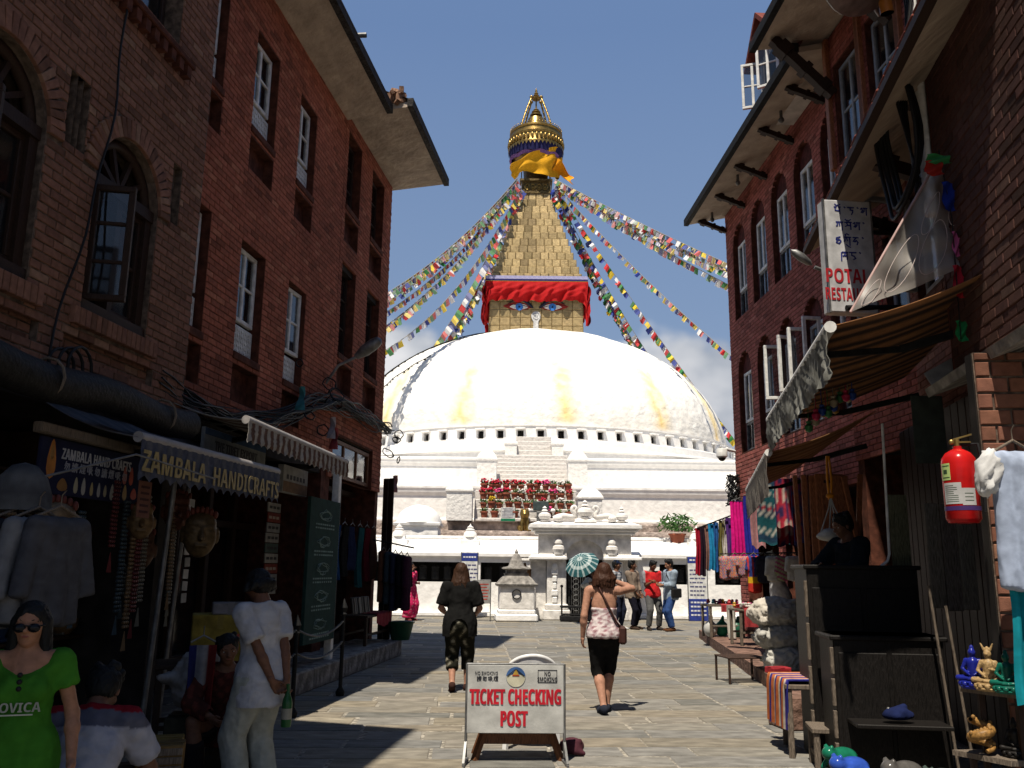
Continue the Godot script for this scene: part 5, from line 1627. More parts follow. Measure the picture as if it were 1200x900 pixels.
	window(ra, D, -0.42, 0.0, 0.0, 0.95, 0.04, 2, 2, 0.05, M.white_frame, -110.0, false, "dormer_casement")
	window(ra, D, 0.0, 0.42, 0.0, 0.95, 0.04, 2, 2, 0.05, M.white_frame, 55.0, true, "dormer_casement")
	# second house, one step forward, seen above the pent roof
	var rb := thing("bracketed_brick_house", "dark red brick house with tall paired windows behind the restaurant sign", "house")
	ops = []
	for x in [0.6, 1.75, 2.9, 4.05]:
		ops.append({"x0": x - 0.42, "x1": x + 0.42, "y0": 7.9, "y1": 9.55, "depth": 0.2})
		ops.append({"x0": x - 0.42, "x1": x + 0.42, "y0": 4.6, "y1": 6.2, "depth": 0.2})
	brick_wall(rb, "wall", R2, 0.0, 4.7, 3.2, 10.15, ops, {"mortar": M.mortar_red, "base": Color(0.3, 0.085, 0.06), "parts": 0, "bh": 0.085, "bl": 0.24, "joint": 0.014, "proud": 0.008})
	house_shell(rb, R2, 0.0, 4.7, 0.0, 10.15, 5.0, M.mortar_red, [3.4, 6.8])
	for x in [0.6, 1.75, 2.9, 4.05]:
		for y in [7.93, 4.63]: window(rb, R2, x - 0.38, x + 0.38, y, y + 1.58, -0.1, 2, 2, 0.06, M.window_grey)
		var p := mk()
		for s in [-0.57, 0.57]: p.cbox(R2 * V3(x + s, 9.0, 0.03), V3(0.12, 2.3, 0.09), 0.01, R2.basis)
		put(p, "pilaster", M.red_wood, rb)
	eave(rb, R2, -0.15, 4.7, 10.2, 10.05, 1.12, 0.5, 3.0, M.red_tile, M.black_metal)
	for x in [0.15, 2.1, 4.1]: strut(rb, R2 * V3(x, 9.1, 0.02), R2 * V3(x, 10.05, 0.95), 0.14)
	# nearest house: pent roof, then a bare brick pier up beside the camera
	var rc := thing("pent_roof_house", "shadowed brick house with a pent roof over its shops, nearest on the right", "house")
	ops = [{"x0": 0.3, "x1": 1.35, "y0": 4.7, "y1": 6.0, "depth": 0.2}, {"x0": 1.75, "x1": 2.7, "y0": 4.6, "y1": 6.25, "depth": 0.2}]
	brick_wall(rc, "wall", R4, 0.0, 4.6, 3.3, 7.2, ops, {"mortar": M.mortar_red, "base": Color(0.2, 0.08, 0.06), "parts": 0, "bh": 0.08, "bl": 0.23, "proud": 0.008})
	window(rc, R4, 0.35, 1.3, 4.75, 5.95, -0.1, 2, 1, 0.07, M.window_grey)
	window(rc, R4, 0.35, 0.95, 4.8, 5.95, 0.03, 1, 1, 0.06, M.window_grey, -70.0, false, "open_casement")
	window(rc, R4, 1.8, 2.65, 4.65, 6.2, -0.1, 2, 2, 0.06, M.window_grey)
	house_shell(rc, R4, 0.0, 8.6, 3.2, 7.2, 3.5, M.mortar_red, [3.3])
	eave(rc, R4, -0.12, 5.0, 6.35, 5.52, 1.1, 0.9, 0.3, M.red_tile, M.dark_wood, 0.07)
	for x in [0.35, 1.75, 3.0]: strut(rc, R4 * V3(x, 5.5, 0.02), R4 * V3(x, 5.8, 0.75), 0.12)
	var pier := Transform3D(R3.basis, R3.origin)
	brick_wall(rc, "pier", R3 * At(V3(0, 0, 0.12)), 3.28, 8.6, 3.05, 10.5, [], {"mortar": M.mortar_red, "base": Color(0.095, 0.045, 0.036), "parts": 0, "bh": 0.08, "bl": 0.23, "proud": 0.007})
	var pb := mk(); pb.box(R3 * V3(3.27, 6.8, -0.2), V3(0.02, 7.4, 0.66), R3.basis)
	put(pb, "pier_return", M.mortar_red, rc)
	# loose concrete pent edge over the nearest stall
	pb = mk()
	pb.box(R3 * V3(5.5, 3.04, 0.24), V3(4.2, 0.07, 0.32), R3.basis * Basis(Vector3.RIGHT, 0.35))
	put(pb, "stall_canopy", M.concrete, rc)
	# white drain pipes, loops of cable and a dish by the pier
	var dp := thing("drain_pipe", "white drain pipe running up beside the dark brick pier", "pipe")
	pb = mk(); pb.tube([R3 * V3(3.1, 4.6, 0.12), R3 * V3(3.1, 9.0, 0.12)], 0.06, 12)
	put(pb, "pipe", M.white_frame, dp)
	pb = mk(); pb.tube([R3 * V3(3.24, 4.7, 0.16), R3 * V3(3.24, 8.5, 0.16)], 0.03, 10)
	put(pb, "thin_pipe", M.white_frame, dp)
	for y in [5.0, 6.2]:
		pb = mk(); pb.box(R3 * V3(3.1, y, 0.1), V3(0.16, 0.03, 0.14), R3.basis)
		put(pb, "clip", M.grey_metal, dp)
	var cl := thing("cable_coil", "loops of thick black cable hanging by the drain pipe", "cables")
	for k in 5:
		pb = mk()
		var path := []
		var c := R3 * V3(2.95, 5.45 + rf(-0.1, 0.1), 0.25)
		for q in 30:
			var a := TAU * q / 24.0 + k
			path.append(c + R3.basis * V3(cos(a) * (0.42 + 0.03 * k), sin(a) * (0.6 + 0.04 * k), 0.02 * k + 0.03 * sin(a * 3.0)))
		pb.tube(path, 0.018, 6)
		put(pb, "loop", M.cable, cl)
	for k in 5:
		pb = mk()
		pb.tube([R3 * V3(3.0 + k * 0.05, 4.7, 0.2), R3 * V3(3.05 + k * 0.04, 5.6, 0.24 + 0.03 * k), R3 * V3(3.1 + k * 0.05, 6.6, 0.18), R3 * V3(3.0 + k * 0.08, 8.6, 0.2)], 0.012, 5)
		put(pb, "hanging_cable", M.cable, cl)
	var ds := thing("satellite_dish", "pale satellite dish high beside the pier at the frame's top", "dish", V3(3.15, 6.8, -6.6), 0.5)
	pb = mk()
	pb.lathe([V2(0, 0), V2(0.2, 0.02), V2(0.36, 0.08), V2(0.47, 0.16), V2(0.47, 0.18), V2(0.36, 0.1), V2(0.0, 0.02)], 28, Vector3.ZERO, Basis(Vector3.RIGHT, -0.9))
	put(pb, "reflector", M.grey_metal, ds)
	pb = mk(); pb.tube([V3(0, 0, 0), V3(0.25, -0.1, -0.3), V3(0.5, -0.1, -0.4)], 0.025, 8)
	put(pb, "arm", M.grey_metal, ds)
	pb = mk(); pb.tube([V3(0.3, 0.1, -0.2), V3(0.36, -0.25, -0.22)], 0.06, 10)
	put(pb, "amber_housing", paint(Color(0.4, 0.16, 0.03), 0.4), ds)
	# camera on the far corner
	var cc := thing("security_camera", "white domed security camera on a bracket at the far right corner", "camera", V3(5.18, 4.3, -19.95))
	pb = mk(); pb.tube([V3(0.02, 0, 0), V3(-0.25, 0.02, 0.2), V3(-0.36, 0.0, 0.3)], 0.035, 8)
	put(pb, "bracket", M.white_frame, cc)
	pb = mk(); pb.lathe([V2(0, 0.05), V2(0.1, 0.04), V2(0.125, 0.0), V2(0.125, -0.14), V2(0.1, -0.17)], 20, V3(-0.38, -0.02, 0.32))
	put(pb, "housing", M.white_frame, cc)
	pb = mk(); pb.ball(V3(-0.38, -0.18, 0.32), V3(0.09, 0.09, 0.09), 16, 10)
	put(pb, "lens_dome", paint(Color(0.02, 0.02, 0.02), 0.15), cc)
	var rl := thing("street_lamp", "slim grey street lamp head tucked behind the restaurant sign", "lamp", V3(3.35, 4.95, -9.2))
	pb = mk(); pb.lathe([V2(0, 0), V2(0.035, 0.05), V2(0.05, 0.15), V2(0.04, 0.25), V2(0, 0.3)], 16, Vector3.ZERO, Basis(V3(0, 0, 1), 0.9))
	put(pb, "lamp_head", M.grey_metal, rl)
	pb = mk(); pb.tube([V3(0.02, -0.02, 0), V3(0.5, -0.2, 0), V3(0.75, -0.2, 0)], 0.022, 8)
	put(pb, "arm", M.grey_metal, rl)
	var ob := thing("cable_bundle", "knot of black cables bunched on the far right corner", "cables")
	for k in 12:
		pb = mk()
		var path := []
		for q in 12: path.append(V3(5.12 + 0.16 * sin(q * 1.7 + k), 3.4 + 0.35 * sin(q * 0.9 + k * 1.3), -19.9 + 0.22 * cos(q * 1.3 + k * 0.7)))
		pb.tube(path, 0.012, 4)
		put(pb, "cable", M.cable, ob)

# ---------------------------------------------------------------- shop goods
func hung(called: String, label: String, cat: String, group: String, p: Vector3, u: Vector3, w: float, ln: float, colour: Variant, folds := 4.0, depth := 0.04, rod := true) -> Node3D:
	var o := thing(called, label, cat, p, 0, group)
	var x := u.normalized()
	var z := x.cross(Vector3.UP)
	var b := mk()
	if colour is Color: b.col = colour
	var ph := rf(0, 6)
	b.sheet(func(s: float, t: float) -> Vector3:
		var k := (s - 0.5) * w * (1.0 - 0.12 * t * sin(ph))
		return x * k + z * (depth * sin(s * folds * TAU + ph) * (0.35 + 0.65 * t) + 0.02 * sin(t * 5.0 + ph)) - V3(0, ln * t * (1.0 - 0.03 * sin(s * 9.0 + ph)), 0), int(maxf(10, folds * 8)), 18, 0.012, colour if colour is Callable else null)
	put(b, "cloth", M.cloth_vc, o)
	if rod:
		b = mk(); b.tube([x * (-w * 0.45) + V3(0, 0.02, 0), V3(0, 0.07, 0), x * w * 0.45 + V3(0, 0.02, 0)], 0.008, 5)
		b.tube([V3(0, 0.06, 0), V3(0, 0.14, 0)], 0.005, 5)
		put(b, "hanger", M.grey_metal, o)
	return o
# a shirt, jacket or dress on a hanger
func garment(label: String, group: String, p: Vector3, u: Vector3, w: float, ln: float, colour: Variant, sleeve := 0.4, called := "hanging_garment") -> Node3D:
	var o := thing(called, label, "garment", p, 0, group)
	var x := u.normalized()
	var z := x.cross(Vector3.UP)
	var f := Field.new(V3(-w, -ln - 0.1, -w), V3(w, 0.1, w), 0.018)
	f.cap(x * -w * 0.32 - V3(0, 0.05, 0), x * w * 0.32 - V3(0, 0.05, 0), 0.04, 0.04, 0.03)
	f.cap(x * -w * 0.2 - V3(0, 0.1, 0), x * -w * 0.26 - V3(0, ln, 0), 0.06, 0.055, 0.07, true)
	f.cap(x * w * 0.2 - V3(0, 0.1, 0), x * w * 0.26 - V3(0, ln, 0), 0.06, 0.055, 0.07, true)
	f.cap(-V3(0, 0.1, 0), -V3(0, ln, 0) + z * 0.02, 0.06, 0.06, 0.07, true)
	if sleeve > 0:
		for s in [-1.0, 1.0]: f.cap(x * s * w * 0.34 - V3(0, 0.06, 0), x * s * w * 0.48 - V3(0, 0.06 + sleeve, 0) + z * 0.02, 0.05, 0.05, 0.03, true)
	var b := mk()
	if colour is Color: b.col = colour
	f.to(b, colour if colour is Callable else null)
	b.crease(0.006, V3(14, 3, 14), int(p.x * 50.0))
	put(b, "cloth", M.cloth_vc, o)
	b = mk(); b.tube([x * -w * 0.33 - V3(0, 0.01, 0), V3(0, 0.06, 0), x * w * 0.33 - V3(0, 0.01, 0)], 0.009, 6); b.tube([V3(0, 0.06, 0), V3(0, 0.12, 0), z * 0.03 + V3(0, 0.15, 0)], 0.004, 5)
	put(b, "hanger", M.old_wood, o)
	return o
func strokes(parent: Node, lines: Array, xf: Transform3D, s: float, wd: float, m: Material, called := "lettering") -> void:
	var b := mk()
	for l in lines:
		for i in l.size() - 1:
			var p := V3(l[i][0] * s, l[i][1] * s, 0); var q := V3(l[i + 1][0] * s, l[i + 1][1] * s, 0)
			var d := (q - p).normalized()
			b.bar(xf * (p - d * wd * 0.4), xf * (q + d * wd * 0.4), wd, 0.004, xf.basis.z)
	put(b, called, m, parent)
const TB := {
	"pa": [[[0, 1], [0.25, 1], [0.12, 0.95], [0.12, 0.5], [0.75, 0.42]], [[0.6, 1], [0.85, 1]], [[0.75, 1], [0.75, 0.0]]],
	"o": [[[0.1, 1.42], [0.35, 1.2], [0.45, 1.28], [0.55, 1.2], [0.85, 1.42]]],
	"i": [[[0.25, 1.2], [0.2, 1.4], [0.45, 1.5], [0.7, 1.35]]],
	"ta": [[[0, 1], [0.9, 1]], [[0.4, 1], [0.4, 0.62], [0.75, 0.6], [0.72, 0.3], [0.55, 0.0]]],
	"la": [[[0, 0.85], [0.2, 1.0], [0.28, 0.6], [0.1, 0.4], [0.3, 0.35], [0.5, 0.55], [0.55, 1]], [[0.45, 1], [0.95, 1]], [[0.82, 1], [0.82, 0]]],
	"ga": [[[0, 1], [0.35, 1]], [[0.15, 1], [0.12, 0.5], [0.02, 0.4]], [[0.35, 1], [0.45, 0.5]], [[0.35, 1], [0.95, 1]], [[0.8, 1], [0.8, -0.15]]],
	"sa": [[[0, 0.95], [0.25, 1], [0.4, 0.55], [0.1, 0.4]], [[0.3, 1], [0.95, 1]], [[0.82, 1], [0.82, 0]], [[0.4, 0.55], [0.82, 0.5]]],
	"aa": [[[0.65, 1], [0.15, 0.85], [0.1, 0.65], [0.5, 0.6], [0.2, 0.45], [0.1, 0.2], [0.5, 0.05], [0.75, 0.4], [0.6, 0.6]]],
	"ra": [[[0.3, -0.1], [0.6, -0.35], [0.85, -0.45]]],
	"na": [[[0.1, 1], [0.8, 1]], [[0.6, 1], [0.3, 0.75], [0.1, 0.45], [0.35, 0.4], [0.5, 0.6], [0.75, 0.3], [0.6, 0.0]]],
	"kha": [[[0, -0.2], [0.05, 0.9], [0.2, 1], [0.55, 1], [0.5, 0.55], [0.25, 0.45]], [[0.5, 1], [0.95, 1]], [[0.82, 1], [0.82, 0]], [[0.5, 0.5], [0.82, 0.45]]],
	"nga": [[[0, 1], [0.9, 1]], [[0.3, 1], [0.25, 0.6], [0.6, 0.45], [0.8, 0.15], [0.5, 0.0]]],
	"dot": [[[0.2, 1.05], [0.32, 0.95]]]}
const HZ := [
	[[[0.05, 0.95], [0.15, 0.85]], [[0, 0.72], [0.3, 0.72]], [[0.02, 0.56], [0.28, 0.56]], [[0.02, 0.4], [0.28, 0.4]], [[0.04, 0.25], [0.26, 0.25], [0.26, 0.02], [0.04, 0.02], [0.04, 0.25]], [[0.4, 0.9], [0.95, 0.9]], [[0.45, 0.76], [0.9, 0.76]], [[0.36, 0.62], [1, 0.62]], [[0.67, 1], [0.67, 0.62]], [[0.48, 0], [0.48, 0.5], [0.88, 0.5], [0.88, 0]], [[0.48, 0.34], [0.88, 0.34]], [[0.48, 0.18], [0.88, 0.18]]],
	[[[0.3, 1], [0.1, 0.55]], [[0.22, 0.8], [0.9, 0.8], [0.85, 0.2], [0.7, 0.02], [0.6, 0.1]], [[0.5, 0.8], [0.1, 0.2]], [[0.75, 0.8], [0.35, 0.05]]],
	[[[0.02, 0.8], [0.3, 0.8], [0.3, 0.3], [0.02, 0.3], [0.02, 0.8]], [[0.4, 0.9], [0.8, 0.9], [0.7, 0.6], [0.95, 0.6], [0.4, 0.02]], [[0.55, 0.9], [0.5, 0.5], [0.38, 0.1]], [[0.52, 0.5], [1, 0.02]]],
	[[[0.18, 1], [0.18, 0.5], [0.02, 0.05]], [[0.02, 0.75], [0.07, 0.55]], [[0.34, 0.8], [0.25, 0.6]], [[0.2, 0.4], [0.33, 0.1]], [[0.42, 0.95], [1, 0.95]], [[0.48, 0.8], [0.95, 0.8], [0.95, 0.58], [0.48, 0.58], [0.48, 0.8]], [[0.63, 0.95], [0.63, 0.58]], [[0.8, 0.95], [0.8, 0.58]], [[0.5, 0.42], [0.95, 0.42]], [[0.72, 0.5], [0.72, 0.05]], [[0.5, 0.24], [0.95, 0.24]], [[0.42, 0.04], [1, 0.04]]]]
# statue sitting cross-legged on a lotus
func seated_figure(called: String, label: String, p: Vector3, turn: float, h: float, m: Material, horns := false, group := "") -> Node3D:
	var o := thing(called, label, "statue", p, turn, group)
	var b := mk()
	b.lathe([V2(0, 0), V2(0.3, 0), V2(0.33, 0.05), V2(0.27, 0.09), V2(0.32, 0.14), V2(0.3, 0.18), V2(0, 0.19)].map(func(q): return q * h), 18)
	for k in 12:
		var a := TAU * k / 12
		b.ball(V3(sin(a) * 0.3, 0.1, cos(a) * 0.3) * h, V3(0.07, 0.07, 0.05) * h, 6, 4)
	put(b, "lotus_base", m, o)
	var f := Field.new(V3(-0.42, 0.1, -0.42) * h, V3(0.42, 1.08, 0.42) * h, 0.02 * h)
	for s in [-1.0, 1.0]:
		f.cap(V3(s * 0.07, 0.24, -0.02) * h, V3(s * 0.32, 0.23, 0.1) * h, 0.075 * h, 0.06 * h, 0.03 * h)
		f.cap(V3(s * 0.32, 0.23, 0.1) * h, V3(-s * 0.06, 0.22, 0.24) * h, 0.06 * h, 0.04 * h, 0.03 * h)
		f.cap(V3(s * 0.15, 0.64, 0) * h, V3(s * 0.23, 0.44, 0.04) * h, 0.05 * h, 0.04 * h, 0.03 * h)
		f.cap(V3(s * 0.23, 0.44, 0.04) * h, V3(s * 0.05, (0.5 if horns and s > 0 else 0.32), 0.2) * h, 0.038 * h, 0.03 * h, 0.02 * h)
		if horns: f.cap(V3(s * 0.07, 0.92, 0) * h, V3(s * 0.13, 1.06, 0.01) * h, 0.035 * h, 0.018 * h, 0.02 * h)
	f.cap(V3(0, 0.26, 0) * h, V3(0, 0.58, 0) * h, 0.12 * h, 0.14 * h, 0.05 * h)
	f.cap(V3(0, 0.62, 0) * h, V3(0, 0.74, 0.01) * h, 0.06 * h, 0.05 * h, 0.04 * h)
	f.ell(V3(0, 0.82, 0.015) * h, V3(0.085, 0.105, 0.09) * h, 0.02 * h)
	f.ell(V3(0, 0.93, 0) * h, V3(0.05, 0.07, 0.05) * h, 0.02 * h)
	f.ell(V3(0, 0.82, 0.105) * h, V3(0.015, 0.025, 0.015) * h, 0.01 * h)
	b = mk(); f.to(b)
	put(b, "body", m, o)
	return o
func mask(label: String, p: Vector3, turn: float, c: Color, s := 1.0) -> void:
	var o := thing("carved_mask", label, "mask", p, turn, "masks hung in the left shop")
	var f := Field.new(V3(-0.2, -0.26, -0.12) * s, V3(0.2, 0.3, 0.16) * s, 0.012 * s)
	f.ell(V3(0, 0, 0), V3(0.13, 0.18, 0.07) * s, 0.02)
	f.ell(V3(0, 0.12, 0), V3(0.12, 0.08, 0.06) * s, 0.02)
	f.cap(V3(0, 0.04, 0.06) * s, V3(0, -0.03, 0.09) * s, 0.016 * s, 0.024 * s, 0.02)
	f.cap(V3(-0.04, -0.085, 0.06) * s, V3(0.04, -0.085, 0.06) * s, 0.014 * s, 0.014 * s, 0.01)
	for q in [-1.0, 1.0]:
		f.cap(V3(q * 0.03, 0.055, 0.065) * s, V3(q * 0.09, 0.06, 0.045) * s, 0.012 * s, 0.01 * s, 0.01)
		f.ell(V3(q * 0.135, 0, -0.01) * s, V3(0.02, 0.07, 0.02) * s, 0.01)
		f.ell(V3(q * 0.055, 0.025, 0.058) * s, V3(0.03, 0.012, 0.014) * s, 0.006)
	var b := mk(); f.to(b)
	put(b, "face", mat("mask%s" % c, c, 0.4, "blotch", 4.0, "fine_n", 0.3, false, 0.3), o)
	b = mk()
	for k in 7: b.ball(V3((k - 3) * 0.036 * s, (0.2 - 0.004 * (k - 3) * (k - 3)) * s, 0.01), V3(0.02, 0.034, 0.02) * s, 8, 6)
	put(b, "crown", paint(Color(0.12, 0.03, 0.02)), o)
func plate(parent: Node, called: String, xf: Transform3D, w: float, h: float, d: float, c: Color) -> void:
	var b := mk(); b.cbox(xf * V3(0, 0, 0), V3(w, h, d), 0.004, xf.basis)
	put(b, called, paint(c, 0.9), parent)
# awning between a roller and the wall with stripes that run down the slope
func awning(called: String, label: String, r0: Vector3, r1: Vector3, w0: Vector3, w1: Vector3, n: int, ca: Color, cb: Color, drop: float, valance: Callable, lump: float, group := "") -> Node3D:
	var o := thing(called, label, "awning", Vector3.ZERO, 0, group)
	var b := mk()
	var m := cloth_glow()
	b.sheet(func(u: float, v: float) -> Vector3:
		var p := r0.lerp(r1, u).lerp(w0.lerp(w1, u), v)
		return p - V3(0, 0.06 * sin(v * PI) + 0.012 * sin(u * 40.0) * sin(v * PI), 0), n * 4, 10, 0.006, func(u: float, _v: float) -> Color: return ca if int(floor(u * n * 2.0 + 0.01)) % 2 == 0 else cb)
	put(b, "fabric", m, o)
	b = mk(); b.tube([r0, r1], 0.045, 12)
	put(b, "roller", M.white_frame, o)
	b = mk()
	var dir := (r1 - r0).normalized()
	var out := dir.cross(Vector3.UP).normalized()
	if out.dot(r0 - w0) < 0: out = -out
	b.sheet(func(u: float, v: float) -> Vector3:
		var sc: float = drop * (1.0 - (0.14 if lump < 0.009 else 0.02) * absf(sin(u * n * PI)))
		return r0.lerp(r1, u) + out * (0.035 + lump * sin(u * 53.0 + v * 6.0 + sin(u * 17.0) * 3.0) * v + lump * 0.7 * sin(u * 151.0 - v * 14.0 + sin(u * 31.0 + v * 5.0) * 2.0)) - V3(0, 0.02 + sc * v, 0), n * 8, 8, 0.004, valance)
	put(b, "valance", M.cloth_vc, o)
	for k in 2:
		var t := 0.12 + 0.72 * k
		b = mk()
		var wp := w0.lerp(w1, t) - V3(0, 0.35, 0); var rp := r0.lerp(r1, t + 0.04) - V3(0, 0.06, 0)
		var md := wp.lerp(rp, 0.5) + dir * 0.3 - V3(0, 0.02, 0)
		b.bar(wp, md, 0.05, 0.06); b.bar(md, rp, 0.04, 0.05)
		put(b, "folding_arm", M.black_metal, o)
	return o
func cloth_glow() -> StandardMaterial3D:
	if M.has("cloth_glow"): return M.cloth_glow
	var m := mat("cloth_glow", Color(1, 1, 1), 0.9, "blotch_soft", 2.0, "weave_n", 0.3, true)
	m.backlight_enabled = true; m.backlight = Color(0.5, 0.42, 0.32)
	return m
func table(called: String, label: String, p: Vector3, turn: float, w: float, d: float, h: float, m: Material, group := "") -> Node3D:
	var o := thing(called, label, "table", p, turn, group)
	var b := mk(); b.cbox(V3(0, h - 0.02, 0), V3(w, 0.04, d), 0.006)
	put(b, "tabletop", m, o)
	for s in [[-1, -1], [1, -1], [-1, 1], [1, 1]]:
		b = mk(); b.cbox(V3(s[0] * (w / 2 - 0.04), (h - 0.04) / 2, s[1] * (d / 2 - 0.04)), V3(0.05, h - 0.04, 0.05), 0.006)
		put(b, "leg", m, o)
	for s in [-1.0, 1.0]:
		b = mk(); b.cbox(V3(0, h * 0.35, s * (d / 2 - 0.04)), V3(w - 0.1, 0.04, 0.03), 0.005)
		put(b, "rail", m, o)
	return o
func carton(called: String, label: String, p: Vector3, s: Vector3, turn: float, c: Color, mark: Color, cat := "box") -> Node3D:
	var o := thing(called, label, cat, p, turn)
	var b := mk(); b.cbox(V3(0, s.y / 2, 0), s, 0.008)
	put(b, "box", mat("card%s" % c, c, 0.85, "blotch", 1.5, "fine_n", 0.3), o)
	b = mk(); b.box(V3(0, s.y + 0.001, 0), V3(s.x, 0.002, 0.05)); b.box(V3(0, s.y - 0.06, s.z / 2 + 0.001), V3(0.05, 0.12, 0.002))
	put(b, "tape", paint(c * 0.7), o)
	b = mk()
	for k in 3: b.box(V3(s.x * (0.12 + 0.1 * k), s.y * 0.5, s.z / 2 + 0.001), V3(s.x * 0.07, s.y * 0.2, 0.003))
	b.box(V3(s.x * 0.2, s.y * 0.3, s.z / 2 + 0.001), V3(s.x * 0.32, s.y * 0.06, 0.003))
	put(b, "print", paint(mark), o)
	return o
func sack(label: String, p: Vector3, s: Vector3, c: Color, sd: int, group := "white sacks stacked by the right stall") -> void:
	var o := thing("cloth_sack", label, "sack", p, rf(-0.3, 0.3), group)
	var f := Field.new(-s * V3(0.75, 0.1, 0.75), s * V3(0.75, 1.3, 0.75), 0.022)
	f.ell(V3(0, s.y * 0.5, 0), s * 0.5, 0.04)
	var r := RandomNumberGenerator.new(); r.seed = sd
	for k in 10:
		var d := V3(r.randf_range(-1, 1), r.randf_range(-0.8, 1), r.randf_range(-1, 1)).normalized()
		var t := V3(r.randf_range(-1, 1), r.randf_range(-0.4, 0.4), r.randf_range(-1, 1)) * 0.16
		var q := V3(0, s.y * 0.5, 0) + d * s * 0.4
		f.cap(q - t * 0.8, q + t * 0.8, 0.04, 0.02, 0.06)
	f.cut(Vector3.DOWN, 0.0)
	var b := mk(); b.col = c
	f.to(b)
	b.crease(0.035, V3(6, 11, 6), sd)
	put(b, "sackcloth", M.cloth_vc, o)

func build_sign() -> void:
	var o := thing("ticket_sign", "white ticket checking post board with red lettering on a steel frame, mid street", "sign", V3(0.06, 0, -7.75), 0.03)
	var b := mk(); b.cbox(V3(0, 0.515, 0), V3(0.82, 0.55, 0.022), 0.004)
	put(b, "board", mat("sign_white", Color(0.47, 0.47, 0.45), 0.5, "blotch_soft", 1.2, "fine_n", 0.15), o)
	for s in [-1.0, 1.0]:
		b = mk(); b.tube([V3(s * 0.415, 0.8, 0), V3(s * 0.415, 0.05, 0)], 0.012, 8)
		b.bar(V3(s * 0.415, 0.17, 0.0), V3(s * 0.43, 0.02, 0.12), 0.02, 0.02); b.bar(V3(s * 0.43, 0.012, 0.17), V3(s * 0.4, 0.012, -0.14), 0.02, 0.02)
		put(b, "post", M.grey_metal, o)
	b = mk(); b.tube([V3(-0.415, 0.795, 0), V3(0.415, 0.795, 0)], 0.011, 8)
	put(b, "top_rail", M.grey_metal, o)
	var red := paint(Color(0.5, 0.015, 0.03), 0.5)
	var ink := paint(Color(0.03, 0.03, 0.035), 0.6)
	for k in 3:
		lettering("TICKET CHECKING", 0.122, At(V3((k - 1) * 0.0035, 0.53, 0.0135 + 0.0008 * k)), red, o, 0.53)
		lettering("POST", 0.122, At(V3(-0.015 + (k - 1) * 0.0035, 0.355, 0.0135 + 0.0008 * k)), red, o, 0.57)
	lettering("NO SMOKING", 0.027, At(V3(-0.25, 0.722, 0.013)), ink, o, 0.85, false, 0.003)
	for k in 4: strokes(o, HZ[k], At(V3(-0.33 + k * 0.047, 0.662, 0.0135)), 0.037, 0.0036, ink)
	lettering("NO", 0.034, At(V3(0.27, 0.72, 0.013)), ink, o, 0.8, true, 0.003)
	lettering("SMOKING", 0.034, At(V3(0.27, 0.675, 0.013)), ink, o, 0.78, true, 0.003)
	b = mk()
	for s in [-1.0, 1.0]:
		b.box(V3(0.27 + s * 0.08, 0.7, 0.0125), V3(0.005, 0.105, 0.003)); b.box(V3(0.27, 0.7 + s * 0.05, 0.0125), V3(0.16, 0.005, 0.003))
	put(b, "printed_box", ink, o)
	# round badge: a white dome with a gold tower against a blue sky
	var E := At(V3(0.0, 0.692, 0.0125))
	var disc := func(pts: PackedVector2Array, z: float, c: Color, nm: String) -> void:
		var d := mk(); d.prism(pts, z, z + 0.0015, E)
		put(d, nm, paint(c, 0.5), o)
	var ring := PackedVector2Array(); var cap_ := PackedVector2Array()
	for k in 33:
		ring.append(V2(cos(TAU * k / 33), sin(TAU * k / 33)) * 0.083)
	for k in 17: cap_.append(V2(cos(PI + PI * k / 16 * 1.0), sin(PI + PI * k / 16)) * 0.081)
	for k in 13: cap_.append(V2(0.081 * cos(PI * k / 12), 0.018 * sin(PI * k / 12) + 0.003))
	disc.call(ring, 0.0, Color(0.05, 0.12, 0.3), "badge_sky")
	disc.call(cap_, 0.0016, Color(0.5, 0.48, 0.36), "badge_dome")
	disc.call(PackedVector2Array([V2(-0.028, 0.014), V2(0.028, 0.014), V2(0.006, 0.06), V2(-0.006, 0.06)]), 0.0032, Color(0.42, 0.27, 0.05), "badge_tower")
	disc.call(PackedVector2Array([V2(-0.03, 0.008), V2(0.03, 0.008), V2(0.03, 0.02), V2(-0.03, 0.02)]), 0.005, Color(0.3, 0.05, 0.02), "badge_band")
	for s in [-1.0, 1.0]: disc.call(PackedVector2Array([V2(0, 0.07), V2(s * 0.076, 0.012), V2(s * 0.07, 0.006), V2(s * 0.005, 0.058)]), 0.0064, Color(0.02, 0.025, 0.03), "badge_garland")
	# trestle behind it, and a white plastic chair
	var tr := thing("trestle_bench", "low brown wooden trestle right behind the ticket board", "bench", V3(0.08, 0, -8.0), 0.03)
	b = mk(); b.cbox(V3(0, 0.3, 0), V3(0.7, 0.05, 0.26), 0.008)
	put(b, "seat", M.brown_wood, tr)
	b = mk(); b.cbox(V3(0, 0.17, 0.09), V3(0.62, 0.09, 0.025), 0.005)
	put(b, "rail", M.brown_wood, tr)
	for s in [[-1, -1], [1, -1], [-1, 1], [1, 1]]:
		b = mk(); b.bar(V3(s[0] * 0.27, 0.28, s[1] * 0.08), V3(s[0] * 0.37, 0.0, s[1] * 0.15), 0.055, 0.04)
		put(b, "leg", M.brown_wood, tr)
	var ch := thing("plastic_chair", "white plastic garden chair showing its rounded back above the ticket board", "chair", V3(0.2, 0, -8.55), 3.2)
	var pw := mat("white_plastic", Color(0.78, 0.78, 0.78), 0.35, "blotch_soft", 2.0, "fine_n", 0.05)
	b = mk()
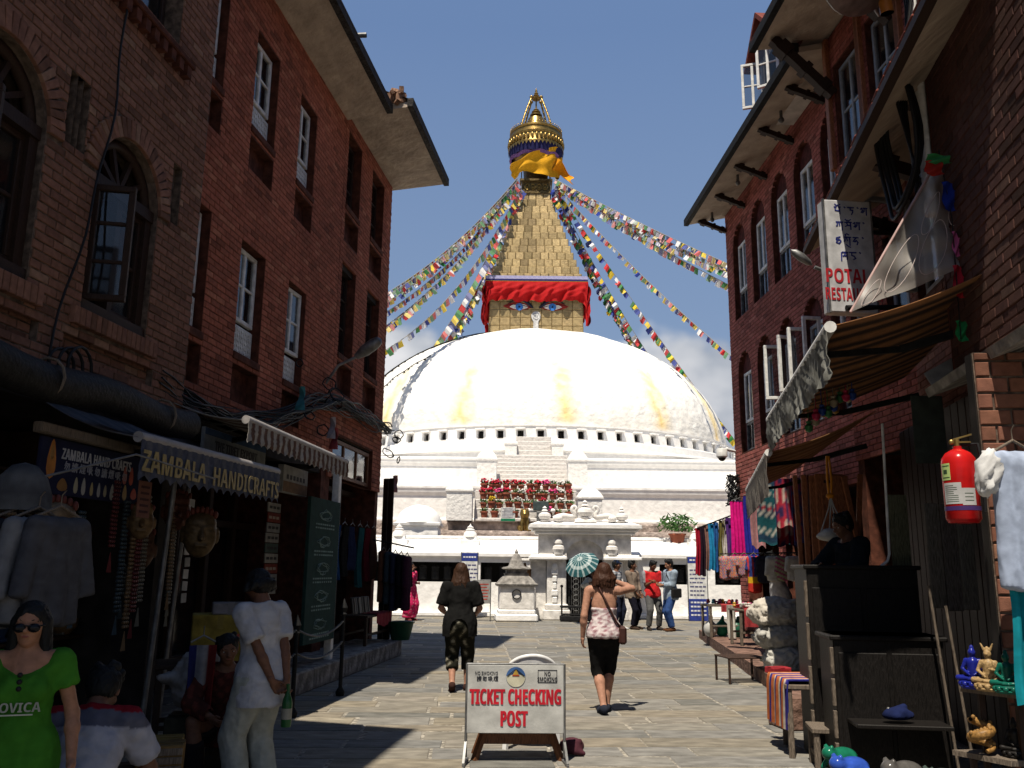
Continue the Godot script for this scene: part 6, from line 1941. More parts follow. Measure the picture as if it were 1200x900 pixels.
	b.sheet(func(u: float, v: float) -> Vector3:
		var a := lerpf(-1.25, 1.25, u)
		var hgt := 0.42 + v * (0.4 * pow(cos(a * 0.95), 0.55))
		return V3(sin(a) * 0.25, hgt, -0.05 - 0.21 * cos(a) - 0.06 * v), 24, 14, 0.012)
	put(b, "backrest", pw, ch)
	b = mk(); b.cbox(V3(0, 0.42, 0), V3(0.46, 0.025, 0.44), 0.01)
	put(b, "seat", pw, ch)
	b = mk()
	var rim := []
	for k in 25:
		var a := lerpf(-1.3, 1.3, k / 24.0)
		rim.append(V3(sin(a) * 0.255, 0.42 + 0.4 * pow(maxf(cos(a * 0.95), 0.0), 0.55), -0.11 - 0.21 * cos(a)))
	b.tube(rim, 0.02, 8)
	put(b, "back_rim", pw, ch)
	for s in [[-1, -1], [1, -1], [-1, 1], [1, 1]]:
		b = mk(); b.bar(V3(s[0] * 0.2, 0.41, s[1] * 0.19), V3(s[0] * 0.24, 0, s[1] * 0.23), 0.045, 0.03)
		put(b, "leg", pw, ch)
	var cb := thing("cloth_bundle", "small dark maroon cloth bundle on the ground beside the trestle", "bundle", V3(0.56, 0, -8.1))
	var f := Field.new(V3(-0.16, -0.02, -0.14), V3(0.16, 0.2, 0.14), 0.014)
	f.ell(V3(0, 0.08, 0), V3(0.11, 0.07, 0.09), 0.02); f.cap(V3(-0.08, 0.1, 0.04), V3(0.07, 0.13, 0.05), 0.03, 0.02, 0.02); f.cap(V3(0.02, 0.05, 0.07), V3(0.1, 0.03, 0.06), 0.03, 0.02, 0.02)
	b = mk(); f.to(b)
	put(b, "cloth", cloth(Color(0.07, 0.02, 0.03)), cb)

func build_left_shops() -> void:
	var U := LX.basis.x
	var O := LX.basis.z
	var ang := atan2(-U.z, U.x)      # turns +x onto the facade direction
	var b := mk()
	# stone plinth before the shops
	var pl := thing("stone_plinth", "worn stone plinth along the left shops at the corner", "plinth", Vector3.ZERO)
	for k in 5:
		b = mk(); b.cbox(LX * V3(11.6 + k * 1.18, 0.14, 0.3), V3(1.16, 0.28, 0.9), 0.02, LX.basis)
		put(b, "stone", M.concrete, pl)
	# timber shop fronts
	for q in [["timber_shopfront", "dark timber shopfront with glazed doors under the red brick house", 9.3, 14.3, 3.25, 6, 1.15], ["timber_shopfront", "dark timber shopfront under the corner house, below white transom lights", 14.6, 17.5, 3.04, 3, 0.5]]:
		var sf := thing(q[0], q[1], "shopfront", Vector3.ZERO)
		var n: int = q[5]
		for k in n + 1:
			b = mk(); b.cbox(LX * V3(lerpf(q[2], q[3], float(k) / n), q[4] / 2, -q[6]), V3(0.12, q[4], 0.12), 0.01, LX.basis)
			put(b, "post", M.dark_wood, sf)
		for yy in [0.35, 2.2, q[4] - 0.06]:
			b = mk(); b.cbox(LX * V3((q[2] + q[3]) / 2, yy, -q[6] + 0.01), V3(q[3] - q[2], 0.1, 0.1), 0.01, LX.basis)
			put(b, "rail", M.dark_wood, sf)
		for k in n:
			b = mk(); b.box(LX * V3(lerpf(q[2], q[3], (k + 0.5) / n), 1.28, -q[6] - 0.03), V3((q[3] - q[2]) / n - 0.12, 1.76, 0.01), LX.basis)
			put(b, "pane", M.glass, sf)
			b = mk(); b.cbox(LX * V3(lerpf(q[2], q[3], (k + 0.5) / n), 0.18, -q[6]), V3((q[3] - q[2]) / n - 0.12, 0.3, 0.04), 0.01, LX.basis)
			put(b, "panel", M.dark_wood, sf)
	var shelf := thing("shop_shelves", "deep dark shelves of curios at the back of the nearest left shop", "shelves", LN * V3(5.0, 0, -0.9), ang)
	for k in 5:
		b = mk(); b.cbox(V3(0, 0.4 + k * 0.5, 0), V3(8.0, 0.03, 0.4), 0.004)
		put(b, "shelf", M.dark_wood, shelf)
	b = mk(); b.box(V3(0, 1.4, -0.22), V3(8.2, 2.8, 0.03))
	put(b, "back", M.dark_wood, shelf)
	for k in 9:
		b = mk(); b.cbox(V3(-4.0 + k, 1.4, 0), V3(0.05, 2.8, 0.42), 0.005)
		put(b, "divider", M.dark_wood, shelf)
	for k in 70:
		var kind := rng.randi() % 3
		var x := rf(-3.8, 3.9); var y: float = 0.415 + 0.5 * (rng.randi() % 4); var h := rf(0.12, 0.34)
		var c: Color = [Color(0.2, 0.12, 0.05), Color(0.09, 0.05, 0.03), Color(0.16, 0.15, 0.12), Color(0.12, 0.03, 0.03), Color(0.03, 0.05, 0.1)][rng.randi() % 5]
		b = mk()
		if kind == 0: b.lathe([V2(0, 0), V2(0.3, 0), V2(0.32, 0.1), V2(0.18, 0.2), V2(0.28, 0.5), V2(0.12, 0.75), V2(0.16, 0.85), V2(0.0, 1.0)].map(func(q): return q * h), 12, V3(x, y, 0.05))
		elif kind == 1: b.lathe([V2(0, 0), V2(0.2, 0), V2(0.42, 0.25), V2(0.45, 0.5), V2(0.4, 0.5), V2(0, 0.2)].map(func(q): return q * h), 14, V3(x, y, 0.05))
		else: b.cbox(V3(x, y + h * 0.4, 0.05), V3(h * 0.5, h * 0.8, 0.12), 0.01)
		put(b, "curio", paint(c, 0.4, 0.2), shelf)
	for k in 16:
		var s := rf(5.9, 9.0)
		var o := thing("bead_strands", "strands of dark beads and tassels hanging in the nearest left shop", "beads", LN * V3(s, rf(1.9, 2.3), rf(0.05, 0.45)), 0, "bead strands in the left shop")
		b = mk()
		var ln := rf(0.5, 1.0)
		var c: Color = [Color(0.16, 0.1, 0.05), Color(0.1, 0.02, 0.02), Color(0.14, 0.13, 0.1), Color(0.04, 0.06, 0.07)][k % 4]
		for e in 3:
			var n := int(ln / 0.035)
			for q in n: b.ball(U * (0.03 * (e - 1) + 0.004 * sin(q * 1.3)) - V3(0, q * 0.035, 0), V3(0.015, 0.016, 0.015), 6, 4)
		stuff(put(b, "beads", paint(c, 0.3), o))
		b = mk()
		for e in 9: b.tube([V3(0, -ln, 0), U * (e - 4) * 0.008 + V3(0, -ln - 0.16, 0)], 0.004, 4)
		put(b, "tassel", cloth(c * 1.4), o)
	# rolled tarpaulin
	var rt := thing("rolled_tarpaulin", "black rolled tarpaulin along the nearest left shop's lintel", "tarpaulin", Vector3.ZERO)
	b = mk()
	var path := []
	for k in 24: path.append(LN * V3(lerpf(1.5, 8.3, k / 23.0), 2.9 + 0.03 * sin(k * 1.1), 0.5))
	b.tube(path, 0.14, 14)
	put(b, "roll", mat("tarp", Color(0.014, 0.014, 0.015), 0.6, "blotch", 2.0, "lump_n", 0.3), rt)
	for k in 4:
		b = mk()
		var ring := []
		for q in 13: ring.append(LN * (V3(3.0 + k * 1.6, 2.9, 0.5) + V3(0, cos(TAU * q / 12), sin(TAU * q / 12)) * 0.15))
		b.tube(ring, 0.012, 5, false)
		put(b, "tie", M.old_wood, rt)
	var bm := thing("timber_batten", "pale timber batten above the navy shop sign", "batten", Vector3.ZERO)
	b = mk(); b.cbox(LX * V3(7.2, 2.58, 0.56), V3(1.6, 0.08, 0.08), 0.01, LX.basis)
	put(b, "batten", M.old_wood, bm)
	# navy sign board
	var zs := thing("shop_sign", "navy shop board with white lettering and small figurine prints, nearest left", "sign", LX * V3(7.22, 2.32, 0.52), ang)
	plate(zs, "board", Transform3D(), 1.42, 0.42, 0.03, Color(0.012, 0.014, 0.04))
	var wt := paint(Color(0.4, 0.4, 0.42))
	lettering("ZAMBALA HAND CRAFTS", 0.082, At(V3(0.02, 0.105, 0.017)), wt, zs, 0.74)
	for k in 9: strokes(zs, HZ[(k * 3 + 1) % 4], At(V3(-0.42 + k * 0.1, -0.02, 0.017)), 0.07, 0.007, paint(Color(0.3, 0.3, 0.34)))
	var prints := [[-0.58, 0.05, 0.1, 0.3, Color(0.4, 0.16, 0.04)], [-0.58, 0.1, 0.05, 0.12, Color(0.5, 0.28, 0.1)], [-0.42, -0.13, 0.12, 0.1, Color(0.2, 0.1, 0.03)], [-0.25, -0.12, 0.05, 0.13, Color(0.35, 0.32, 0.22)], [-0.15, -0.12, 0.05, 0.14, Color(0.3, 0.3, 0.28)], [-0.04, -0.13, 0.04, 0.11, Color(0.3, 0.24, 0.12)], [0.06, -0.13, 0.04, 0.12, Color(0.3, 0.3, 0.3)], [0.15, -0.13, 0.04, 0.1, Color(0.3, 0.26, 0.16)], [0.25, -0.13, 0.05, 0.14, Color(0.4, 0.38, 0.34)], [0.42, 0.03, 0.06, 0.16, Color(0.35, 0.1, 0.08)], [0.52, 0.03, 0.06, 0.16, Color(0.4, 0.08, 0.05)], [0.44, -0.12, 0.06, 0.14, Color(0.3, 0.2, 0.08)], [0.58, -0.12, 0.09, 0.1, Color(0.35, 0.06, 0.04)]]
	for q in prints:
		b = mk()
		var e := PackedVector2Array()
		for k in 12:
			var a := TAU * k / 12
			e.append(V2(q[0] + sin(a) * q[2] * 0.5 * (1.0 - 0.4 * cos(a)), q[1] + cos(a) * q[3] * 0.5))
		b.prism(e, 0.0155, 0.018)
		put(b, "figurine_print", paint(q[4]), zs)
	# awnings
	var zv := func(u: float, v: float) -> Color: return Color(0.075, 0.085, 0.115) if int(u * 34.0) % 2 == 0 else Color(0.1, 0.105, 0.125)
	var za := awning("shop_awning", "blue grey awning with yellow handicrafts lettering on its scalloped valance", LX * V3(7.0, 2.59, 1.0), LX * V3(9.86, 2.62, 1.0), LX * V3(7.0, 2.95, 0.05), LX * V3(9.86, 2.98, 0.05), 17, Color(0.12, 0.12, 0.13), Color(0.08, 0.09, 0.11), 0.33, zv, 0.006)
	lettering("ZAMBALA  HANDICRAFTS", 0.17, LX * At(V3(8.4, 2.4, 1.06)), paint(Color(0.27, 0.2, 0.07)), za, 1.0, true, 0.005)
	var sv := func(u: float, _v: float) -> Color: return Color(0.36, 0.34, 0.31) if int(u * 40.0) % 2 == 0 else Color(0.13, 0.08, 0.065)
	awning("shop_awning", "small awning with white and brown striped valance by the corner shop", LX * V3(8.95, 3.06, 1.0), LX * V3(12.3, 3.02, 1.0), LX * V3(8.95, 3.32, 0.05), LX * V3(12.3, 3.3, 0.05), 20, Color(0.36, 0.34, 0.31), Color(0.13, 0.08, 0.065), 0.22, sv, 0.008)
	for o in get_children():
		if o.name.begins_with("shop_awning"): (o.get_node("roller") as MeshInstance3D).material_override = paint(Color(0.3, 0.28, 0.27))
	var te := thing("shop_sign", "long grey export shop board between the two left awnings", "sign", LX * V3(9.85, 2.88, 0.5), ang)
	plate(te, "board", Transform3D(), 1.6, 0.26, 0.04, Color(0.16, 0.17, 0.17))
	plate(te, "blue_band", At(V3(0, 0.09, 0.004)), 1.58, 0.07, 0.042, Color(0.03, 0.06, 0.12))
	lettering("THE TIBET EXPORT", 0.1, At(V3(0, -0.04, 0.022)), paint(Color(0.02, 0.02, 0.03)), te, 0.9)
	var wbd := thing("shop_sign", "pale lightbox sign with a brown lower half under the striped valance", "sign", LX * V3(11.9, 2.72, 0.4), ang)
	plate(wbd, "panel", Transform3D(), 0.9, 0.36, 0.08, Color(0.28, 0.28, 0.27))
	plate(wbd, "brown_panel", At(V3(0, -0.1, 0.004)), 0.88, 0.14, 0.08, Color(0.16, 0.1, 0.06))
	for k in 6: plate(wbd, "print_mark", At(V3(-0.3 + k * 0.12, 0.03, 0.042)), 0.07, 0.06, 0.004, Color(0.06, 0.06, 0.07))
	var col := thing("sign_stack", "column of small name plates beside the left doorway", "signs", LX * V3(11.55, 1.3, 0.3), ang)
	for k in 9:
		plate(col, "name_plate", At(V3(rf(-0.02, 0.02), k * 0.13, 0)), 0.42, 0.12, 0.02, [Color(0.22, 0.21, 0.19), Color(0.2, 0.2, 0.19), Color(0.14, 0.03, 0.02), Color(0.24, 0.23, 0.2), Color(0.05, 0.07, 0.06)][k % 5])
		for e in 3: plate(col, "print_mark", At(V3(-0.12 + e * 0.12, k * 0.13, 0.011)), 0.09, 0.035, 0.004, Color(0.04, 0.04, 0.04) if k % 5 != 2 else Color(0.3, 0.25, 0.2))
	var cards := thing("card_strip", "pale strip of small posted cards on the left door post", "cards", LX * V3(9.62, 1.25, 0.15), ang)
	for k in 9: plate(cards, "card", Transform3D(Basis(V3(0, 0, 1), rf(-0.05, 0.05)), V3(rf(-0.02, 0.02), k * 0.125, 0)), 0.11, 0.1, 0.01, Color(0.42, 0.42, 0.42) * rf(0.6, 1.0))
	for q in [[8.35, 0.5], [9.4, 0.1], [13.3, 0.55]]:
		var po := thing("shop_post", ["slim steel pole under the handicrafts awning", "thin grey post beside the strip of cards", "white painted post at the corner shop's edge"][[8.35, 9.4, 13.3].find(q[0])], "post", LX * V3(q[0], 0, q[1]), ang)
		b = mk()
		if q[0] > 13: b.cbox(V3(0, 1.5, 0), V3(0.11, 3.0, 0.11), 0.01)
		else: b.tube([V3(0, 0, 0), V3(0.05, 2.6, 0.1)], 0.025, 8)
		put(b, "shaft", M.white_frame if q[0] > 13 else M.grey_metal, po)
	var rs := thing("hanging_card", "dull red card hanging under the lettered awning", "card", LX * V3(7.35, 2.12, 0.9), ang)
	plate(rs, "card", Transform3D(), 0.2, 0.3, 0.008, Color(0.14, 0.06, 0.04))
	for k in 5: plate(rs, "print_mark", At(V3(0, 0.1 - k * 0.05, 0.005)), 0.13, 0.02, 0.003, Color(0.05, 0.02, 0.02))
	# green menu board on the plinth
	var gm := thing("menu_board", "tall dark green painted board with chalk-white motifs at the left corner", "sign", LX * V3(12.6, 1.55, 0.62), ang)
	plate(gm, "board", Transform3D(), 1.25, 1.95, 0.05, Color(0.012, 0.04, 0.036))
	var chalk := paint(Color(0.17, 0.25, 0.24), 0.8)
	for k in 5:
		b = mk()
		var cy := 0.75 - k * 0.37
		for e in 3:
			var pts := []
			for q in 15:
				var a := TAU * q / 14.0
				pts.append(V3(sin(a + e) * (0.18 + 0.04 * e) * (1.0 + 0.25 * sin(a * (2 + k))), cy + cos(a + e) * 0.06 * (1.0 + 0.4 * cos(a * (3 - e) + k)), 0.028))
			b.tube(pts, 0.006, 4)
		put(b, "motif", chalk, gm)
		for e in 2:
			b = mk()
			for q in 9: b.box(V3(-0.36 + q * 0.09, cy - 0.13 - e * 0.05, 0.027), V3(rf(0.04, 0.08), 0.022, 0.004))
			put(b, "lettering", chalk, gm)
	# chained posts
	for q in [[8.3, 1.15, "black spear-topped iron post before the yellow carton"], [10.1, 1.0, "black spear-topped iron post between the sitting man and the menu board"], [11.75, 1.12, "black spear-topped iron post right before the green menu board"]]:
		var po := thing("iron_post", q[2], "post", LX * V3(q[0], 0, 1.25), ang, "iron posts with chains")
		b = mk(); b.tube([V3(0, 0, 0), V3(0, q[1] - 0.1, 0)], 0.025, 10); b.lathe([V2(0.05, 0), V2(0.06, 0.05), V2(0.03, 0.1)], 12)
		put(b, "shaft", M.black_metal, po)
		b = mk(); b.lathe([V2(0.025, 0), V2(0.045, 0.02), V2(0.03, 0.04), V2(0.05, 0.1), V2(0.02, 0.17), V2(0, 0.22)], 10, V3(0, q[1] - 0.14, 0))
		put(b, "spear_head", M.black_metal, po)
	for q in [[8.3, 10.1, "upper"], [10.1, 11.75, "nearer the corner"]]:
		for e in 2:
			var cn := thing("chain", "%s sagging chain %s between the iron posts" % [["higher", "lower"][e], "by the sitting man" if q[0] < 9 else "by the menu board"], "chain", Vector3.ZERO)
			b = mk()
			for k in 40:
				var t := k / 39.0
				var p := LX * V3(lerpf(q[0], q[1], t), 0.92 - e * 0.25 - 0.5 * t * (1.0 - t), 1.25)
				b.ball(p, V3(0.022, 0.011, 0.012), 6, 4, Basis(Vector3.RIGHT, k * 1.57))
			put(b, "links", M.grey_metal, cn)
	# masks, garments, cartons, sacks at the near shop
	mask("gilded mask with closed eyes hanging under the lettered awning", V3(-3.0, 1.88, -8.5), 0.5, Color(0.13, 0.085, 0.04), 1.2)
	mask("dark red mask hanging above the gilded one", V3(-3.28, 2.1, -8.6), 0.6, Color(0.14, 0.05, 0.03))
	mask("pale wooden mask beside the navy sign's corner", V3(-3.22, 1.82, -6.2), 0.7, Color(0.2, 0.13, 0.07), 1.1)
	mask("brown mask low between the bead strands", V3(-3.36, 1.72, -8.0), 0.5, Color(0.1, 0.05, 0.03))
	mask("small bronze mask beside a dark red one", V3(-3.2, 1.95, -7.6), 0.5, Color(0.18, 0.11, 0.05), 0.8)
	for k in 6:
		garment(["grey hooded jacket, first on the near left rail", "slate blue jacket, second on the near left rail", "pale grey jacket turned to the street on the near left rail", "charcoal jacket behind the pale grey one", "white-grey shirt at the street end of the near left rail", "dull grey coat at the dark end of the near left rail"][k], "jackets on the near left rail", V3(-3.2 + 0.11 * k, 1.82 + 0.01 * k, -5.0 - 0.03 * k), V3(0.35, 0, -1), 0.5, rf(0.5, 0.62), [Color(0.05, 0.05, 0.055), Color(0.05, 0.06, 0.075), Color(0.15, 0.155, 0.17), Color(0.03, 0.03, 0.035), Color(0.17, 0.17, 0.18), Color(0.07, 0.07, 0.075)][k])
	var hat := thing("woven_hat", "striped grey woven hat hanging above the jackets", "hat", V3(-2.92, 1.9, -5.2))
	b = mk(); b.lathe([V2(0.17, 0), V2(0.165, 0.1), V2(0.13, 0.2), V2(0.07, 0.27), V2(0, 0.29)], 24)
	for k in b.v.size(): b.c[k] = Color(0.11, 0.11, 0.11) if int(b.v[k].y * 50.0) % 2 == 0 else Color(0.06, 0.06, 0.065)
	put(b, "crown", M.cloth_vc, hat)
	b = mk(); b.tube([V3(0.1, 0.2, 0), V3(0.4, 0.42, -0.6), V3(0.6, 0.36, -1.6)], 0.008, 5)
	put(b, "cord", M.grey_metal, hat)
	carton("carton", "large yellow cardboard carton behind the sitting man", V3(-2.55, 0.78, -7.9), V3(0.46, 0.4, 0.4), 0.35, Color(0.24, 0.175, 0.03), Color(0.3, 0.04, 0.03))
	carton("carton", "small grey carton with a red mark on top of the yellow carton", V3(-2.45, 1.181, -7.85), V3(0.3, 0.1, 0.22), 0.35, Color(0.18, 0.17, 0.18), Color(0.35, 0.05, 0.05))
	table("display_table", "dark low display table under the cartons in the left shop", V3(-2.65, 0, -7.9), 0.35, 0.8, 0.5, 0.78, M.dark_wood)
	sack("greyish cloth sack beside the yellow carton", V3(-2.5, 0.42, -7.4), V3(0.42, 0.5, 0.36), Color(0.24, 0.23, 0.22), 3, "")
	carton("crate", "squat dark crate under the greyish cloth sack", V3(-2.5, 0, -7.4), V3(0.46, 0.42, 0.4), 0.2, Color(0.05, 0.045, 0.03), Color(0.03, 0.03, 0.03), "crate")
	hung("striped_flag_cloth", "blue, white and red cloth hanging beside the cloth sack", "cloth", "", V3(-2.34, 1.0, -6.9), V3(1, 0, -0.4), 0.2, 0.5, func(u: float, _v: float) -> Color: return Color(0.02, 0.025, 0.1) if u < 0.3 else (Color(0.2, 0.2, 0.22) if u < 0.66 else Color(0.14, 0.02, 0.02)), 2.0)
	for k in 6:
		var cr := carton("wooden_crate", ["yellow-brown crate topmost in the near stack", "brown crate under the topmost one", "lowest crate of the near stack", "crate leaning behind the near stack", "small ochre box at the street end of the stack", "dark box between the stack and the crouching man"][k], V3(-2.12 + 0.13 * (k % 3) - 0.2 * (k / 3), [0.36, 0.18, 0.0, 0.2, 0.36, 0.0][k], -5.65 - 0.17 * (k / 3)), V3(0.27, 0.17, 0.22), 0.3, [Color(0.2, 0.12, 0.04), Color(0.12, 0.06, 0.03), Color(0.14, 0.08, 0.03), Color(0.08, 0.05, 0.03), Color(0.22, 0.14, 0.03), Color(0.05, 0.03, 0.02)][k], Color(0.04, 0.02, 0.02), "crate")
		for e in 3:
			b = mk(); b.cbox(V3(0, 0.035 + 0.05 * e, 0.112), V3(0.26, 0.04, 0.01), 0.003)
			put(b, "slat", M.old_wood, cr)
	# corner shop: hanging clothes, books, table with red cloth, green tub
	for k in 7:
		hung("hanging_cloth", ["rust orange dress inside the corner shop", "blue skirt beside the rust orange dress", "black shawl deep in the corner shop", "navy shawl deep in the corner shop", "teal scarf by the corner shop door", "dark red shawl by the corner shop door", "brown shawl nearest the shutter"][k], "cloth", "cloths in the corner shop", LX * V3(14.9 + 0.36 * k, 2.3, -0.1 + 0.03 * k), U, 0.3, rf(0.7, 1.1), [Color(0.22, 0.06, 0.02), Color(0.02, 0.06, 0.16), Color(0.02, 0.02, 0.02), Color(0.02, 0.03, 0.07), Color(0.02, 0.09, 0.1), Color(0.1, 0.015, 0.02), Color(0.08, 0.04, 0.03)][k], 3.0)
	for k in 5:
		garment(["brown coat at the wall end of the corner rail", "dark slate coat second on the corner rail", "navy coat third on the corner rail", "black coat fourth on the corner rail", "plum coat at the street end of the corner rail"][k], "coats on the corner rail", V3(-2.38 + 0.115 * k, 1.9 - 0.025 * k, -16.6 + 0.03 * k), V3(0.12, 0, -1), 0.5, rf(0.85, 1.05), [Color(0.09, 0.04, 0.025), Color(0.035, 0.05, 0.06), Color(0.02, 0.025, 0.05), Color(0.014, 0.014, 0.018), Color(0.035, 0.015, 0.03)][k], 0.5, "hanging_coat")
	var rail := thing("clothes_rail", "slanting iron rail of coats at the left corner", "rail", Vector3.ZERO)
	b = mk(); b.tube([V3(-2.6, 2.1, -16.65), V3(-1.8, 1.95, -16.5)], 0.014, 8)
	put(b, "bar", M.black_metal, rail)
	var sh := thing("shutter", "dark timber shutter folded open at the left corner", "shutter", LX * V3(17.3, 1.68, 0.22), ang + 1.2)
	for k in 2:
		b = mk(); b.cbox(V3(-0.13 + 0.13 * k, 0, 0), V3(0.12, 3.25, 0.04), 0.01)
		put(b, "plank", M.dark_wood, sh)
	var tb := table("market_table", "low table spread with dark goods at the left corner", V3(-2.55, 0.28, -16.0), ang, 1.6, 0.5, 0.5, M.dark_wood)
	b = mk()
	b.sheet(func(u: float, v: float) -> Vector3: return V3(lerpf(-0.3, 0.75, u), 0.512 - (0.0 if v < 0.5 else (v - 0.5) * (0.5 - 0.35 * absf(u - 0.5))), lerpf(-0.2, 0.27, minf(v * 2.0, 1.0)) + 0.012 * sin(u * 30.0) * v), 30, 16, 0.006)
	put(b, "red_cloth", cloth(Color(0.28, 0.035, 0.05)), thing("table_cloth", "red cloth over the front of the left corner table", "cloth", V3(-2.55, 0.28, -16.0), ang))
	for k in 9:
		var bk := thing("book", "upright booklet, %s from the left in the corner shop's row" % ORD[k], "book", LX * V3(14.7 + 0.11 * k, 0.84, 0.45), ang + 0.5 + rf(-0.1, 0.1), "booklets in the corner shop")
		b = mk(); b.cbox(V3(0, 0.13, 0), V3(0.18, 0.26, 0.02), 0.004, Basis(Vector3.RIGHT, -0.15))
		put(b, "cover", paint(Color(0.34, 0.32, 0.28) * rf(0.4, 1.0)), bk)
	var tub := thing("plastic_tub", "green plastic tub at the end of the left corner table", "tub", V3(-2.02, 0.28, -16.7))
	b = mk(); b.lathe([V2(0, 0), V2(0.17, 0), V2(0.24, 0.3), V2(0.26, 0.3), V2(0.26, 0.33), V2(0.22, 0.32), V2(0.16, 0.02), V2(0, 0.02)], 20)
	put(b, "tub", paint(Color(0.012, 0.07, 0.035), 0.35), tub)

func build_right_shops() -> void:
	var U := R3.basis.x
	var ang := atan2(-U.z, U.x)
	var b := mk()
	# raised stone step of the stalls
	var st := thing("stall_step", "low reddish stone step running in front of the right stalls", "step", Vector3.ZERO)
	for k in 6:
		b = mk()
		var p0 := V3(4.56, 0, -21.6).lerp(V3(3.25, 0, -9.4), k / 6.0); var p1 := V3(4.56, 0, -21.6).lerp(V3(3.25, 0, -9.4), (k + 0.985) / 6.0)
		b.prism(PackedVector2Array([V2(p0.x, p0.z), V2(p1.x, p1.z), V2(p1.x + 1.7, p1.z), V2(p0.x + 1.0, p0.z)]), -0.2, 0.0, Transform3D(Basis(Vector3.RIGHT, V3(0, 0, 1), Vector3.DOWN), Vector3.ZERO))
		put(b, "step_stone", mat("red_stone", Color(0.25, 0.15, 0.115), 0.9, "blotch", 0.9, "lump_n", 0.5), st)
	# awnings
	var r0 := V3(2.36, 3.38, -6.2); var r1 := V3(3.11, 3.38, -10.3)
	var gv := func(u: float, v: float) -> Color: return Color(0.34, 0.34, 0.31) * (0.75 + 0.35 * sin(u * 70.0 + v * 5.0) * sin(v * 7.0 + u * 31.0))
	awning("striped_awning", "large brown and orange striped awning with a crumpled grey valance on the right", r0, r1, V3(3.75, 3.9, -6.0), V3(4.78, 3.92, -10.3), 13, Color(0.3, 0.145, 0.065), Color(0.05, 0.03, 0.02), 0.38, gv, 0.018)
	var bv := func(_u: float, v: float) -> Color: return Color(0.3, 0.27, 0.23).lerp(Color(0.2, 0.18, 0.16), v)
	awning("striped_awning", "smaller ochre awning with a plain beige valance over the textile stall", V3(3.11, 3.0, -10.4), V3(4.2, 3.0, -15.4), V3(4.5, 3.55, -10.5), V3(5.25, 3.5, -15.4), 16, Color(0.33, 0.17, 0.08), Color(0.2, 0.09, 0.035), 0.5, bv, 0.01)
	# restaurant sign
	var ps := thing("restaurant_sign", "white box sign with blue script and red restaurant lettering on the right", "sign", V3(3.46, 4.78, -8.5), 0.1)
	b = mk(); b.cbox(Vector3.ZERO, V3(0.52, 1.22, 0.14), 0.012)
	put(b, "box", paint(Color(0.5, 0.5, 0.51), 0.5), ps)
	b = mk()
	for s in [-1.0, 1.0]: b.box(V3(s * 0.255, 0, 0.06), V3(0.018, 1.23, 0.03))
	put(b, "edge_trim", M.grey_metal, ps)
	var blue := paint(Color(0.02, 0.03, 0.2), 0.6)
	var rows := [["pa", "dot", "ta", "dot", "la", "dot"], ["ga", "sa", "la", "dot"], ["aa", "ga", "na", "dot"], ["kha", "nga", "dot"]]
	for r in 4:
		var x: float = [-0.14, -0.13, -0.15, -0.1][r]
		for g in rows[r]:
			var xf := At(V3(x, 0.455 - r * 0.165, 0.072))
			strokes(ps, TB[g], xf, 0.075, 0.013, blue)
			if r == 0 and g == "pa" or r == 1 and g == "sa": strokes(ps, TB.o, xf, 0.075, 0.011, blue)
			if r == 2 and g == "ga":
				strokes(ps, TB.i, xf, 0.075, 0.011, blue); strokes(ps, TB.ra, xf, 0.075, 0.012, blue)
			x += 0.05 if g == "dot" else 0.092
	var red := paint(Color(0.45, 0.02, 0.03), 0.6)
	lettering("POTALA", 0.15, At(V3(-0.005, -0.225, 0.074)), red, ps, 0.74)
	lettering("RESTAURANT", 0.13, At(V3(0.01, -0.42, 0.074)), red, ps, 0.56)
	b = mk(); b.tube([V3(0.2, 0.3, 0), V3(0.75, 0.3, 0)], 0.025, 8); b.tube([V3(-0.1, -0.57, 0.1), V3(0.75, -0.5, 0)], 0.028, 8)
	put(b, "bracket", M.black_metal, ps)
	# clear printed plastic laid over the awning
	var cp := thing("plastic_sheet", "translucent flower-printed plastic sheet stretched above the striped awning", "sheet", Vector3.ZERO)
	b = mk()
	var A := V3(2.66, 3.6, -6.55); var Bq := V3(3.45, 4.86, -6.62); var C := V3(3.62, 4.8, -6.6); var D := V3(3.6, 3.98, -6.5)
	b.sheet(func(u: float, v: float) -> Vector3: return A.lerp(D, u).lerp(Bq.lerp(C, u), v) + V3(0, 0, 0.04 * sin(u * 9.0 + v * 5.0) + 0.02 * sin(v * 23.0 + u * 8.0)), 24, 24)
	var pm := StandardMaterial3D.new(); pm.resource_name = "clear_plastic"; pm.albedo_color = Color(0.62, 0.6, 0.58, 0.5); pm.roughness = 0.4; pm.transparency = BaseMaterial3D.TRANSPARENCY_ALPHA
	put(b, "film", pm, cp)
	for q in [[0.3, 0.25, 0.22], [0.62, 0.3, 0.24], [0.45, 0.62, 0.18], [0.85, 0.6, 0.16], [0.1, 0.08, 0.1]]:
		b = mk()
		var pts := []
		for k in 25:
			var a := TAU * k / 24.0
			var u: float = clampf(q[0] + cos(a) * q[2] * 0.6, 0.01, 0.99); var v: float = clampf(q[1] + sin(a) * q[2], 0.01, 0.99)
			pts.append(A.lerp(D, u).lerp(Bq.lerp(C, u), v) + V3(0, 0, 0.06))
		b.tube(pts, 0.003, 5, false)
		put(b, "printed_outline", paint(Color(0.5, 0.42, 0.4)), cp)
	b = mk(); b.tube([A, Bq], 0.012, 6); b.tube([Bq, C, D], 0.01, 6)
	put(b, "hem", paint(Color(0.45, 0.3, 0.28)), cp)
	var bn := thing("bunting", "string of red, blue, pink and green plastic bunting hanging before the plastic sheet", "bunting", V3(3.43, 4.95, -6.45))
	b = mk(); b.tube([V3(0, 0, 0), V3(0.04, -0.6, 0.02), V3(0.0, -1.6, 0.05)], 0.005, 4)
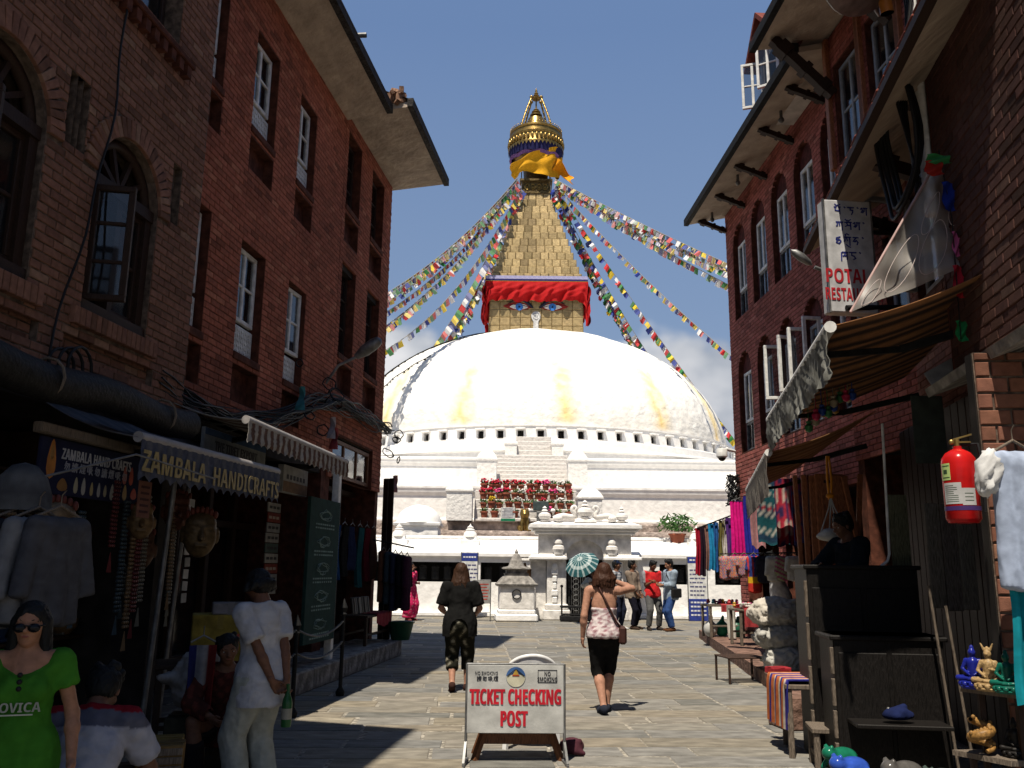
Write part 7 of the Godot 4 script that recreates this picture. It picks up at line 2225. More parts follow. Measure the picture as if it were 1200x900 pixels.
	put(b, "cord", M.cable, bn)
	for q in [[-0.02, -0.06, Color(0.05, 0.3, 0.1), 0.2, 0.08], [-0.07, -0.12, Color(0.4, 0.03, 0.02), 0.14, 0.12], [0.04, -0.3, Color(0.01, 0.03, 0.25), 0.12, 0.24], [0.05, -0.72, Color(0.5, 0.1, 0.25), 0.06, 0.2], [0.05, -1.0, Color(0.5, 0.02, 0.04), 0.1, 0.26], [0.02, -1.45, Color(0.02, 0.25, 0.08), 0.08, 0.16]]:
		b = mk()
		b.sheet(func(u: float, v: float) -> Vector3: return V3(q[0] + (u - 0.5) * q[3], q[1] - v * q[4], 0.03 + 0.02 * sin(u * 6.0 + v * 8.0)), 8, 8)
		put(b, "pennant", cloth(q[2]), bn)
	# trinkets under the big awning
	var tk := thing("hanging_trinkets", "bunch of blue, gold and pink trinkets hanging between the two right awnings", "trinkets", V3(3.4, 3.35, -9.0))
	for k in 14:
		b = mk()
		var c: Color = [Color(0.02, 0.06, 0.3), Color(0.4, 0.35, 0.25), Color(0.5, 0.03, 0.1), Color(0.05, 0.2, 0.08), Color(0.35, 0.2, 0.05)][k % 5]
		var p := V3(lerpf(0.18, -0.25, k / 13.0), lerpf(0.1, -0.2, k / 13.0) + rf(-0.05, 0.05), rf(-0.1, 0.1))
		b.lathe([V2(0, -0.07), V2(0.035, -0.05), V2(0.045, 0), V2(0.02, 0.03), V2(0.03, 0.05), V2(0, 0.07)], 10, p)
		b.tube([p + V3(0, 0.06, 0), p + V3(0, 0.25, 0)], 0.004, 4)
		put(b, "trinket", paint(c, 0.3), tk)
	# scarves on the slanting rail
	var rl := thing("scarf_rail", "slanting iron rail of scarves at the far end of the right stalls", "rail", Vector3.ZERO)
	b = mk(); b.tube([V3(3.98, 2.46, -19.0), V3(5.2, 2.93, -18.8)], 0.016, 8)
	put(b, "bar", M.black_metal, rl)
	var sc := [["dark red scarf at the outer end of the slanting rail", Color(0.3, 0.015, 0.03)], ["black scarf next to the dark red one on the slanting rail", Color(0.02, 0.015, 0.02)], ["dusty brown scarf third on the slanting rail", Color(0.22, 0.12, 0.1)], ["turquoise scarf fourth on the slanting rail", Color(0.02, 0.2, 0.4)], ["steel blue scarf fifth on the slanting rail", Color(0.03, 0.1, 0.3)], ["olive scarf sixth on the slanting rail", Color(0.17, 0.15, 0.05)], ["white scarf seventh on the slanting rail", Color(0.5, 0.46, 0.44)], ["purple scarf nearest the magenta shawl", Color(0.08, 0.03, 0.16)]]
	for k in 8: hung("hanging_scarf", sc[k][0], "scarf", "scarves on the slanting rail", V3(4.06 + 0.096 * k, 2.49 + 0.033 * k, -19.0 + 0.04 * (k % 2)), V3(1, 0, -0.6), 0.15, 0.98 + 0.05 * sin(k * 2.0), sc[k][1], 2.0, 0.03, false)
	hung("hanging_shawl", "bright magenta shawl hanging long beside the scarves", "shawl", "", V3(4.78, 3.02, -18.4), V3(1, 0, -0.3), 0.3, 1.4, Color(0.62, 0.015, 0.2), 4.0)
	hung("hanging_shawl", "deep royal blue shawl behind the magenta one", "shawl", "", V3(4.98, 3.12, -18.2), V3(1, 0, -0.3), 0.28, 1.4, Color(0.025, 0.03, 0.26), 4.0)
	hung("hanging_shawl", "dark violet shawl between the magenta and blue ones", "shawl", "", V3(4.87, 3.05, -18.5), V3(1, 0, -0.3), 0.22, 1.3, Color(0.05, 0.02, 0.12), 3.0)
	# patterned textiles
	var pats := [
		func(u: float, v: float) -> Color: return Color(0.5, 0.2, 0.22).lerp(Color(0.34, 0.22, 0.22), 0.5 + 0.5 * sin(u * 30.0 + v * 3.0)),
		func(u: float, v: float) -> Color:
			var z := fmod(v * 7.0, 1.0)
			var d := absf(fmod(u * 5.0 + (0.5 if int(v * 7.0) % 2 else 0.0), 1.0) - 0.5)
			return Color(0.5, 0.48, 0.42) if absf(z - 0.5 - d * 0.6) < 0.1 else (Color(0.5, 0.05, 0.06) if v > 0.42 and v < 0.55 and d < 0.15 else (Color(0.02, 0.1, 0.12) if int(v * 7.0) % 3 else Color(0.02, 0.05, 0.09))),
		func(u: float, v: float) -> Color:
			var a := absf(fmod(u * 6.0, 1.0) - 0.5) + absf(fmod(v * 16.0, 1.0) - 0.5)
			return Color(0.5, 0.42, 0.36) if a < 0.3 else (Color(0.35, 0.03, 0.05) if a < 0.6 else Color(0.04, 0.025, 0.08)),
		func(u: float, v: float) -> Color: return Color(0.08, 0.08, 0.26) if fmod(v * 14.0, 1.0) < 0.25 or fmod(u * 4.0, 1.0) < 0.2 else Color(0.46, 0.05, 0.07),
		func(u: float, v: float) -> Color: return Color(0.35, 0.14, 0.1) if fmod(v * 18.0, 1.0) < 0.3 and fmod(u * 7.0, 1.0) < 0.5 else Color(0.02, 0.16, 0.26),
		func(u: float, v: float) -> Color: return Color(0.14, 0.05, 0.03) if fmod(v * 10.0, 1.0) < 0.5 else Color(0.05, 0.02, 0.02)]
	var tl := ["pink streaked blanket at the far end of the textile stall", "teal blanket with white zigzags and red diamonds", "navy blanket chequered with red and cream diamonds", "crimson blanket with blue bands", "turquoise blanket with rust dashes", "dark brown striped blanket by the wooden panels"]
	var tx := [[4.85, 3.4, 0.34, 1.35], [4.98, 3.3, 0.7, 1.2], [5.0, 3.25, 0.44, 1.2], [5.05, 3.2, 0.32, 1.15], [5.1, 3.15, 0.32, 1.15], [4.22, 2.9, 0.26, 0.95]]
	for k in 6: hung("patterned_blanket", tl[k], "blanket", "patterned blankets on the textile stall", V3(tx[k][0], tx[k][1], [-17.2, -16.6, -15.8, -15.2, -14.6, -12.0][k]), V3(1, 0, -0.25), tx[k][2], tx[k][3], pats[k], 1.3, 0.02, false)
	# row of small clothes
	var bar := thing("garment_bar", "black bar carrying the row of small clothes on the right", "bar", Vector3.ZERO)
	b = mk(); b.tube([V3(3.9, 1.9, -16.4), V3(5.1, 1.92, -15.4)], 0.014, 6)
	put(b, "bar", M.black_metal, bar)
	var gaudy := func(p: Vector3) -> Color: return Color(0.6, 0.35, 0.02) if p.y < -0.36 and p.y > -0.48 else (Color(0.5, 0.04, 0.03) if p.y < -0.48 or absf(sin(p.x * 40.0)) > 0.86 else Color(0.03, 0.05, 0.18))
	var speck := func(p: Vector3) -> Color: return [Color(0.45, 0.05, 0.12), Color(0.3, 0.06, 0.25), Color(0.05, 0.2, 0.3), Color(0.5, 0.25, 0.1)][int(absf(sin(p.x * 91.0 + p.y * 57.0) * 3.99))]
	var stripe := func(p: Vector3) -> Color: return Color(0.3, 0.34, 0.2) if sin(p.y * 80.0 + p.x * 40.0) > 0 else Color(0.3, 0.06, 0.14)
	var sm := [["turquoise and red sequined bag at the outer end of the small clothes row", speck, 0.36, 0.0], ["pink beaded jacket second in the small clothes row", speck, 0.34, 0.2], ["magenta sequined waistcoat third in the small clothes row", speck, 0.3, 0.12], ["blue suit with yellow and red hem in the small clothes row", gaudy, 0.56, 0.2], ["black child's jacket beside the suit with the yellow hem", Color(0.03, 0.03, 0.04), 0.4, 0.26], ["small cream jacket in the small clothes row", Color(0.55, 0.54, 0.48), 0.38, 0.28], ["striped pink and green jacket in the small clothes row", stripe, 0.36, 0.24], ["white and grey blouse nearest the wooden panels", Color(0.5, 0.5, 0.48), 0.36, 0.2]]
	for k in 8: garment(sm[k][0], "small clothes on the bar", V3(3.98 + 0.14 * k, 1.86, -16.3 + 0.12 * k), V3(1, 0, 0.15), 0.25, sm[k][2] * 1.12, sm[k][1], sm[k][3], "small_garment")
	# market tables with trinkets
	for q in [[4.62, -19.4, 0.8, 0.72, "far grey wooden market table spread with red cloth and trinkets"], [4.72, -17.4, 0.75, 0.72, "grey wooden market table next to the sacks, red cloth over its front"]]:
		var i := 0 if q[1] < -18 else 1
		table("market_table", q[4], V3(q[0], 0.2, q[1]), 0.15, q[2], 0.55, 0.68, M.old_wood)
		b = mk()
		b.sheet(func(u: float, v: float) -> Vector3: return V3((u - 0.5) * q[2] * (1.02 if i == 1 else 0.6) + 0.1, 0.69 - (0.0 if v < 0.55 else (v - 0.55) * (0.75 if i == 1 else 0.35)), lerpf(-0.26, 0.29, minf(v / 0.55, 1.0)) + 0.015 * sin(u * 28.0) * v), 26, 18, 0.006)
		put(b, "cloth", cloth(Color(0.33, 0.04, 0.045)), thing("table_cloth", ["crumpled red cloth on the far market table", "red cloth hanging from the market table beside the sacks"][i], "cloth", V3(q[0], 0.2, q[1]), 0.15))
		for k in 20:
			var c: Color = [Color(0.5, 0.05, 0.06), Color(0.5, 0.48, 0.44), Color(0.5, 0.3, 0.05), Color(0.05, 0.2, 0.25), Color(0.4, 0.08, 0.2)][rng.randi() % 5]
			var o := thing("trinket", "small bright trinket laid out on the %s market table" % ["far", "nearer"][i], "trinket", V3(q[0], 0.2, q[1]) + Basis(Vector3.UP, 0.15) * V3(rf(-0.4, 0.4) * q[2], 0.7, rf(-0.22, 0.22)), rf(0, 6), "trinkets on the %s market table" % ["far", "nearer"][i])
			b = mk()
			if k % 2: b.lathe([V2(0, 0), V2(0.03, 0), V2(0.045, 0.03), V2(0.03, 0.05), V2(0.035, 0.08), V2(0, 0.1)], 10)
			else: b.lathe([V2(0, 0), V2(0.02, 0), V2(0.05, 0.05), V2(0.045, 0.05), V2(0, 0.02)], 12)
			put(b, "body", paint(c, 0.35), o)
	for k in 3:
		var bg := thing("plastic_bag", ["green plastic bag under the far market table", "white plastic bag at the step's far corner", "dark green bag behind the far table's legs"][k], "bag", V3([4.62, 4.35, 4.9][k], 0.2, -19.5 + 0.1 * k))
		var f := Field.new(V3(-0.2, -0.02, -0.2), V3(0.2, 0.5, 0.2), 0.022)
		f.ell(V3(0, 0.16, 0), V3(0.15, 0.17, 0.13), 0.03); f.cap(V3(0, 0.3, 0), V3(0.03, 0.42, 0), 0.05, 0.03, 0.04)
		b = mk(); f.to(b)
		put(b, "bag", paint([Color(0.01, 0.2, 0.11), Color(0.45, 0.45, 0.43), Color(0.02, 0.1, 0.06)][k], 0.35), bg)
	hung("hanging_cloth", "white lace strip hanging between the two market tables", "cloth", "", V3(4.6, 0.9, -18.6), V3(1, 0, 0), 0.16, 0.65, Color(0.5, 0.48, 0.43), 2.0, 0.02, false)
	# sacks
	sack("large cream cloth bale topmost in the pile by the iron table", V3(3.86, 0.78, -13.0), V3(0.72, 0.44, 0.6), Color(0.5, 0.46, 0.4), 5)
	sack("grey sack in the middle of the pile by the iron table", V3(3.9, 0.48, -12.95), V3(0.7, 0.4, 0.6), Color(0.4, 0.39, 0.36), 6)
	sack("pale slumped sack at the bottom of the pile by the iron table", V3(3.94, 0.12, -12.85), V3(0.6, 0.46, 0.56), Color(0.5, 0.49, 0.45), 7)
	var it := thing("iron_table", "low rusty slatted iron table on the paving before the sacks", "table", V3(3.42, 0, -13.35), 0.15)
	for k in 7:
		b = mk(); b.cbox(V3(0, 0.36, -0.24 + k * 0.08), V3(0.6, 0.02, 0.06), 0.004)
		put(b, "slat", M.rust, it)
	for s in [[-1, -1], [1, -1], [-1, 1], [1, 1]]:
		b = mk(); b.cbox(V3(s[0] * 0.28, 0.18, s[1] * 0.25), V3(0.03, 0.36, 0.03), 0.004)
		put(b, "leg", M.rust, it)
	# carved panels, stall keeper's bundle, dark chests
	for k in 7:
		var wp := thing("leaning_board", ["thin reddish board at the outer end of the leaning panels", "second narrow board of the leaning panels", "split board with a notch among the leaning panels", "wide red-brown door panel with a dark slot", "panel half hidden behind the wide door panel", "tilted narrow board right of the wide panel", "slanting board nearest the doorway post"][k], "panel", V3(3.28 + [0.0, 0.07, 0.15, 0.34, 0.44, 0.57, 0.63][k], 1.62, -9.95 + 0.03 * k), 0.1, "wooden panels leaning in the right stall")
		wp.rotation.z = [0.02, 0.0, -0.01, 0.0, 0.0, -0.1, 0.16][k]
		var w: float = [0.05, 0.06, 0.08, 0.34, 0.2, 0.06, 0.06][k]
		b = mk(); b.cbox(V3(0, 0.53, 0), V3(w, 1.06 + 0.04 * sin(k * 3.0), 0.03), 0.006)
		put(b, "board", M.red_wood, wp)
		if k == 3:
			for e in 3:
				b = mk(); b.cbox(V3(-0.1 + e * 0.1, 0.48, 0.018), V3(0.02, 0.8, 0.012), 0.003)
				put(b, "batten", M.red_wood, wp)
			b = mk(); b.box(V3(0, 0.98, 0.017), V3(0.14, 0.03, 0.006))
			put(b, "slot", M.dark_hole, wp)
	var bu := thing("weighed_bundle", "white cloth bundle hung by orange and white ropes before the stall keeper", "bundle", V3(3.36, 1.96, -9.15))
	var f2 := Field.new(V3(-0.26, -0.1, -0.2), V3(0.26, 0.22, 0.2), 0.014)
	f2.ell(V3(0, 0, 0), V3(0.17, 0.055, 0.11), 0.03); f2.ell(V3(-0.05, 0.03, 0.03), V3(0.09, 0.05, 0.08), 0.02)
	b = mk(); f2.to(b)
	put(b, "bundle", cloth(Color(0.5, 0.5, 0.48)), bu)
	b = mk()
	for s in [-0.14, -0.05, 0.05, 0.14]: b.tube([V3(s, 0.03, 0.04), V3(s * 0.2, 0.3, 0.02), V3(0, 0.42, 0)], 0.008, 5)
	put(b, "white_rope", paint(Color(0.45, 0.45, 0.42)), bu)
	b = mk()
	for s in [-0.01, 0.012]: b.tube([V3(s, 0.38, 0), V3(s * 2.0, 0.6, 0), V3(s, 0.84, 0)], 0.013, 6)
	b.ball(V3(0, 0.42, 0), V3(0.045, 0.03, 0.04), 10, 6)
	put(b, "orange_rope", paint(Color(0.6, 0.22, 0.01)), bu)
	for q in [["black cabinet with closed doors, upper of the two in the right stall", 3.16, 0.0, -8.15, 0.95, 1.66, 0.55], ["low black chest standing before the taller cabinet on the right", 3.06, 0.0, -7.45, 0.85, 1.1, 0.5]]:
		var cb := thing("cabinet", q[0], "cabinet", V3(q[1], q[2], q[3]), -0.12)
		b = mk(); b.cbox(V3(0, q[5] / 2, 0), V3(q[4], q[5], q[6]), 0.01); b.cbox(V3(0, q[5] - 0.02, 0), V3(q[4] + 0.06, 0.04, q[6] + 0.05), 0.01)
		put(b, "carcass", M.ebony, cb)
		for k in 2:
			b = mk(); b.cbox(V3(q[4] * (k - 0.5) * 0.48, q[5] * 0.48, q[6] / 2 + 0.01), V3(q[4] * 0.44, q[5] * 0.8, 0.02), 0.006)
			var dr := put(b, "door", M.ebony, cb)
			b = mk(); b.ball(V3(q[4] * (k - 0.5) * 0.1, q[5] * 0.5, q[6] / 2 + 0.03), V3(0.015, 0.015, 0.015), 8, 6)
			put(b, "knob", M.grey_metal, dr)
		for k in 4:
			b = mk(); b.cbox(V3(-q[4] / 2 - 0.012, q[5] * (0.16 + 0.22 * k), q[6] * 0.5 - 0.02), V3(0.025, q[5] * 0.19, 0.05), 0.005)
			put(b, "carved_edge", M.old_wood, cb)
	var bl := thing("blue_cloth_lump", "folded dark blue cloth lying on the low black chest's ledge", "cloth", V3(2.98, 0.5, -7.0))
	f2 = Field.new(V3(-0.16, -0.02, -0.1), V3(0.16, 0.16, 0.1), 0.012)
	f2.ell(V3(0, 0.03, 0), V3(0.12, 0.035, 0.07), 0.02); f2.cap(V3(-0.08, 0.05, 0.02), V3(0.06, 0.09, -0.02), 0.03, 0.025, 0.03); f2.cap(V3(0.02, 0.06, 0.04), V3(0.1, 0.04, 0.0), 0.03, 0.02, 0.02)
	b = mk(); f2.to(b)
	put(b, "cloth", cloth(Color(0.006, 0.012, 0.06)), bl)
	var lg := thing("stall_ledge", "narrow black ledge on the front of the low chest", "ledge", V3(3.0, 0.46, -7.03), -0.12)
	b = mk(); b.cbox(V3(0, 0, 0), V3(0.7, 0.03, 0.3), 0.006)
	put(b, "ledge", M.ebony, lg)
	# loose boards, pole, wall sheet
	for q in [["greenish board leaning behind the cabinet", 3.55, 1.62, -8.0, 0.17, 0.68, Color(0.14, 0.14, 0.085)], ["first weathered grey plank beside the extinguisher", 3.47, 1.32, -7.2, 0.12, 0.84, Color(0.15, 0.135, 0.115)], ["second weathered grey plank, darker", 3.6, 1.3, -7.2, 0.12, 0.86, Color(0.12, 0.105, 0.095)], ["third weathered grey plank under the extinguisher", 3.73, 1.31, -7.2, 0.12, 0.82, Color(0.155, 0.145, 0.125)]]:
		var pk := thing("loose_board", q[0], "board", V3(q[1], q[2], q[3]), 0.0)
		b = mk(); b.cbox(V3(0, q[5] / 2, 0), V3(q[4], q[5], 0.025), 0.005)
		put(b, "board", mat("board%s" % q[6], q[6], 0.9, "grain", V3(6, 0.6, 6), "grain_n", 0.9), pk)
	var cd := thing("conduit", "thin white conduit with a crooked foot beside the dark doorway", "pipe", V3(3.44, 1.66, -8.0))
	b = mk(); b.tube([V3(-0.1, -0.02, 0), V3(-0.02, 0.04, 0), V3(0, 0.1, 0), V3(0.03, 1.3, 0)], 0.013, 8)
	put(b, "pipe", M.white_frame, cd)
	var ms := thing("wall_sheet", "dull green-grey sheet of metal on the stall wall above the planks", "sheet", V3(3.66, 2.83, -7.5))
	plate(ms, "sheet", At(Vector3.ZERO), 0.28, 0.6, 0.01, Color(0.05, 0.06, 0.05))
	var dk := thing("metal_duct", "pale grey bent sheet metal above the extinguisher", "duct", V3(3.52, 3.2, -6.9))
	plate(dk, "sheet", Transform3D(Basis(V3(0, 0, 1), 0.5), Vector3.ZERO), 0.28, 0.14, 0.01, Color(0.2, 0.2, 0.2))
	for q in [[3.3, 1.5], [3.42, 1.35]]:
		var lp := thing("pole", "slim pale pole %s in the dark stall doorway" % ["leaning left", "standing right"][0 if q[0] < 3.35 else 1], "pole", V3(q[0], 0.0, -7.0))
		b = mk(); b.tube([V3(0.12, 0, 0), V3(0, q[1], 0)], 0.012, 6)
		put(b, "pole", M.old_wood, lp)
	var bw := thing("stall_back_wall", "dark plank wall at the back of the right stalls", "wall", R3 * V3(2.2, 0, -0.35), ang)
	for k in 22:
		b = mk(); b.cbox(V3(-2.2 + k * 0.2, 1.6, 0), V3(0.19, 3.2, 0.04), 0.008)
		put(b, "plank", M.dark_wood, bw)
	# fire extinguisher
	var fe := thing("fire_extinguisher", "large red fire extinguisher hanging on the right stall's post", "extinguisher", V3(2.78, 1.9, -5.36), -0.4)
	fe.scale = V3(0.86, 0.86, 0.86)
	var fr := mat("enamel_red", Color(0.5, 0.012, 0.012), 0.22, "blotch_soft", 2.0)
	b = mk(); b.lathe([V2(0, 0), V2(0.1, 0.0), V2(0.118, 0.03), V2(0.118, 0.42), V2(0.112, 0.46), V2(0.085, 0.5), V2(0.045, 0.525), V2(0.03, 0.53), V2(0.03, 0.55), V2(0, 0.55)], 32)
	put(b, "cylinder", fr, fe)
	for q in [[0.13, 0.2, -1.15, -0.05, 0.0, Color(0.5, 0.5, 0.5), "instruction_label"], [0.12, 0.24, -0.05, 0.75, 0.0, Color(0.48, 0.48, 0.48), "white_label"], [0.3, 0.42, -1.3, -0.6, 0.0, Color(0.42, 0.55, 0.2), "green_label"], [0.085, 0.115, -1.5, 1.5, 0.0005, Color(0.06, 0.03, 0.13), "purple_band"]]:
		b = mk()
		var top: float = q[1] if q[6] != "instruction_label" else 0.28
		b.lathe([V2(0.1195 + q[4], q[0]), V2(0.1195 + q[4], top)], 14, Vector3.ZERO, Basis(), q[3] - q[2], q[2])
		put(b, q[6], paint(q[5]), fe)
	b = mk()
	for k in 9: b.lathe([V2(0.1202, 0.145 + k * 0.014), V2(0.1202, 0.149 + k * 0.014)], 8, Vector3.ZERO, Basis(), rf(0.5, 0.85), -1.05)
	for k in 3: b.lathe([V2(0.1202, 0.15 + k * 0.025), V2(0.1202, 0.155 + k * 0.025)], 8, Vector3.ZERO, Basis(), 0.5, 0.1)
	b.lathe([V2(0.1202, 0.315), V2(0.1202, 0.322)], 8, Vector3.ZERO, Basis(), 0.55, -1.2); b.lathe([V2(0.1202, 0.398), V2(0.1202, 0.405)], 8, Vector3.ZERO, Basis(), 0.55, -1.2)
	b.lathe([V2(0.1203, 0.345), V2(0.1203, 0.375)], 8, Vector3.ZERO, Basis(), 0.3, -1.1)
	put(b, "print", paint(Color(0.04, 0.08, 0.04)), fe)
	b = mk(); b.tube([V3(0, 0.54, 0), V3(0, 0.6, 0)], 0.02, 10); b.bar(V3(-0.02, 0.6, 0), V3(0.1, 0.63, 0.02), 0.02, 0.012); b.bar(V3(-0.02, 0.58, 0), V3(0.09, 0.575, 0.02), 0.02, 0.012); b.ball(V3(-0.035, 0.58, 0.02), V3(0.02, 0.02, 0.012), 10, 6)
	put(b, "valve", M.gilt, fe)
	b = mk(); b.tube([V3(0.03, 0.56, 0), V3(0.13, 0.56, 0.02), V3(0.15, 0.4, 0.02), V3(0.14, 0.08, 0.02)], 0.012, 8)
	put(b, "hose", M.cable, fe)
	# garments at the right edge
	var gl := garment("white-blue glitter dress with puffed white sleeve on a wooden hanger, far right", "", V3(2.92, 2.3, -5.0), V3(1, 0, -0.15), 0.4, 0.78, Color(0.36, 0.42, 0.56), 0.0, "glitter_dress")
	b = mk(); b.ball(V3(-0.16, -0.13, 0.01), V3(0.055, 0.13, 0.055), 22, 16, Basis(V3(0, 0, 1), -0.2)); b.crease(0.035, V3(22, 9, 22), 4)
	put(b, "puffed_sleeve", cloth(Color(0.6, 0.6, 0.6)), gl)
	hung("hanging_trousers", "bright teal cotton trousers hanging below the glitter dress", "trousers", "", V3(2.93, 1.6, -5.06), V3(1, 0, -0.15), 0.22, 0.72, Color(0.015, 0.24, 0.3), 2.5, 0.04, false)
	hung("hanging_cloth", "small yellow cloth pinned beside the glitter dress", "cloth", "", V3(3.05, 2.2, -4.92), V3(1, 0, 0), 0.14, 0.26, Color(0.4, 0.34, 0.06), 2.0, 0.02, false)
	# brick pier by the dresses
	var pr := thing("brick_pier", "short pier of weathered red bricks behind the hanging dress", "pier", Vector3.ZERO)
	var PF := frame(V3(2.98, 0, -5.45), V3(1, 0, 0.12))
	brick_wall(pr, "core", PF, 0.0, 1.3, 0.0, 3.0, [], {"mortar": M.mortar_old, "base": Color(0.235, 0.105, 0.07), "parts": 160, "area": Rect2(-1, 0, 3, 3), "bh": 0.105, "bl": 0.2, "joint": 0.016, "proud": 0.018})
	b = mk(); b.box(PF * V3(0.65, 1.5, -0.07), V3(1.3, 3.0, 0.1), PF.basis)
	put(b, "pier_body", M.inside, pr)
	# shelves with figurines
	for q in [[0.93, 2.93, "upper"], [0.57, 2.85, "lower"]]:
		var sf := thing("display_shelf", "%s grey shelf of figurines before the brick pier" % q[2], "shelf", V3(q[1], 0, -5.2))
		b = mk(); b.prism(PackedVector2Array([V2(-0.2, 0.3), V2(-0.02, 0.0), V2(0.3, 0.02), V2(0.3, 0.36)]), 0, 0.03, Transform3D(Basis(Vector3.RIGHT, V3(0, 0, -1), Vector3.UP), V3(0, q[0] - 0.03, 0)))
		put(b, "board", M.old_wood, sf)
		for s in [[-0.12, -0.22], [0.0, -0.04], [0.26, -0.06]]:
			b = mk(); b.cbox(V3(s[0], (q[0] - 0.03) / 2, s[1]), V3(0.035, q[0] - 0.03, 0.035), 0.005)
			put(b, "leg", M.dark_wood, sf)
	seated_figure("buddha_figurine", "small cobalt blue seated figurine on the upper shelf", V3(2.78, 0.93, -5.42), -0.7, 0.25, mat("cobalt_glaze", Color(0.012, 0.018, 0.2), 0.25, "blotch_soft", 5.0))
	seated_figure("deity_figurine", "cream horned figurine between the blue and green ones on the upper shelf", V3(2.82, 0.93, -5.32), -0.7, 0.25, mat("cream_glaze", Color(0.42, 0.28, 0.13), 0.45, "pit", 9.0), true)
	seated_figure("buddha_figurine", "dark green seated figurine in front on the upper shelf", V3(2.87, 0.93, -5.22), -0.7, 0.24, mat("green_glaze", Color(0.008, 0.1, 0.07), 0.25, "blotch_soft", 5.0))
	seated_figure("buddha_figurine", "black seated figurine on the lower shelf beside the gilt dragon", V3(2.92, 0.57, -5.3), -0.5, 0.22, M.ebony)
	seated_figure("buddha_figurine", "black seated figurine deep in the lower shelf's corner", V3(3.06, 0.57, -5.3), -0.5, 0.25, M.ebony)
	var dg := thing("dragon_figurine", "curled gilt dragon figurine on the lower shelf's front edge", "statue", V3(2.76, 0.57, -5.36))
	b = mk()
	var dp := []
	var dr2 := []
	for k in 30:
		var t := k / 29.0
		dp.append(V3(0.055 * sin(t * 11.0), 0.025 + t * 0.17, 0.045 * cos(t * 11.0))); dr2.append(0.012 + 0.018 * sin(t * PI))
	b.tube(dp, dr2, 8)
	for k in range(2, 28): b.ball(dp[k] + V3(rf(-0.02, 0.02), 0.02, rf(-0.02, 0.02)), V3(0.013, 0.016, 0.013), 6, 4)
	put(b, "body", mat("gilt_wood", Color(0.32, 0.17, 0.05), 0.45, "pit", 8.0, "fine_n", 0.4), dg)
	# glazed animals on the ground
	for q in [["blue glazed toad lying at the foot of the black chest", V3(2.27, 0.3, -6.15), Color(0.03, 0.08, 0.4), 0.13], ["green glazed toad behind the blue one", V3(2.3, 0.32, -6.4), Color(0.01, 0.14, 0.08), 0.12], ["grey stone lion figurine lying right of the blue toad", V3(2.62, 0.27, -6.15), Color(0.09, 0.085, 0.08), 0.14], ["dull green stone lion beside the grey one", V3(2.84, 0.25, -6.1), Color(0.05, 0.07, 0.06), 0.12]]:
		var an := thing("glazed_animal", q[0], "figurine", q[1], -1.2)
		var s: float = q[3]
		f2 = Field.new(V3(-1.1, -0.6, -1.6) * s, V3(1.1, 1.3, 1.6) * s, s * 0.09)
		f2.ell(V3(0, 0.2, -0.2) * s, V3(0.62, 0.55, 0.95) * s, 0.2 * s); f2.ell(V3(0, 0.45, 0.75) * s, V3(0.42, 0.38, 0.42) * s, 0.2 * s)
		for e in [-1.0, 1.0]:
			f2.cap(V3(e * 0.45, 0.1, 0.4) * s, V3(e * 0.6, -0.4, 0.75) * s, 0.18 * s, 0.14 * s, 0.1 * s); f2.cap(V3(e * 0.5, 0.1, -0.6) * s, V3(e * 0.75, -0.4, -0.3) * s, 0.26 * s, 0.15 * s, 0.1 * s)
			f2.ell(V3(e * 0.24, 0.8, 0.75) * s, V3(0.13, 0.14, 0.13) * s, 0.05 * s)
		b = mk(); f2.to(b)
		put(b, "body", mat("glaze%s" % q[2], q[2], 0.18, "blotch_soft", 4.0), an)
	var gc := thing("low_plank_stand", "low plank stand carrying the glazed animals", "stand", V3(2.55, 0, -6.25))
	b = mk(); b.cbox(V3(0, 0.2, 0), V3(0.95, 0.05, 0.6), 0.008)
	put(b, "top", M.old_wood, gc)
	for s in [-0.4, 0.4]:
		b = mk(); b.cbox(V3(s, 0.09, 0), V3(0.06, 0.18, 0.5), 0.006)
		put(b, "leg", M.old_wood, gc)
	# benches with striped cloth
	table("wooden_bench", "worn bench draped with the striped cloth beside the black chest", V3(2.66, 0, -8.35), 1.35, 0.7, 0.3, 0.62, M.old_wood)
	table("wooden_bench", "low worn stool in front of the striped cloth", V3(2.66, 0, -7.75), 1.4, 0.36, 0.24, 0.33, M.old_wood)
	var sc2 := thing("striped_cloth", "orange, white and violet striped cloth folded over the bench", "cloth", V3(2.66, 0.63, -8.35), 0.0)
	b = mk()
	b.sheet(func(u: float, v: float) -> Vector3:
		var a := clampf((v - 0.35) / 0.2, 0, 1)
		var x := lerpf(0.17, -0.17, minf(v / 0.4, 1.0)) - 0.03 * sin(a * PI / 2)
		return V3(x + 0.01 * sin(u * 21.0) * v, 0.02 - maxf(0, v - 0.42) * 0.72, lerpf(-0.3, 0.3, u) + 0.02 * sin(v * 4.0)), 40, 24, 0.012, func(u: float, _v: float) -> Color: return [Color(0.45, 0.13, 0.05), Color(0.45, 0.13, 0.05), Color(0.5, 0.45, 0.36), Color(0.06, 0.04, 0.22), Color(0.03, 0.03, 0.2)][int(u * 19.9) % 5])
	put(b, "cloth", M.cloth_vc, sc2)
	carton("carton", "flat red box peeking out behind the striped cloth", V3(2.6, 0.635, -8.75), V3(0.2, 0.06, 0.16), 0.3, Color(0.4, 0.03, 0.04), Color(0.2, 0.02, 0.02))
	var kb := thing("kerb_stone", "reddish kerb block at the near end of the stall step", "kerb", V3(3.05, 0, -9.6), 0.15)
	b = mk(); b.cbox(V3(0, 0.17, 0), V3(0.5, 0.34, 0.45), 0.02)
	put(b, "stone", M.red_stone, kb)

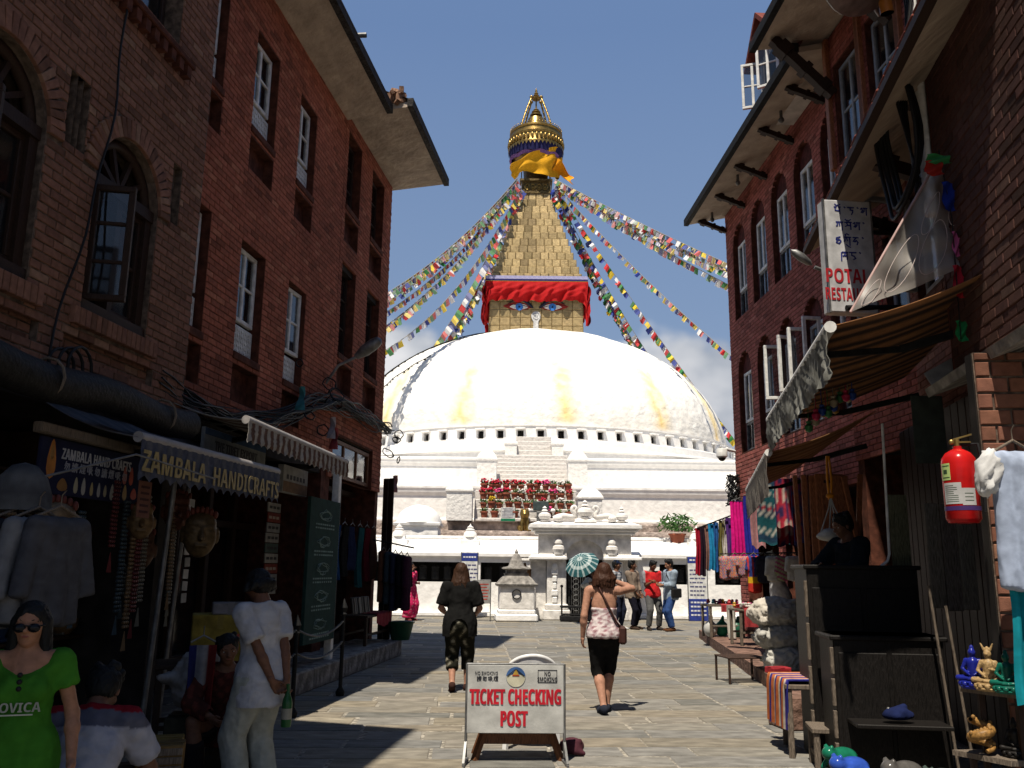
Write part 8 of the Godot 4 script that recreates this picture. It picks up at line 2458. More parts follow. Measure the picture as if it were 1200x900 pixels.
# ---------------------------------------------------------------- people
# a figure stands at its origin and looks along +z; its left is +x
func ik(a: Vector3, t: Vector3, l1: float, l2: float, hint: Vector3) -> Vector3:
	var d := t - a
	var L0 := clampf(d.length(), 0.02, (l1 + l2) * 0.999)
	d = d.normalized()
	var x := (l1 * l1 - l2 * l2 + L0 * L0) / (2 * L0)
	var h := sqrt(maxf(0.0, l1 * l1 - x * x))
	var n := (hint - d * hint.dot(d)).normalized()
	return a + d * x + n * h
func skeleton(o: Dictionary) -> Dictionary:
	var H: float = o.H
	var J := {"H": H, "w": o.get("w", 1.0)}
	var lean := Basis(Vector3.RIGHT, deg_to_rad(o.get("lean", 0.0))) * Basis(V3(0, 0, 1), deg_to_rad(o.get("side", 0.0)))
	var tw := Basis(Vector3.UP, deg_to_rad(o.get("twist", 0.0)))
	J.P = V3(0, 0.525 * H, 0) + (o.get("hip", Vector3.ZERO) as Vector3)
	J.S = lean * tw
	J.N = J.P + lean * V3(0, 0.315 * H, -0.01)
	J.C = J.P + lean * V3(0, 0.2 * H, 0.0)
	var sw: float = H * (0.108 if o.get("fem", false) else 0.118) * J.w
	for s in [1, -1]:
		var k := "L" if s == 1 else "R"
		J["hip" + k] = J.P + V3(s * 0.052 * H, -0.01 * H, 0)
		J["sh" + k] = J.P + J.S * V3(s * sw, 0.283 * H, -0.005)
		J["foot" + k] = (o.get("foot" + k, V3(s * 0.09, 0, 0)) as Vector3) + V3(0, 0.045 * H, 0)
		J["knee" + k] = ik(J["hip" + k], J["foot" + k], 0.245 * H, 0.246 * H, o.get("kneehint" + k, V3(s * 0.12, 0, 1)))
		J["hand" + k] = o.get("hand" + k, V3(s * (sw + 0.07), 0.5 * H, 0.03))
		J["elbow" + k] = ik(J["sh" + k], J["hand" + k], 0.172 * H, 0.15 * H, o.get("elbowhint" + k, V3(s * 0.3, 0, -1)))
		var fa: Vector3 = J["hand" + k] - J["elbow" + k]
		if fa.length() > 0.15 * H: J["hand" + k] = J["elbow" + k] + fa.normalized() * 0.15 * H
	J.HB = J.S * Basis.from_euler(V3(deg_to_rad(o.get("nod", 0.0)), deg_to_rad(o.get("turn", 0.0)), deg_to_rad(o.get("tilt", 0.0))))
	J.HC = J.N + J.S * V3(0, 0.03 * H, 0.01) + J.HB * V3(0, 0.058 * H, 0.012)
	return J
func bounds(J: Dictionary, keys: Array, m: float) -> Array:
	var lo := V3(9, 9, 9); var hi := -lo
	for k in keys:
		lo = lo.min(J[k]); hi = hi.max(J[k])
	return [lo - V3(m, m, m), hi + V3(m, m, m)]
func torso(f: Field, J: Dictionary, e: float, fem: bool) -> void:
	var H: float = J.H; var w: float = J.w; var S: Basis = J.S; var P: Vector3 = J.P
	f.cap(P + S * V3(-0.045 * H, 0, -0.005), P + S * V3(0.045 * H, 0, -0.005), 0.058 * H * w + e, 0.058 * H * w + e, 0.04)
	if fem: f.ell(P + S * V3(0, -0.015 * H, -0.018 * H), V3(0.098 * H * w + e, 0.07 * H, 0.066 * H + e), 0.04, S)
	f.ell(P + S * V3(0, 0.085 * H, 0.002), V3((0.07 if fem else 0.082) * H * w + e, 0.1 * H, 0.053 * H * w + e), 0.06, S)
	f.ell(P + S * V3(0, 0.19 * H, 0.0), V3((0.084 if fem else 0.096) * H * w + e, 0.11 * H, 0.06 * H * w + e), 0.06, S)
	if fem:
		for s in [1.0, -1.0]: f.ell(P + S * V3(s * 0.042 * H, 0.2 * H, 0.05 * H), V3(0.036 * H + e * 0.6, 0.036 * H, 0.034 * H + e * 0.6), 0.03, S)
	f.cap(J.shL + S * V3(-0.02 * H, 0.008 * H, 0), J.shR + S * V3(0.02 * H, 0.008 * H, 0), 0.032 * H + e, 0.032 * H + e, 0.05)
	f.cap(J.C + S * V3(0, 0.05 * H, 0), J.N, 0.055 * H + e, 0.032 * H + e, 0.05)
func hand_shape(f: Field, w: Vector3, dir: Vector3, palm: Vector3, s: float, curl: float, H: float) -> void:
	# w wrist, dir along the hand, palm its facing normal, s +1 left hand / -1 right hand
	dir = dir.normalized()
	palm = (palm - dir * palm.dot(dir)).normalized()
	var across := dir.cross(palm) * s
	var u := H / 1.7
	f.cap(w - dir * 0.03 * u, w + dir * 0.02 * u, 0.023 * u, 0.026 * u, 0.015)
	for k in 4:
		var x := (k - 1.5) * 0.0185 * u
		var kn := w + dir * (0.082 - 0.004 * absf(k - 1.2)) * u + across * x
		f.cap(w + dir * 0.02 * u + across * x * 0.7, kn, 0.014 * u, 0.0115 * u, 0.012)
		var len: float = [0.036, 0.042, 0.04, 0.031][k] * u
		var c: float = curl * (0.8 + 0.08 * k)
		var d1 := dir * cos(c) + palm * sin(c)
		var d2 := dir * cos(c * 2.1) + palm * sin(c * 2.1)
		f.cap(kn, kn + d1 * len, 0.0098 * u, 0.0088 * u, 0.004)
		f.cap(kn + d1 * len, kn + d1 * len + d2 * len * 0.85, 0.0088 * u, 0.0074 * u, 0.003)
	var tb := w + dir * 0.025 * u - across * 0.026 * u
	var td := (dir * 0.75 - across * 0.6 + palm * 0.45).normalized()
	f.cap(w + dir * 0.01 * u - across * 0.012 * u, tb, 0.014 * u, 0.0125 * u, 0.012)
	f.cap(tb, tb + td * 0.036 * u, 0.0115 * u, 0.01 * u, 0.005)
	f.cap(tb + td * 0.036 * u, tb + (td * 0.034 + (dir * 0.9 + palm * 0.4).normalized() * 0.03) * u, 0.0098 * u, 0.008 * u, 0.003)
func figure(o: Dictionary, label: String, at: Vector3, turn: float, group := "") -> Node3D:
	var root := thing("person", label, "person", at, turn, group)
	var J := skeleton(o)
	var H: float = J.H; var cs: float = o.get("cell", 0.02); var fem: bool = o.get("fem", false)
	var slim: float = J.w
	var all := ["P", "C", "N", "HC", "shL", "shR", "elbowL", "elbowR", "handL", "handR", "hipL", "hipR", "kneeL", "kneeR", "footL", "footR"]
	var bd := bounds(J, all, 0.16)
	bd[0].y = maxf(bd[0].y, -0.03)
	var f := Field.new(bd[0], bd[1], cs)
	torso(f, J, 0.0, fem)
	f.cap(J.N - J.S * V3(0, 0.02 * H, 0), J.HC - J.HB * V3(0, 0.025 * H, 0.012), 0.034 * H, 0.031 * H, 0.02)
	for k in ["L", "R"]:
		var s := 1.0 if k == "L" else -1.0
		f.cap(J["sh" + k], J["elbow" + k], (0.028 if fem else 0.031) * H * slim, 0.0225 * H * slim, 0.03)
		var mid: Vector3 = (J["elbow" + k] as Vector3).lerp(J["hand" + k], 0.3)
		f.cap(J["elbow" + k], mid, 0.0225 * H * slim, 0.0235 * H * slim, 0.02)
		f.cap(mid, J["hand" + k], 0.0235 * H * slim, 0.0155 * H, 0.02)
		f.cap(J["hip" + k], J["knee" + k], 0.056 * H * slim, 0.033 * H * slim, 0.03)
		var cv: Vector3 = (J["knee" + k] as Vector3).lerp(J["foot" + k], 0.32)
		var bk: Vector3 = V3(0, 0, -0.008 * H)
		f.cap(J["knee" + k], cv + bk, 0.033 * H * slim, 0.034 * H * slim, 0.02)
		f.cap(cv + bk, J["foot" + k], 0.034 * H * slim, 0.021 * H, 0.02)
		var fd: Vector3 = (o.get("toe" + k, V3(s * 0.15, 0, 1)) as Vector3).normalized()
		var heel: Vector3 = J["foot" + k] - fd * 0.025 * H - V3(0, 0.022 * H, 0)
		var ball_: Vector3 = J["foot" + k] + fd * 0.075 * H - V3(0, 0.028 * H + o.get("heel" + k, 0.0), 0)
		J["heel" + k] = heel; J["ball" + k] = ball_; J["fd" + k] = fd
		f.cap(J["foot" + k], heel, 0.021 * H, 0.02 * H, 0.02)
		f.cap(heel, ball_, 0.02 * H, 0.022 * H, 0.02)
		f.cap(ball_, ball_ + fd * 0.035 * H, 0.021 * H, 0.013 * H, 0.015)
	var mb := mk()
	f.to(mb)
	# head
	var hc: Vector3 = J.HC; var hb: Basis = J.HB
	var hs := H / 1.7
	var hcell: float = o.get("hcell", maxf(0.006, cs * 0.4))
	f = Field.new(hc - V3(0.15, 0.17, 0.15) * hs, hc + V3(0.15, 0.16, 0.15) * hs, hcell)
	var hp := func(x: float, y: float, z: float) -> Vector3: return hc + hb * V3(x, y, z) * hs
	f.ell(hp.call(0, 0.03, -0.012), V3(0.074, 0.085, 0.092) * hs, 0.02, hb)
	f.ell(hp.call(0, -0.035, 0.022), V3(0.056, 0.075, 0.062) * hs, 0.03, hb)
	f.ell(hp.call(0, -0.092, 0.045), V3(0.026, 0.02, 0.022) * hs, 0.02, hb)
	f.cap(hp.call(0, -0.16, -0.03), hp.call(0, -0.04, -0.012), 0.054 * hs, 0.05 * hs, 0.03)
	f.cap(hp.call(0, 0.012, 0.078), hp.call(0, -0.026, 0.1), 0.009 * hs, 0.0135 * hs, 0.012)
	f.cap(hp.call(-0.014, -0.03, 0.086), hp.call(0.014, -0.03, 0.086), 0.009 * hs, 0.009 * hs, 0.008)
	f.cap(hp.call(-0.04, 0.024, 0.07), hp.call(0.04, 0.024, 0.07), 0.011 * hs, 0.011 * hs, 0.015)
	f.cap(hp.call(-0.018, -0.058, 0.077), hp.call(0.018, -0.058, 0.077), 0.0085 * hs, 0.0085 * hs, 0.008)
	for s in [1.0, -1.0]:
		f.ell(hp.call(s * 0.047, -0.018, 0.05), V3(0.022, 0.02, 0.022) * hs, 0.02, hb)
		f.ell(hp.call(s * 0.076, -0.005, -0.008), V3(0.011, 0.031, 0.019) * hs, 0.008, hb * Basis(Vector3.UP, s * 0.35))
	f.to(mb)
	# hands
	for k in ["L", "R"]:
		var s := 1.0 if k == "L" else -1.0
		var w: Vector3 = J["hand" + k]
		var dir: Vector3 = o.get("point" + k, (w - J["elbow" + k]).normalized() + V3(0, -0.15, 0.1))
		var pm: Vector3 = o.get("palm" + k, V3(-s, 0, 0.2))
		f = Field.new(w - V3(0.13, 0.13, 0.13) * hs, w + V3(0.13, 0.13, 0.13) * hs, o.get("hand_cell", maxf(0.005, cs * 0.36)))
		hand_shape(f, w, dir, pm, s, o.get("curl" + k, 0.45), H)
		f.to(mb)
	put(mb, "body", M[o.get("skin", "skin")], root)
	# eyes and lips
	if not o.get("away", false):
		for s in [1.0, -1.0]:
			var e := mk()
			e.ball(hp.call(s * 0.032, 0.003, 0.068), V3(0.0135, 0.0085, 0.011) * hs, 10, 7, hb)
			put(e, "eye", paint(Color(0.6, 0.58, 0.55), 0.3), root)
			e = mk(); e.ball(hp.call(s * 0.032, 0.003, 0.0755), V3(0.0062, 0.0066, 0.005) * hs, 8, 6, hb)
			put(e, "iris", paint(Color(0.02, 0.012, 0.008), 0.2), root)
			e = mk(); e.tube([hp.call(s * 0.014, 0.022, 0.082), hp.call(s * 0.034, 0.029, 0.079), hp.call(s * 0.054, 0.021, 0.066)], 0.0042 * hs, 5)
			put(e, "eyebrow", paint(Color(0.015, 0.01, 0.008), 0.8), root)
		var l := mk(); l.ball(hp.call(0, -0.058, 0.081), V3(0.021, 0.0075, 0.008) * hs, 10, 6, hb)
		put(l, "lips", paint(Color(0.25, 0.08, 0.06), 0.5), root)
	root.set_meta("J", J)
	for c in o.get("wear", []): wear(root, J, c, cs, fem, hp, hb, hs)
	root.remove_meta("J")
	return root
func wear(root: Node3D, J: Dictionary, c: Dictionary, cs: float, fem: bool, hp: Callable, hb: Basis, hs: float) -> void:
	var H: float = J.H; var S: Basis = J.S; var P: Vector3 = J.P
	var m: Material = c.get("mat", M.cloth_vc)
	var mb := mk()
	var colour: Variant = c.get("col", Color(0.5, 0.5, 0.5))
	if colour is Color: mb.col = colour
	var e: float = c.get("loose", 0.014)
	match c.kind:
		"shirt":
			var sl: float = c.get("sleeve", 0.7)
			var bd := bounds(J, ["P", "C", "N", "shL", "shR", "elbowL", "elbowR", "handL", "handR"], 0.17)
			var f := Field.new(bd[0], bd[1], cs)
			torso(f, J, e, fem)
			var hem: float = c.get("hem", 0.05) * H
			f.cap(P + S * V3(0, 0.06 * H, 0), P - S * V3(0, hem, 0), 0.075 * H * J.w + e, 0.08 * H * J.w + e, 0.05)
			f.cap(P + S * V3(-0.05 * H, 0.02 * H, 0), P + S * V3(-0.052 * H, -hem, 0), 0.06 * H * J.w + e, 0.062 * H * J.w + e, 0.05)
			f.cap(P + S * V3(0.05 * H, 0.02 * H, 0), P + S * V3(0.052 * H, -hem, 0), 0.06 * H * J.w + e, 0.062 * H * J.w + e, 0.05)
			f.ell(P - S * V3(0, hem * 0.6, 0.012 * H), V3(0.1 * H * J.w + e, hem + 0.05 * H, 0.082 * H * J.w + e), 0.05, S)
			f.cut(-(S * Vector3.UP), -(S * Vector3.UP).dot(P) + hem)
			f.cut(S * V3(0, 0.9, c.get("scoop", 0.25)).normalized(), (S * V3(0, 0.9, c.get("scoop", 0.25)).normalized()).dot(J.N + S * V3(0, c.get("neck", 0.0) * H, 0)))
			for k in ["L", "R"]:
				var a: Vector3 = J["sh" + k]; var b: Vector3 = J["elbow" + k]; var d: Vector3 = J["hand" + k]
				if sl <= 0.05: continue
				if sl <= 1.0: f.cap(a, a.lerp(b, sl), 0.033 * H + e * 0.8, 0.028 * H + e, 0.03, true)
				else:
					f.cap(a, b, 0.034 * H + e, 0.027 * H + e, 0.03)
					f.cap(b, b.lerp(d, sl - 1.0), 0.027 * H + e, 0.02 * H + e, 0.02, true)
			f.to(mb, colour if colour is Callable else null)
		"trousers", "skirt":
			var bd := bounds(J, ["P", "hipL", "hipR", "kneeL", "kneeR", "footL", "footR"], 0.17)
			bd[1].y = maxf(P.y + 0.12 * H, bd[1].y)
			var f := Field.new(bd[0], bd[1], cs)
			f.cap(P + S * V3(-0.045 * H, 0.01 * H, 0), P + S * V3(0.045 * H, 0.01 * H, 0), 0.062 * H * J.w + e, 0.062 * H * J.w + e, 0.04)
			if fem: f.ell(P + S * V3(0, -0.015 * H, -0.018 * H), V3(0.098 * H * J.w + e, 0.07 * H, 0.066 * H + e), 0.04, S)
			f.cap(P, P + S * V3(0, 0.07 * H, 0), 0.07 * H * J.w + e, 0.065 * H * J.w + e, 0.04)
			var ln: float = c.get("length", 1.92)
			var fl: float = c.get("flare", 0.0)
			for k in ["L", "R"]:
				var a: Vector3 = J["hip" + k]; var b: Vector3 = J["knee" + k]; var d: Vector3 = J["foot" + k]
				if ln <= 1.0: f.cap(a, a.lerp(b, ln), 0.06 * H * J.w + e, 0.045 * H * J.w + e + fl, 0.03, true)
				else:
					f.cap(a, b, 0.06 * H * J.w + e, 0.037 * H * J.w + e + fl * 0.5, 0.03)
					f.cap(b, b.lerp(d, ln - 1.0), 0.037 * H * J.w + e + fl * 0.5, 0.029 * H * J.w + e + fl, 0.02, true)
			if c.kind == "skirt":
				var ft: Vector3 = (J.footL + J.footR) / 2
				f.cap(P - V3(0, 0.05, 0), P.lerp(ft, c.get("drop", 0.9)), 0.085 * H, 0.085 * H + fl, 0.06, true)
			f.cut(S * Vector3.UP, (S * Vector3.UP).dot(P + S * V3(0, c.get("waist", 0.055) * H, 0)))
			f.to(mb, colour if colour is Callable else null)
		"shoes":
			for k in ["L", "R"]:
				var fd: Vector3 = J["fd" + k]
				var he: Vector3 = J["heel" + k]; var ba: Vector3 = J["ball" + k]
				var f := Field.new(he.min(ba) - V3(0.14, 0.07, 0.14), he.max(ba) + V3(0.14, 0.1, 0.14), cs * 0.5)
				f.cap(he + V3(0, 0.01, 0), ba, 0.025 * H, 0.026 * H, 0.02)
				f.cap(ba, ba + fd * 0.04 * H, 0.025 * H, 0.017 * H, 0.02)
				f.cap(J["foot" + k] - V3(0, 0.012 * H, 0), he, 0.027 * H, 0.024 * H, 0.02)
				var one := mk(); one.col = mb.col
				f.to(one)
				put(one, c.called, m, root)
			return
		"hair":
			var f := Field.new(hp.call(0, 0, 0) - V3(0.2, 0.2 + c.get("long", 0.0), 0.2), hp.call(0, 0, 0) + V3(0.2, 0.2, 0.2), maxf(0.007, cs * 0.5))
			f.ell(hp.call(0, 0.042, -0.02), V3(0.084, 0.088, 0.098) * hs, 0.02, hb)
			f.ell(hp.call(0, 0.0, -0.045), V3(0.08, 0.085, 0.07) * hs, 0.03, hb)
			var fr := hb * V3(0, -0.45, 1).normalized()
			f.cut(fr, fr.dot(hp.call(0, 0.045, 0.062)))
			var lg: float = c.get("long", 0.0)
			if lg > 0.0:
				for k in 15:
					var a := lerpf(-1.75, 1.75, k / 14.0)
					var st: Vector3 = hp.call(sin(a) * 0.075, 0.02, -0.02 - cos(a) * 0.06)
					var en: Vector3 = st + V3(0, -lg * rf(0.82, 1.05), 0) + hb * V3(sin(a) * 0.05, 0, -0.015 - 0.03 * cos(a))
					var md := st.lerp(en, 0.5) + V3(rf(-0.02, 0.02), 0, -0.01)
					f.cap(st, md, 0.026 * hs, 0.027 * hs, 0.012)
					f.cap(md, en + V3(rf(-0.02, 0.02), 0, rf(-0.01, 0.01)), 0.027 * hs, 0.011 * hs, 0.012)
			else:
				for k in 26:
					var a := rf(-PI, PI); var yy := rf(0.02, 0.12)
					if absf(a) > 2.3 and yy < 0.1: continue
					f.ell(hp.call(sin(a) * 0.075, yy, -0.02 - cos(a) * 0.08), V3(0.02, 0.022, 0.02) * hs, 0.012, hb)
			f.to(mb)
		"cap":
			var f := Field.new(hp.call(0, 0, 0) - V3(0.2, 0.2, 0.2), hp.call(0, 0, 0) + V3(0.2, 0.2, 0.2), maxf(0.008, cs * 0.6))
			f.ell(hp.call(0, 0.05, -0.012), V3(0.086, 0.09, 0.1) * hs, 0.02, hb)
			f.cut(hb * Vector3.DOWN, (hb * Vector3.DOWN).dot(hp.call(0, 0.04, 0)))
			f.cap(hp.call(-0.03, 0.045, 0.1), hp.call(0.03, 0.045, 0.1), 0.02 * hs, 0.02 * hs, 0.02)
			f.cap(hp.call(-0.03, 0.04, 0.13), hp.call(0.03, 0.04, 0.13), 0.012 * hs, 0.012 * hs, 0.02)
			f.to(mb)
	if c.kind in ["shirt", "trousers", "skirt"]: mb.crease(0.009, V3(9, 4, 9) if c.kind != "shirt" else V3(7, 6, 7), int(H * 100))
	if c.kind == "hair": mb.crease(0.006, V3(38, 7, 38), 3)
	put(mb, c.called, m, root)
func bag_on(root: Node3D, p: Vector3, s: Vector3, strap: Array, c: Color, called := "shoulder_bag") -> void:
	var b := mk(); b.cbox(p, s, 0.025)
	var o := put(b, called, paint(c, 0.6), root)
	b = mk(); b.tube(strap, 0.012, 6)
	put(b, "strap", paint(c, 0.6), o)
func build_people() -> void:
	var black := Color(0.0118, 0.0118, 0.0118)
	# woman in black walking away
	var flor := func(p: Vector3) -> Color:
		var q := sin(p.x * 41.0 + sin(p.y * 17.0) * 2.0) * sin(p.y * 33.0 + p.z * 20.0)
		return Color(0.2, 0.19, 0.15) if q > 0.72 else (Color(0.05, 0.045, 0.035) if q > 0.2 else Color(0.018, 0.016, 0.015))
	figure({"H": 1.66, "fem": true, "cell": 0.016, "away": true, "skin": "skin_fair", "lean": 3.0, "footL": V3(0.08, 0.04, -0.1), "heelL": 0.035, "toeL": V3(0.1, -0.25, 1), "footR": V3(-0.1, 0, 0.13), "handL": V3(0.2, 0.98, 0.22), "handR": V3(-0.2, 0.98, 0.22), "elbowhintL": V3(0.3, 0, -0.8), "elbowhintR": V3(-0.3, 0, -0.8), "curlL": 0.8, "curlR": 0.8,
		"wear": [{"kind": "shirt", "called": "loose_shirt", "col": black, "sleeve": 0.85, "hem": 0.12, "loose": 0.036}, {"kind": "trousers", "called": "cropped_trousers", "col": flor, "length": 1.52, "loose": 0.018, "flare": 0.012}, {"kind": "hair", "called": "long_hair", "col": Color(0.06, 0.028, 0.018), "long": 0.36, "mat": M.hair}, {"kind": "shoes", "called": "sandal", "col": Color(0.05, 0.025, 0.02)}]},
		"woman with long brown hair in black shirt and cropped patterned trousers, walking away", V3(-0.66, 0, -12.0), PI)
	# woman with a bare back, hand to her face
	var pr := func(p: Vector3) -> Color:
		var q := sin(p.x * 55.0 + 2.0 * sin(p.y * 40.0)) * sin(p.y * 70.0 + p.x * 12.0) + 0.35 * sin(p.y * 150.0)
		return Color(0.62, 0.55, 0.55) if q > 0.05 else (Color(0.28, 0.14, 0.16) if q < -0.55 else Color(0.42, 0.32, 0.34))
	var wb := figure({"H": 1.67, "fem": true, "cell": 0.015, "away": true, "skin": "skin_fair", "w": 1.03, "turn": 6.0, "footL": V3(0.03, 0.02, -0.12), "footR": V3(-0.03, 0, 0.12), "heelL": 0.02, "handL": V3(0.25, 0.83, 0.0), "handR": V3(-0.13, 1.47, 0.2), "elbowhintR": V3(-1, -0.45, 0.0), "pointR": V3(0.3, 0.5, 0.6), "curlR": 0.9,
		"wear": [{"kind": "shirt", "called": "strapless_top", "col": pr, "sleeve": 0.0, "hem": 0.03, "neck": -0.145, "scoop": 0.0, "loose": 0.008}, {"kind": "trousers", "called": "knee_leggings", "col": black, "length": 1.22, "loose": 0.008, "waist": 0.03}, {"kind": "hair", "called": "hair", "col": Color(0.07, 0.03, 0.018), "long": 0.17, "mat": M.hair}, {"kind": "shoes", "called": "sneaker", "col": Color(0.03, 0.035, 0.05)}]},
		"woman in strapless pink patterned top and black leggings, one hand raised to her face", V3(1.1, 0, -10.4), PI)
	bag_on(wb, V3(-0.2, 0.86, -0.04), V3(0.09, 0.2, 0.2), [V3(0.09, 1.44, 0.02), V3(0.08, 1.42, -0.08), V3(-0.02, 1.22, -0.125), V3(-0.12, 1.02, -0.125), V3(-0.19, 0.94, -0.07)], Color(0.06, 0.025, 0.02))
	# the four men by the gate
	var hd := {"kind": "hair", "called": "hair", "col": black, "mat": M.hair}
	var striped := func(p: Vector3) -> Color: return Color(0.5, 0.5, 0.5) if sin(p.y * 90.0) > 0 else Color(0.2, 0.22, 0.26)
	figure({"H": 1.84, "cell": 0.025, "turn": 10.0, "footL": V3(0.1, 0, 0.05), "footR": V3(-0.1, 0, -0.08), "skin": "skin_dark",
		"wear": [{"kind": "shirt", "called": "striped_shirt", "col": striped, "sleeve": 0.9, "hem": 0.06, "loose": 0.02}, {"kind": "trousers", "called": "jeans", "col": Color(0.02, 0.025, 0.045)}, {"kind": "cap", "called": "peaked_cap", "col": Color(0.015, 0.02, 0.05)}, {"kind": "shoes", "called": "shoe", "col": Color(0.5, 0.5, 0.5)}, hd]},
		"man in navy peaked cap half hidden behind the woman with the raised hand", V3(2.92, 0, -24.3), 1.1)
	figure({"H": 1.84, "cell": 0.025, "turn": 20.0, "footL": V3(0.11, 0, 0.0), "footR": V3(-0.1, 0, 0.05), "skin": "skin_dark", "handL": V3(0.12, 0.95, 0.2), "handR": V3(-0.1, 0.95, 0.2),
		"wear": [{"kind": "shirt", "called": "shirt", "col": Color(0.24, 0.19, 0.15), "sleeve": 1.7, "hem": 0.08, "loose": 0.024}, {"kind": "trousers", "called": "jeans", "col": Color(0.012, 0.014, 0.02)}, {"kind": "shoes", "called": "shoe", "col": Color(0.05, 0.035, 0.025)}, hd]},
		"man in a brownish grey shirt and black jeans beside the man in the cap", V3(3.38, 0, -24.5), 0.9)
	var red := func(p: Vector3) -> Color: return Color(0.3, 0.3, 0.32) if absf(p.x) > 0.23 else Color(0.55, 0.03, 0.035)
	var mr := figure({"H": 1.85, "cell": 0.025, "nod": 22.0, "turn": 15.0, "footL": V3(0.15, 0, 0.03), "footR": V3(-0.16, 0, 0.06), "handL": V3(0.14, 1.18, 0.27), "handR": V3(-0.13, 1.27, 0.26), "curlL": 1.2, "curlR": 1.2, "skin": "skin_dark",
		"wear": [{"kind": "shirt", "called": "red_shirt", "col": red, "sleeve": 0.8, "hem": 0.06, "loose": 0.026}, {"kind": "trousers", "called": "grey_jeans", "col": Color(0.11, 0.11, 0.11), "loose": 0.02}, {"kind": "shoes", "called": "shoe", "col": Color(0.04, 0.035, 0.03)}, hd]},
		"man in a bright red shirt and grey jeans looking at a stick in his hands", V3(3.9, 0, -24.3), 0.25)
	var stick := mk(); stick.tube([V3(-0.25, 1.34, 0.33), V3(0.3, 1.14, 0.36)], 0.02, 6)
	var sk := thing("wooden_stick", "reddish stick held across his chest by the man in red", "stick", V3(3.9, 0, -24.3), 0.25)
	put(stick, "shaft", paint(Color(0.3, 0.1, 0.05)), sk)
	var mj := figure({"H": 1.88, "cell": 0.025, "nod": 14.0, "footL": V3(0.1, 0, 0.02), "footR": V3(-0.1, 0, -0.06), "handL": V3(0.1, 1.2, 0.3), "handR": V3(-0.12, 1.22, 0.28), "curlL": 1.0, "curlR": 1.0,
		"wear": [{"kind": "shirt", "called": "jacket", "col": Color(0.27, 0.33, 0.4), "sleeve": 1.85, "hem": 0.09, "loose": 0.03}, {"kind": "trousers", "called": "blue_jeans", "col": Color(0.04, 0.085, 0.23), "loose": 0.02}, {"kind": "shoes", "called": "boot", "col": Color(0.1, 0.045, 0.02)}, hd]},
		"man in pale blue jacket and blue jeans with a black shoulder bag", V3(4.32, 0, -23.9), -1.25)
	bag_on(mj, V3(0.26, 1.0, -0.03), V3(0.12, 0.24, 0.28), [V3(-0.12, 1.62, -0.02), V3(0.05, 1.5, 0.15), V3(0.26, 1.1, 0.05)], black)
	# woman in a sari
	var sari := func(p: Vector3) -> Color:
		var q := sin(p.x * 30.0 + p.y * 26.0) * sin(p.y * 40.0 - p.x * 22.0)
		return Color(0.6, 0.28, 0.3) if q > 0.78 else Color(0.5, 0.025, 0.1)
	figure({"H": 1.74, "fem": true, "cell": 0.025, "turn": 15.0, "skin": "skin_dark", "handR": V3(-0.1, 1.55, 0.2), "elbowhintR": V3(-1, -0.6, 0.3), "handL": V3(0.14, 1.12, 0.2),
		"wear": [{"kind": "skirt", "called": "sari_skirt", "col": sari, "length": 1.6, "loose": 0.03, "flare": 0.07, "drop": 0.97, "waist": 0.09}, {"kind": "shirt", "called": "sari_drape", "col": sari, "sleeve": 0.9, "hem": 0.08, "loose": 0.028}, {"kind": "hair", "called": "hair_bun", "col": black, "long": 0.08, "mat": M.hair}, {"kind": "shoes", "called": "slipper", "col": Color(0.15, 0.04, 0.04)}]},
		"woman in a crimson sari by the clothes rack, hand to her mouth", V3(-3.05, 0, -27.3), 0.9)
	# man in white with his hands behind him, a green bottle in them
	figure({"H": 1.58, "cell": 0.014, "lean": 5.0, "nod": 18.0, "skin": "skin_dark", "away": false, "w": 0.92, "footL": V3(0.1, 0, 0.04), "footR": V3(-0.1, 0, -0.03), "handL": V3(0.05, 0.77, -0.2), "handR": V3(-0.05, 0.74, -0.21), "elbowhintL": V3(1, 0, -0.7), "elbowhintR": V3(-1, 0, -0.7), "pointL": V3(-0.6, -0.7, -0.1), "pointR": V3(0.3, -0.8, -0.1), "palmL": V3(0, 0, -1), "palmR": V3(0, 0, -1), "curlL": 1.0, "curlR": 1.1,
		"wear": [{"kind": "shirt", "called": "white_polo_shirt", "col": Color(0.4, 0.4, 0.43), "sleeve": 0.75, "hem": 0.12, "loose": 0.024}, {"kind": "trousers", "called": "pale_trousers", "col": Color(0.32, 0.33, 0.3), "loose": 0.028, "flare": 0.01}, {"kind": "shoes", "called": "shoe", "col": Color(0.04, 0.03, 0.025)}, {"kind": "hair", "called": "hair", "col": black, "mat": M.hair, "long": 0.06}]},
		"man in white polo shirt and pale trousers, hands clasped behind him", V3(-1.73, 0, -6.35), -2.1)
	var bt := thing("beer_bottle", "green glass bottle held behind the back of the man in white", "bottle", V3(-1.51, 0.53, -6.24), 0)
	var b := mk(); b.lathe([V2(0, 0), V2(0.033, 0), V2(0.035, 0.01), V2(0.035, 0.15), V2(0.03, 0.18), V2(0.014, 0.22), V2(0.013, 0.27), V2(0.016, 0.275), V2(0, 0.28)], 16)
	put(b, "glass", paint(Color(0.02, 0.09, 0.03), 0.12), bt)
	b = mk(); b.lathe([V2(0.036, 0.05), V2(0.036, 0.12)], 16)
	put(b, "paper_band", paint(Color(0.25, 0.24, 0.2)), bt)
	# seated man
	var batik := func(p: Vector3) -> Color:
		return Color(0.12, 0.035, 0.025) if sin(p.x * 60.0) * sin(p.y * 60.0 + p.z * 30.0) > 0.2 else Color(0.06, 0.022, 0.018)
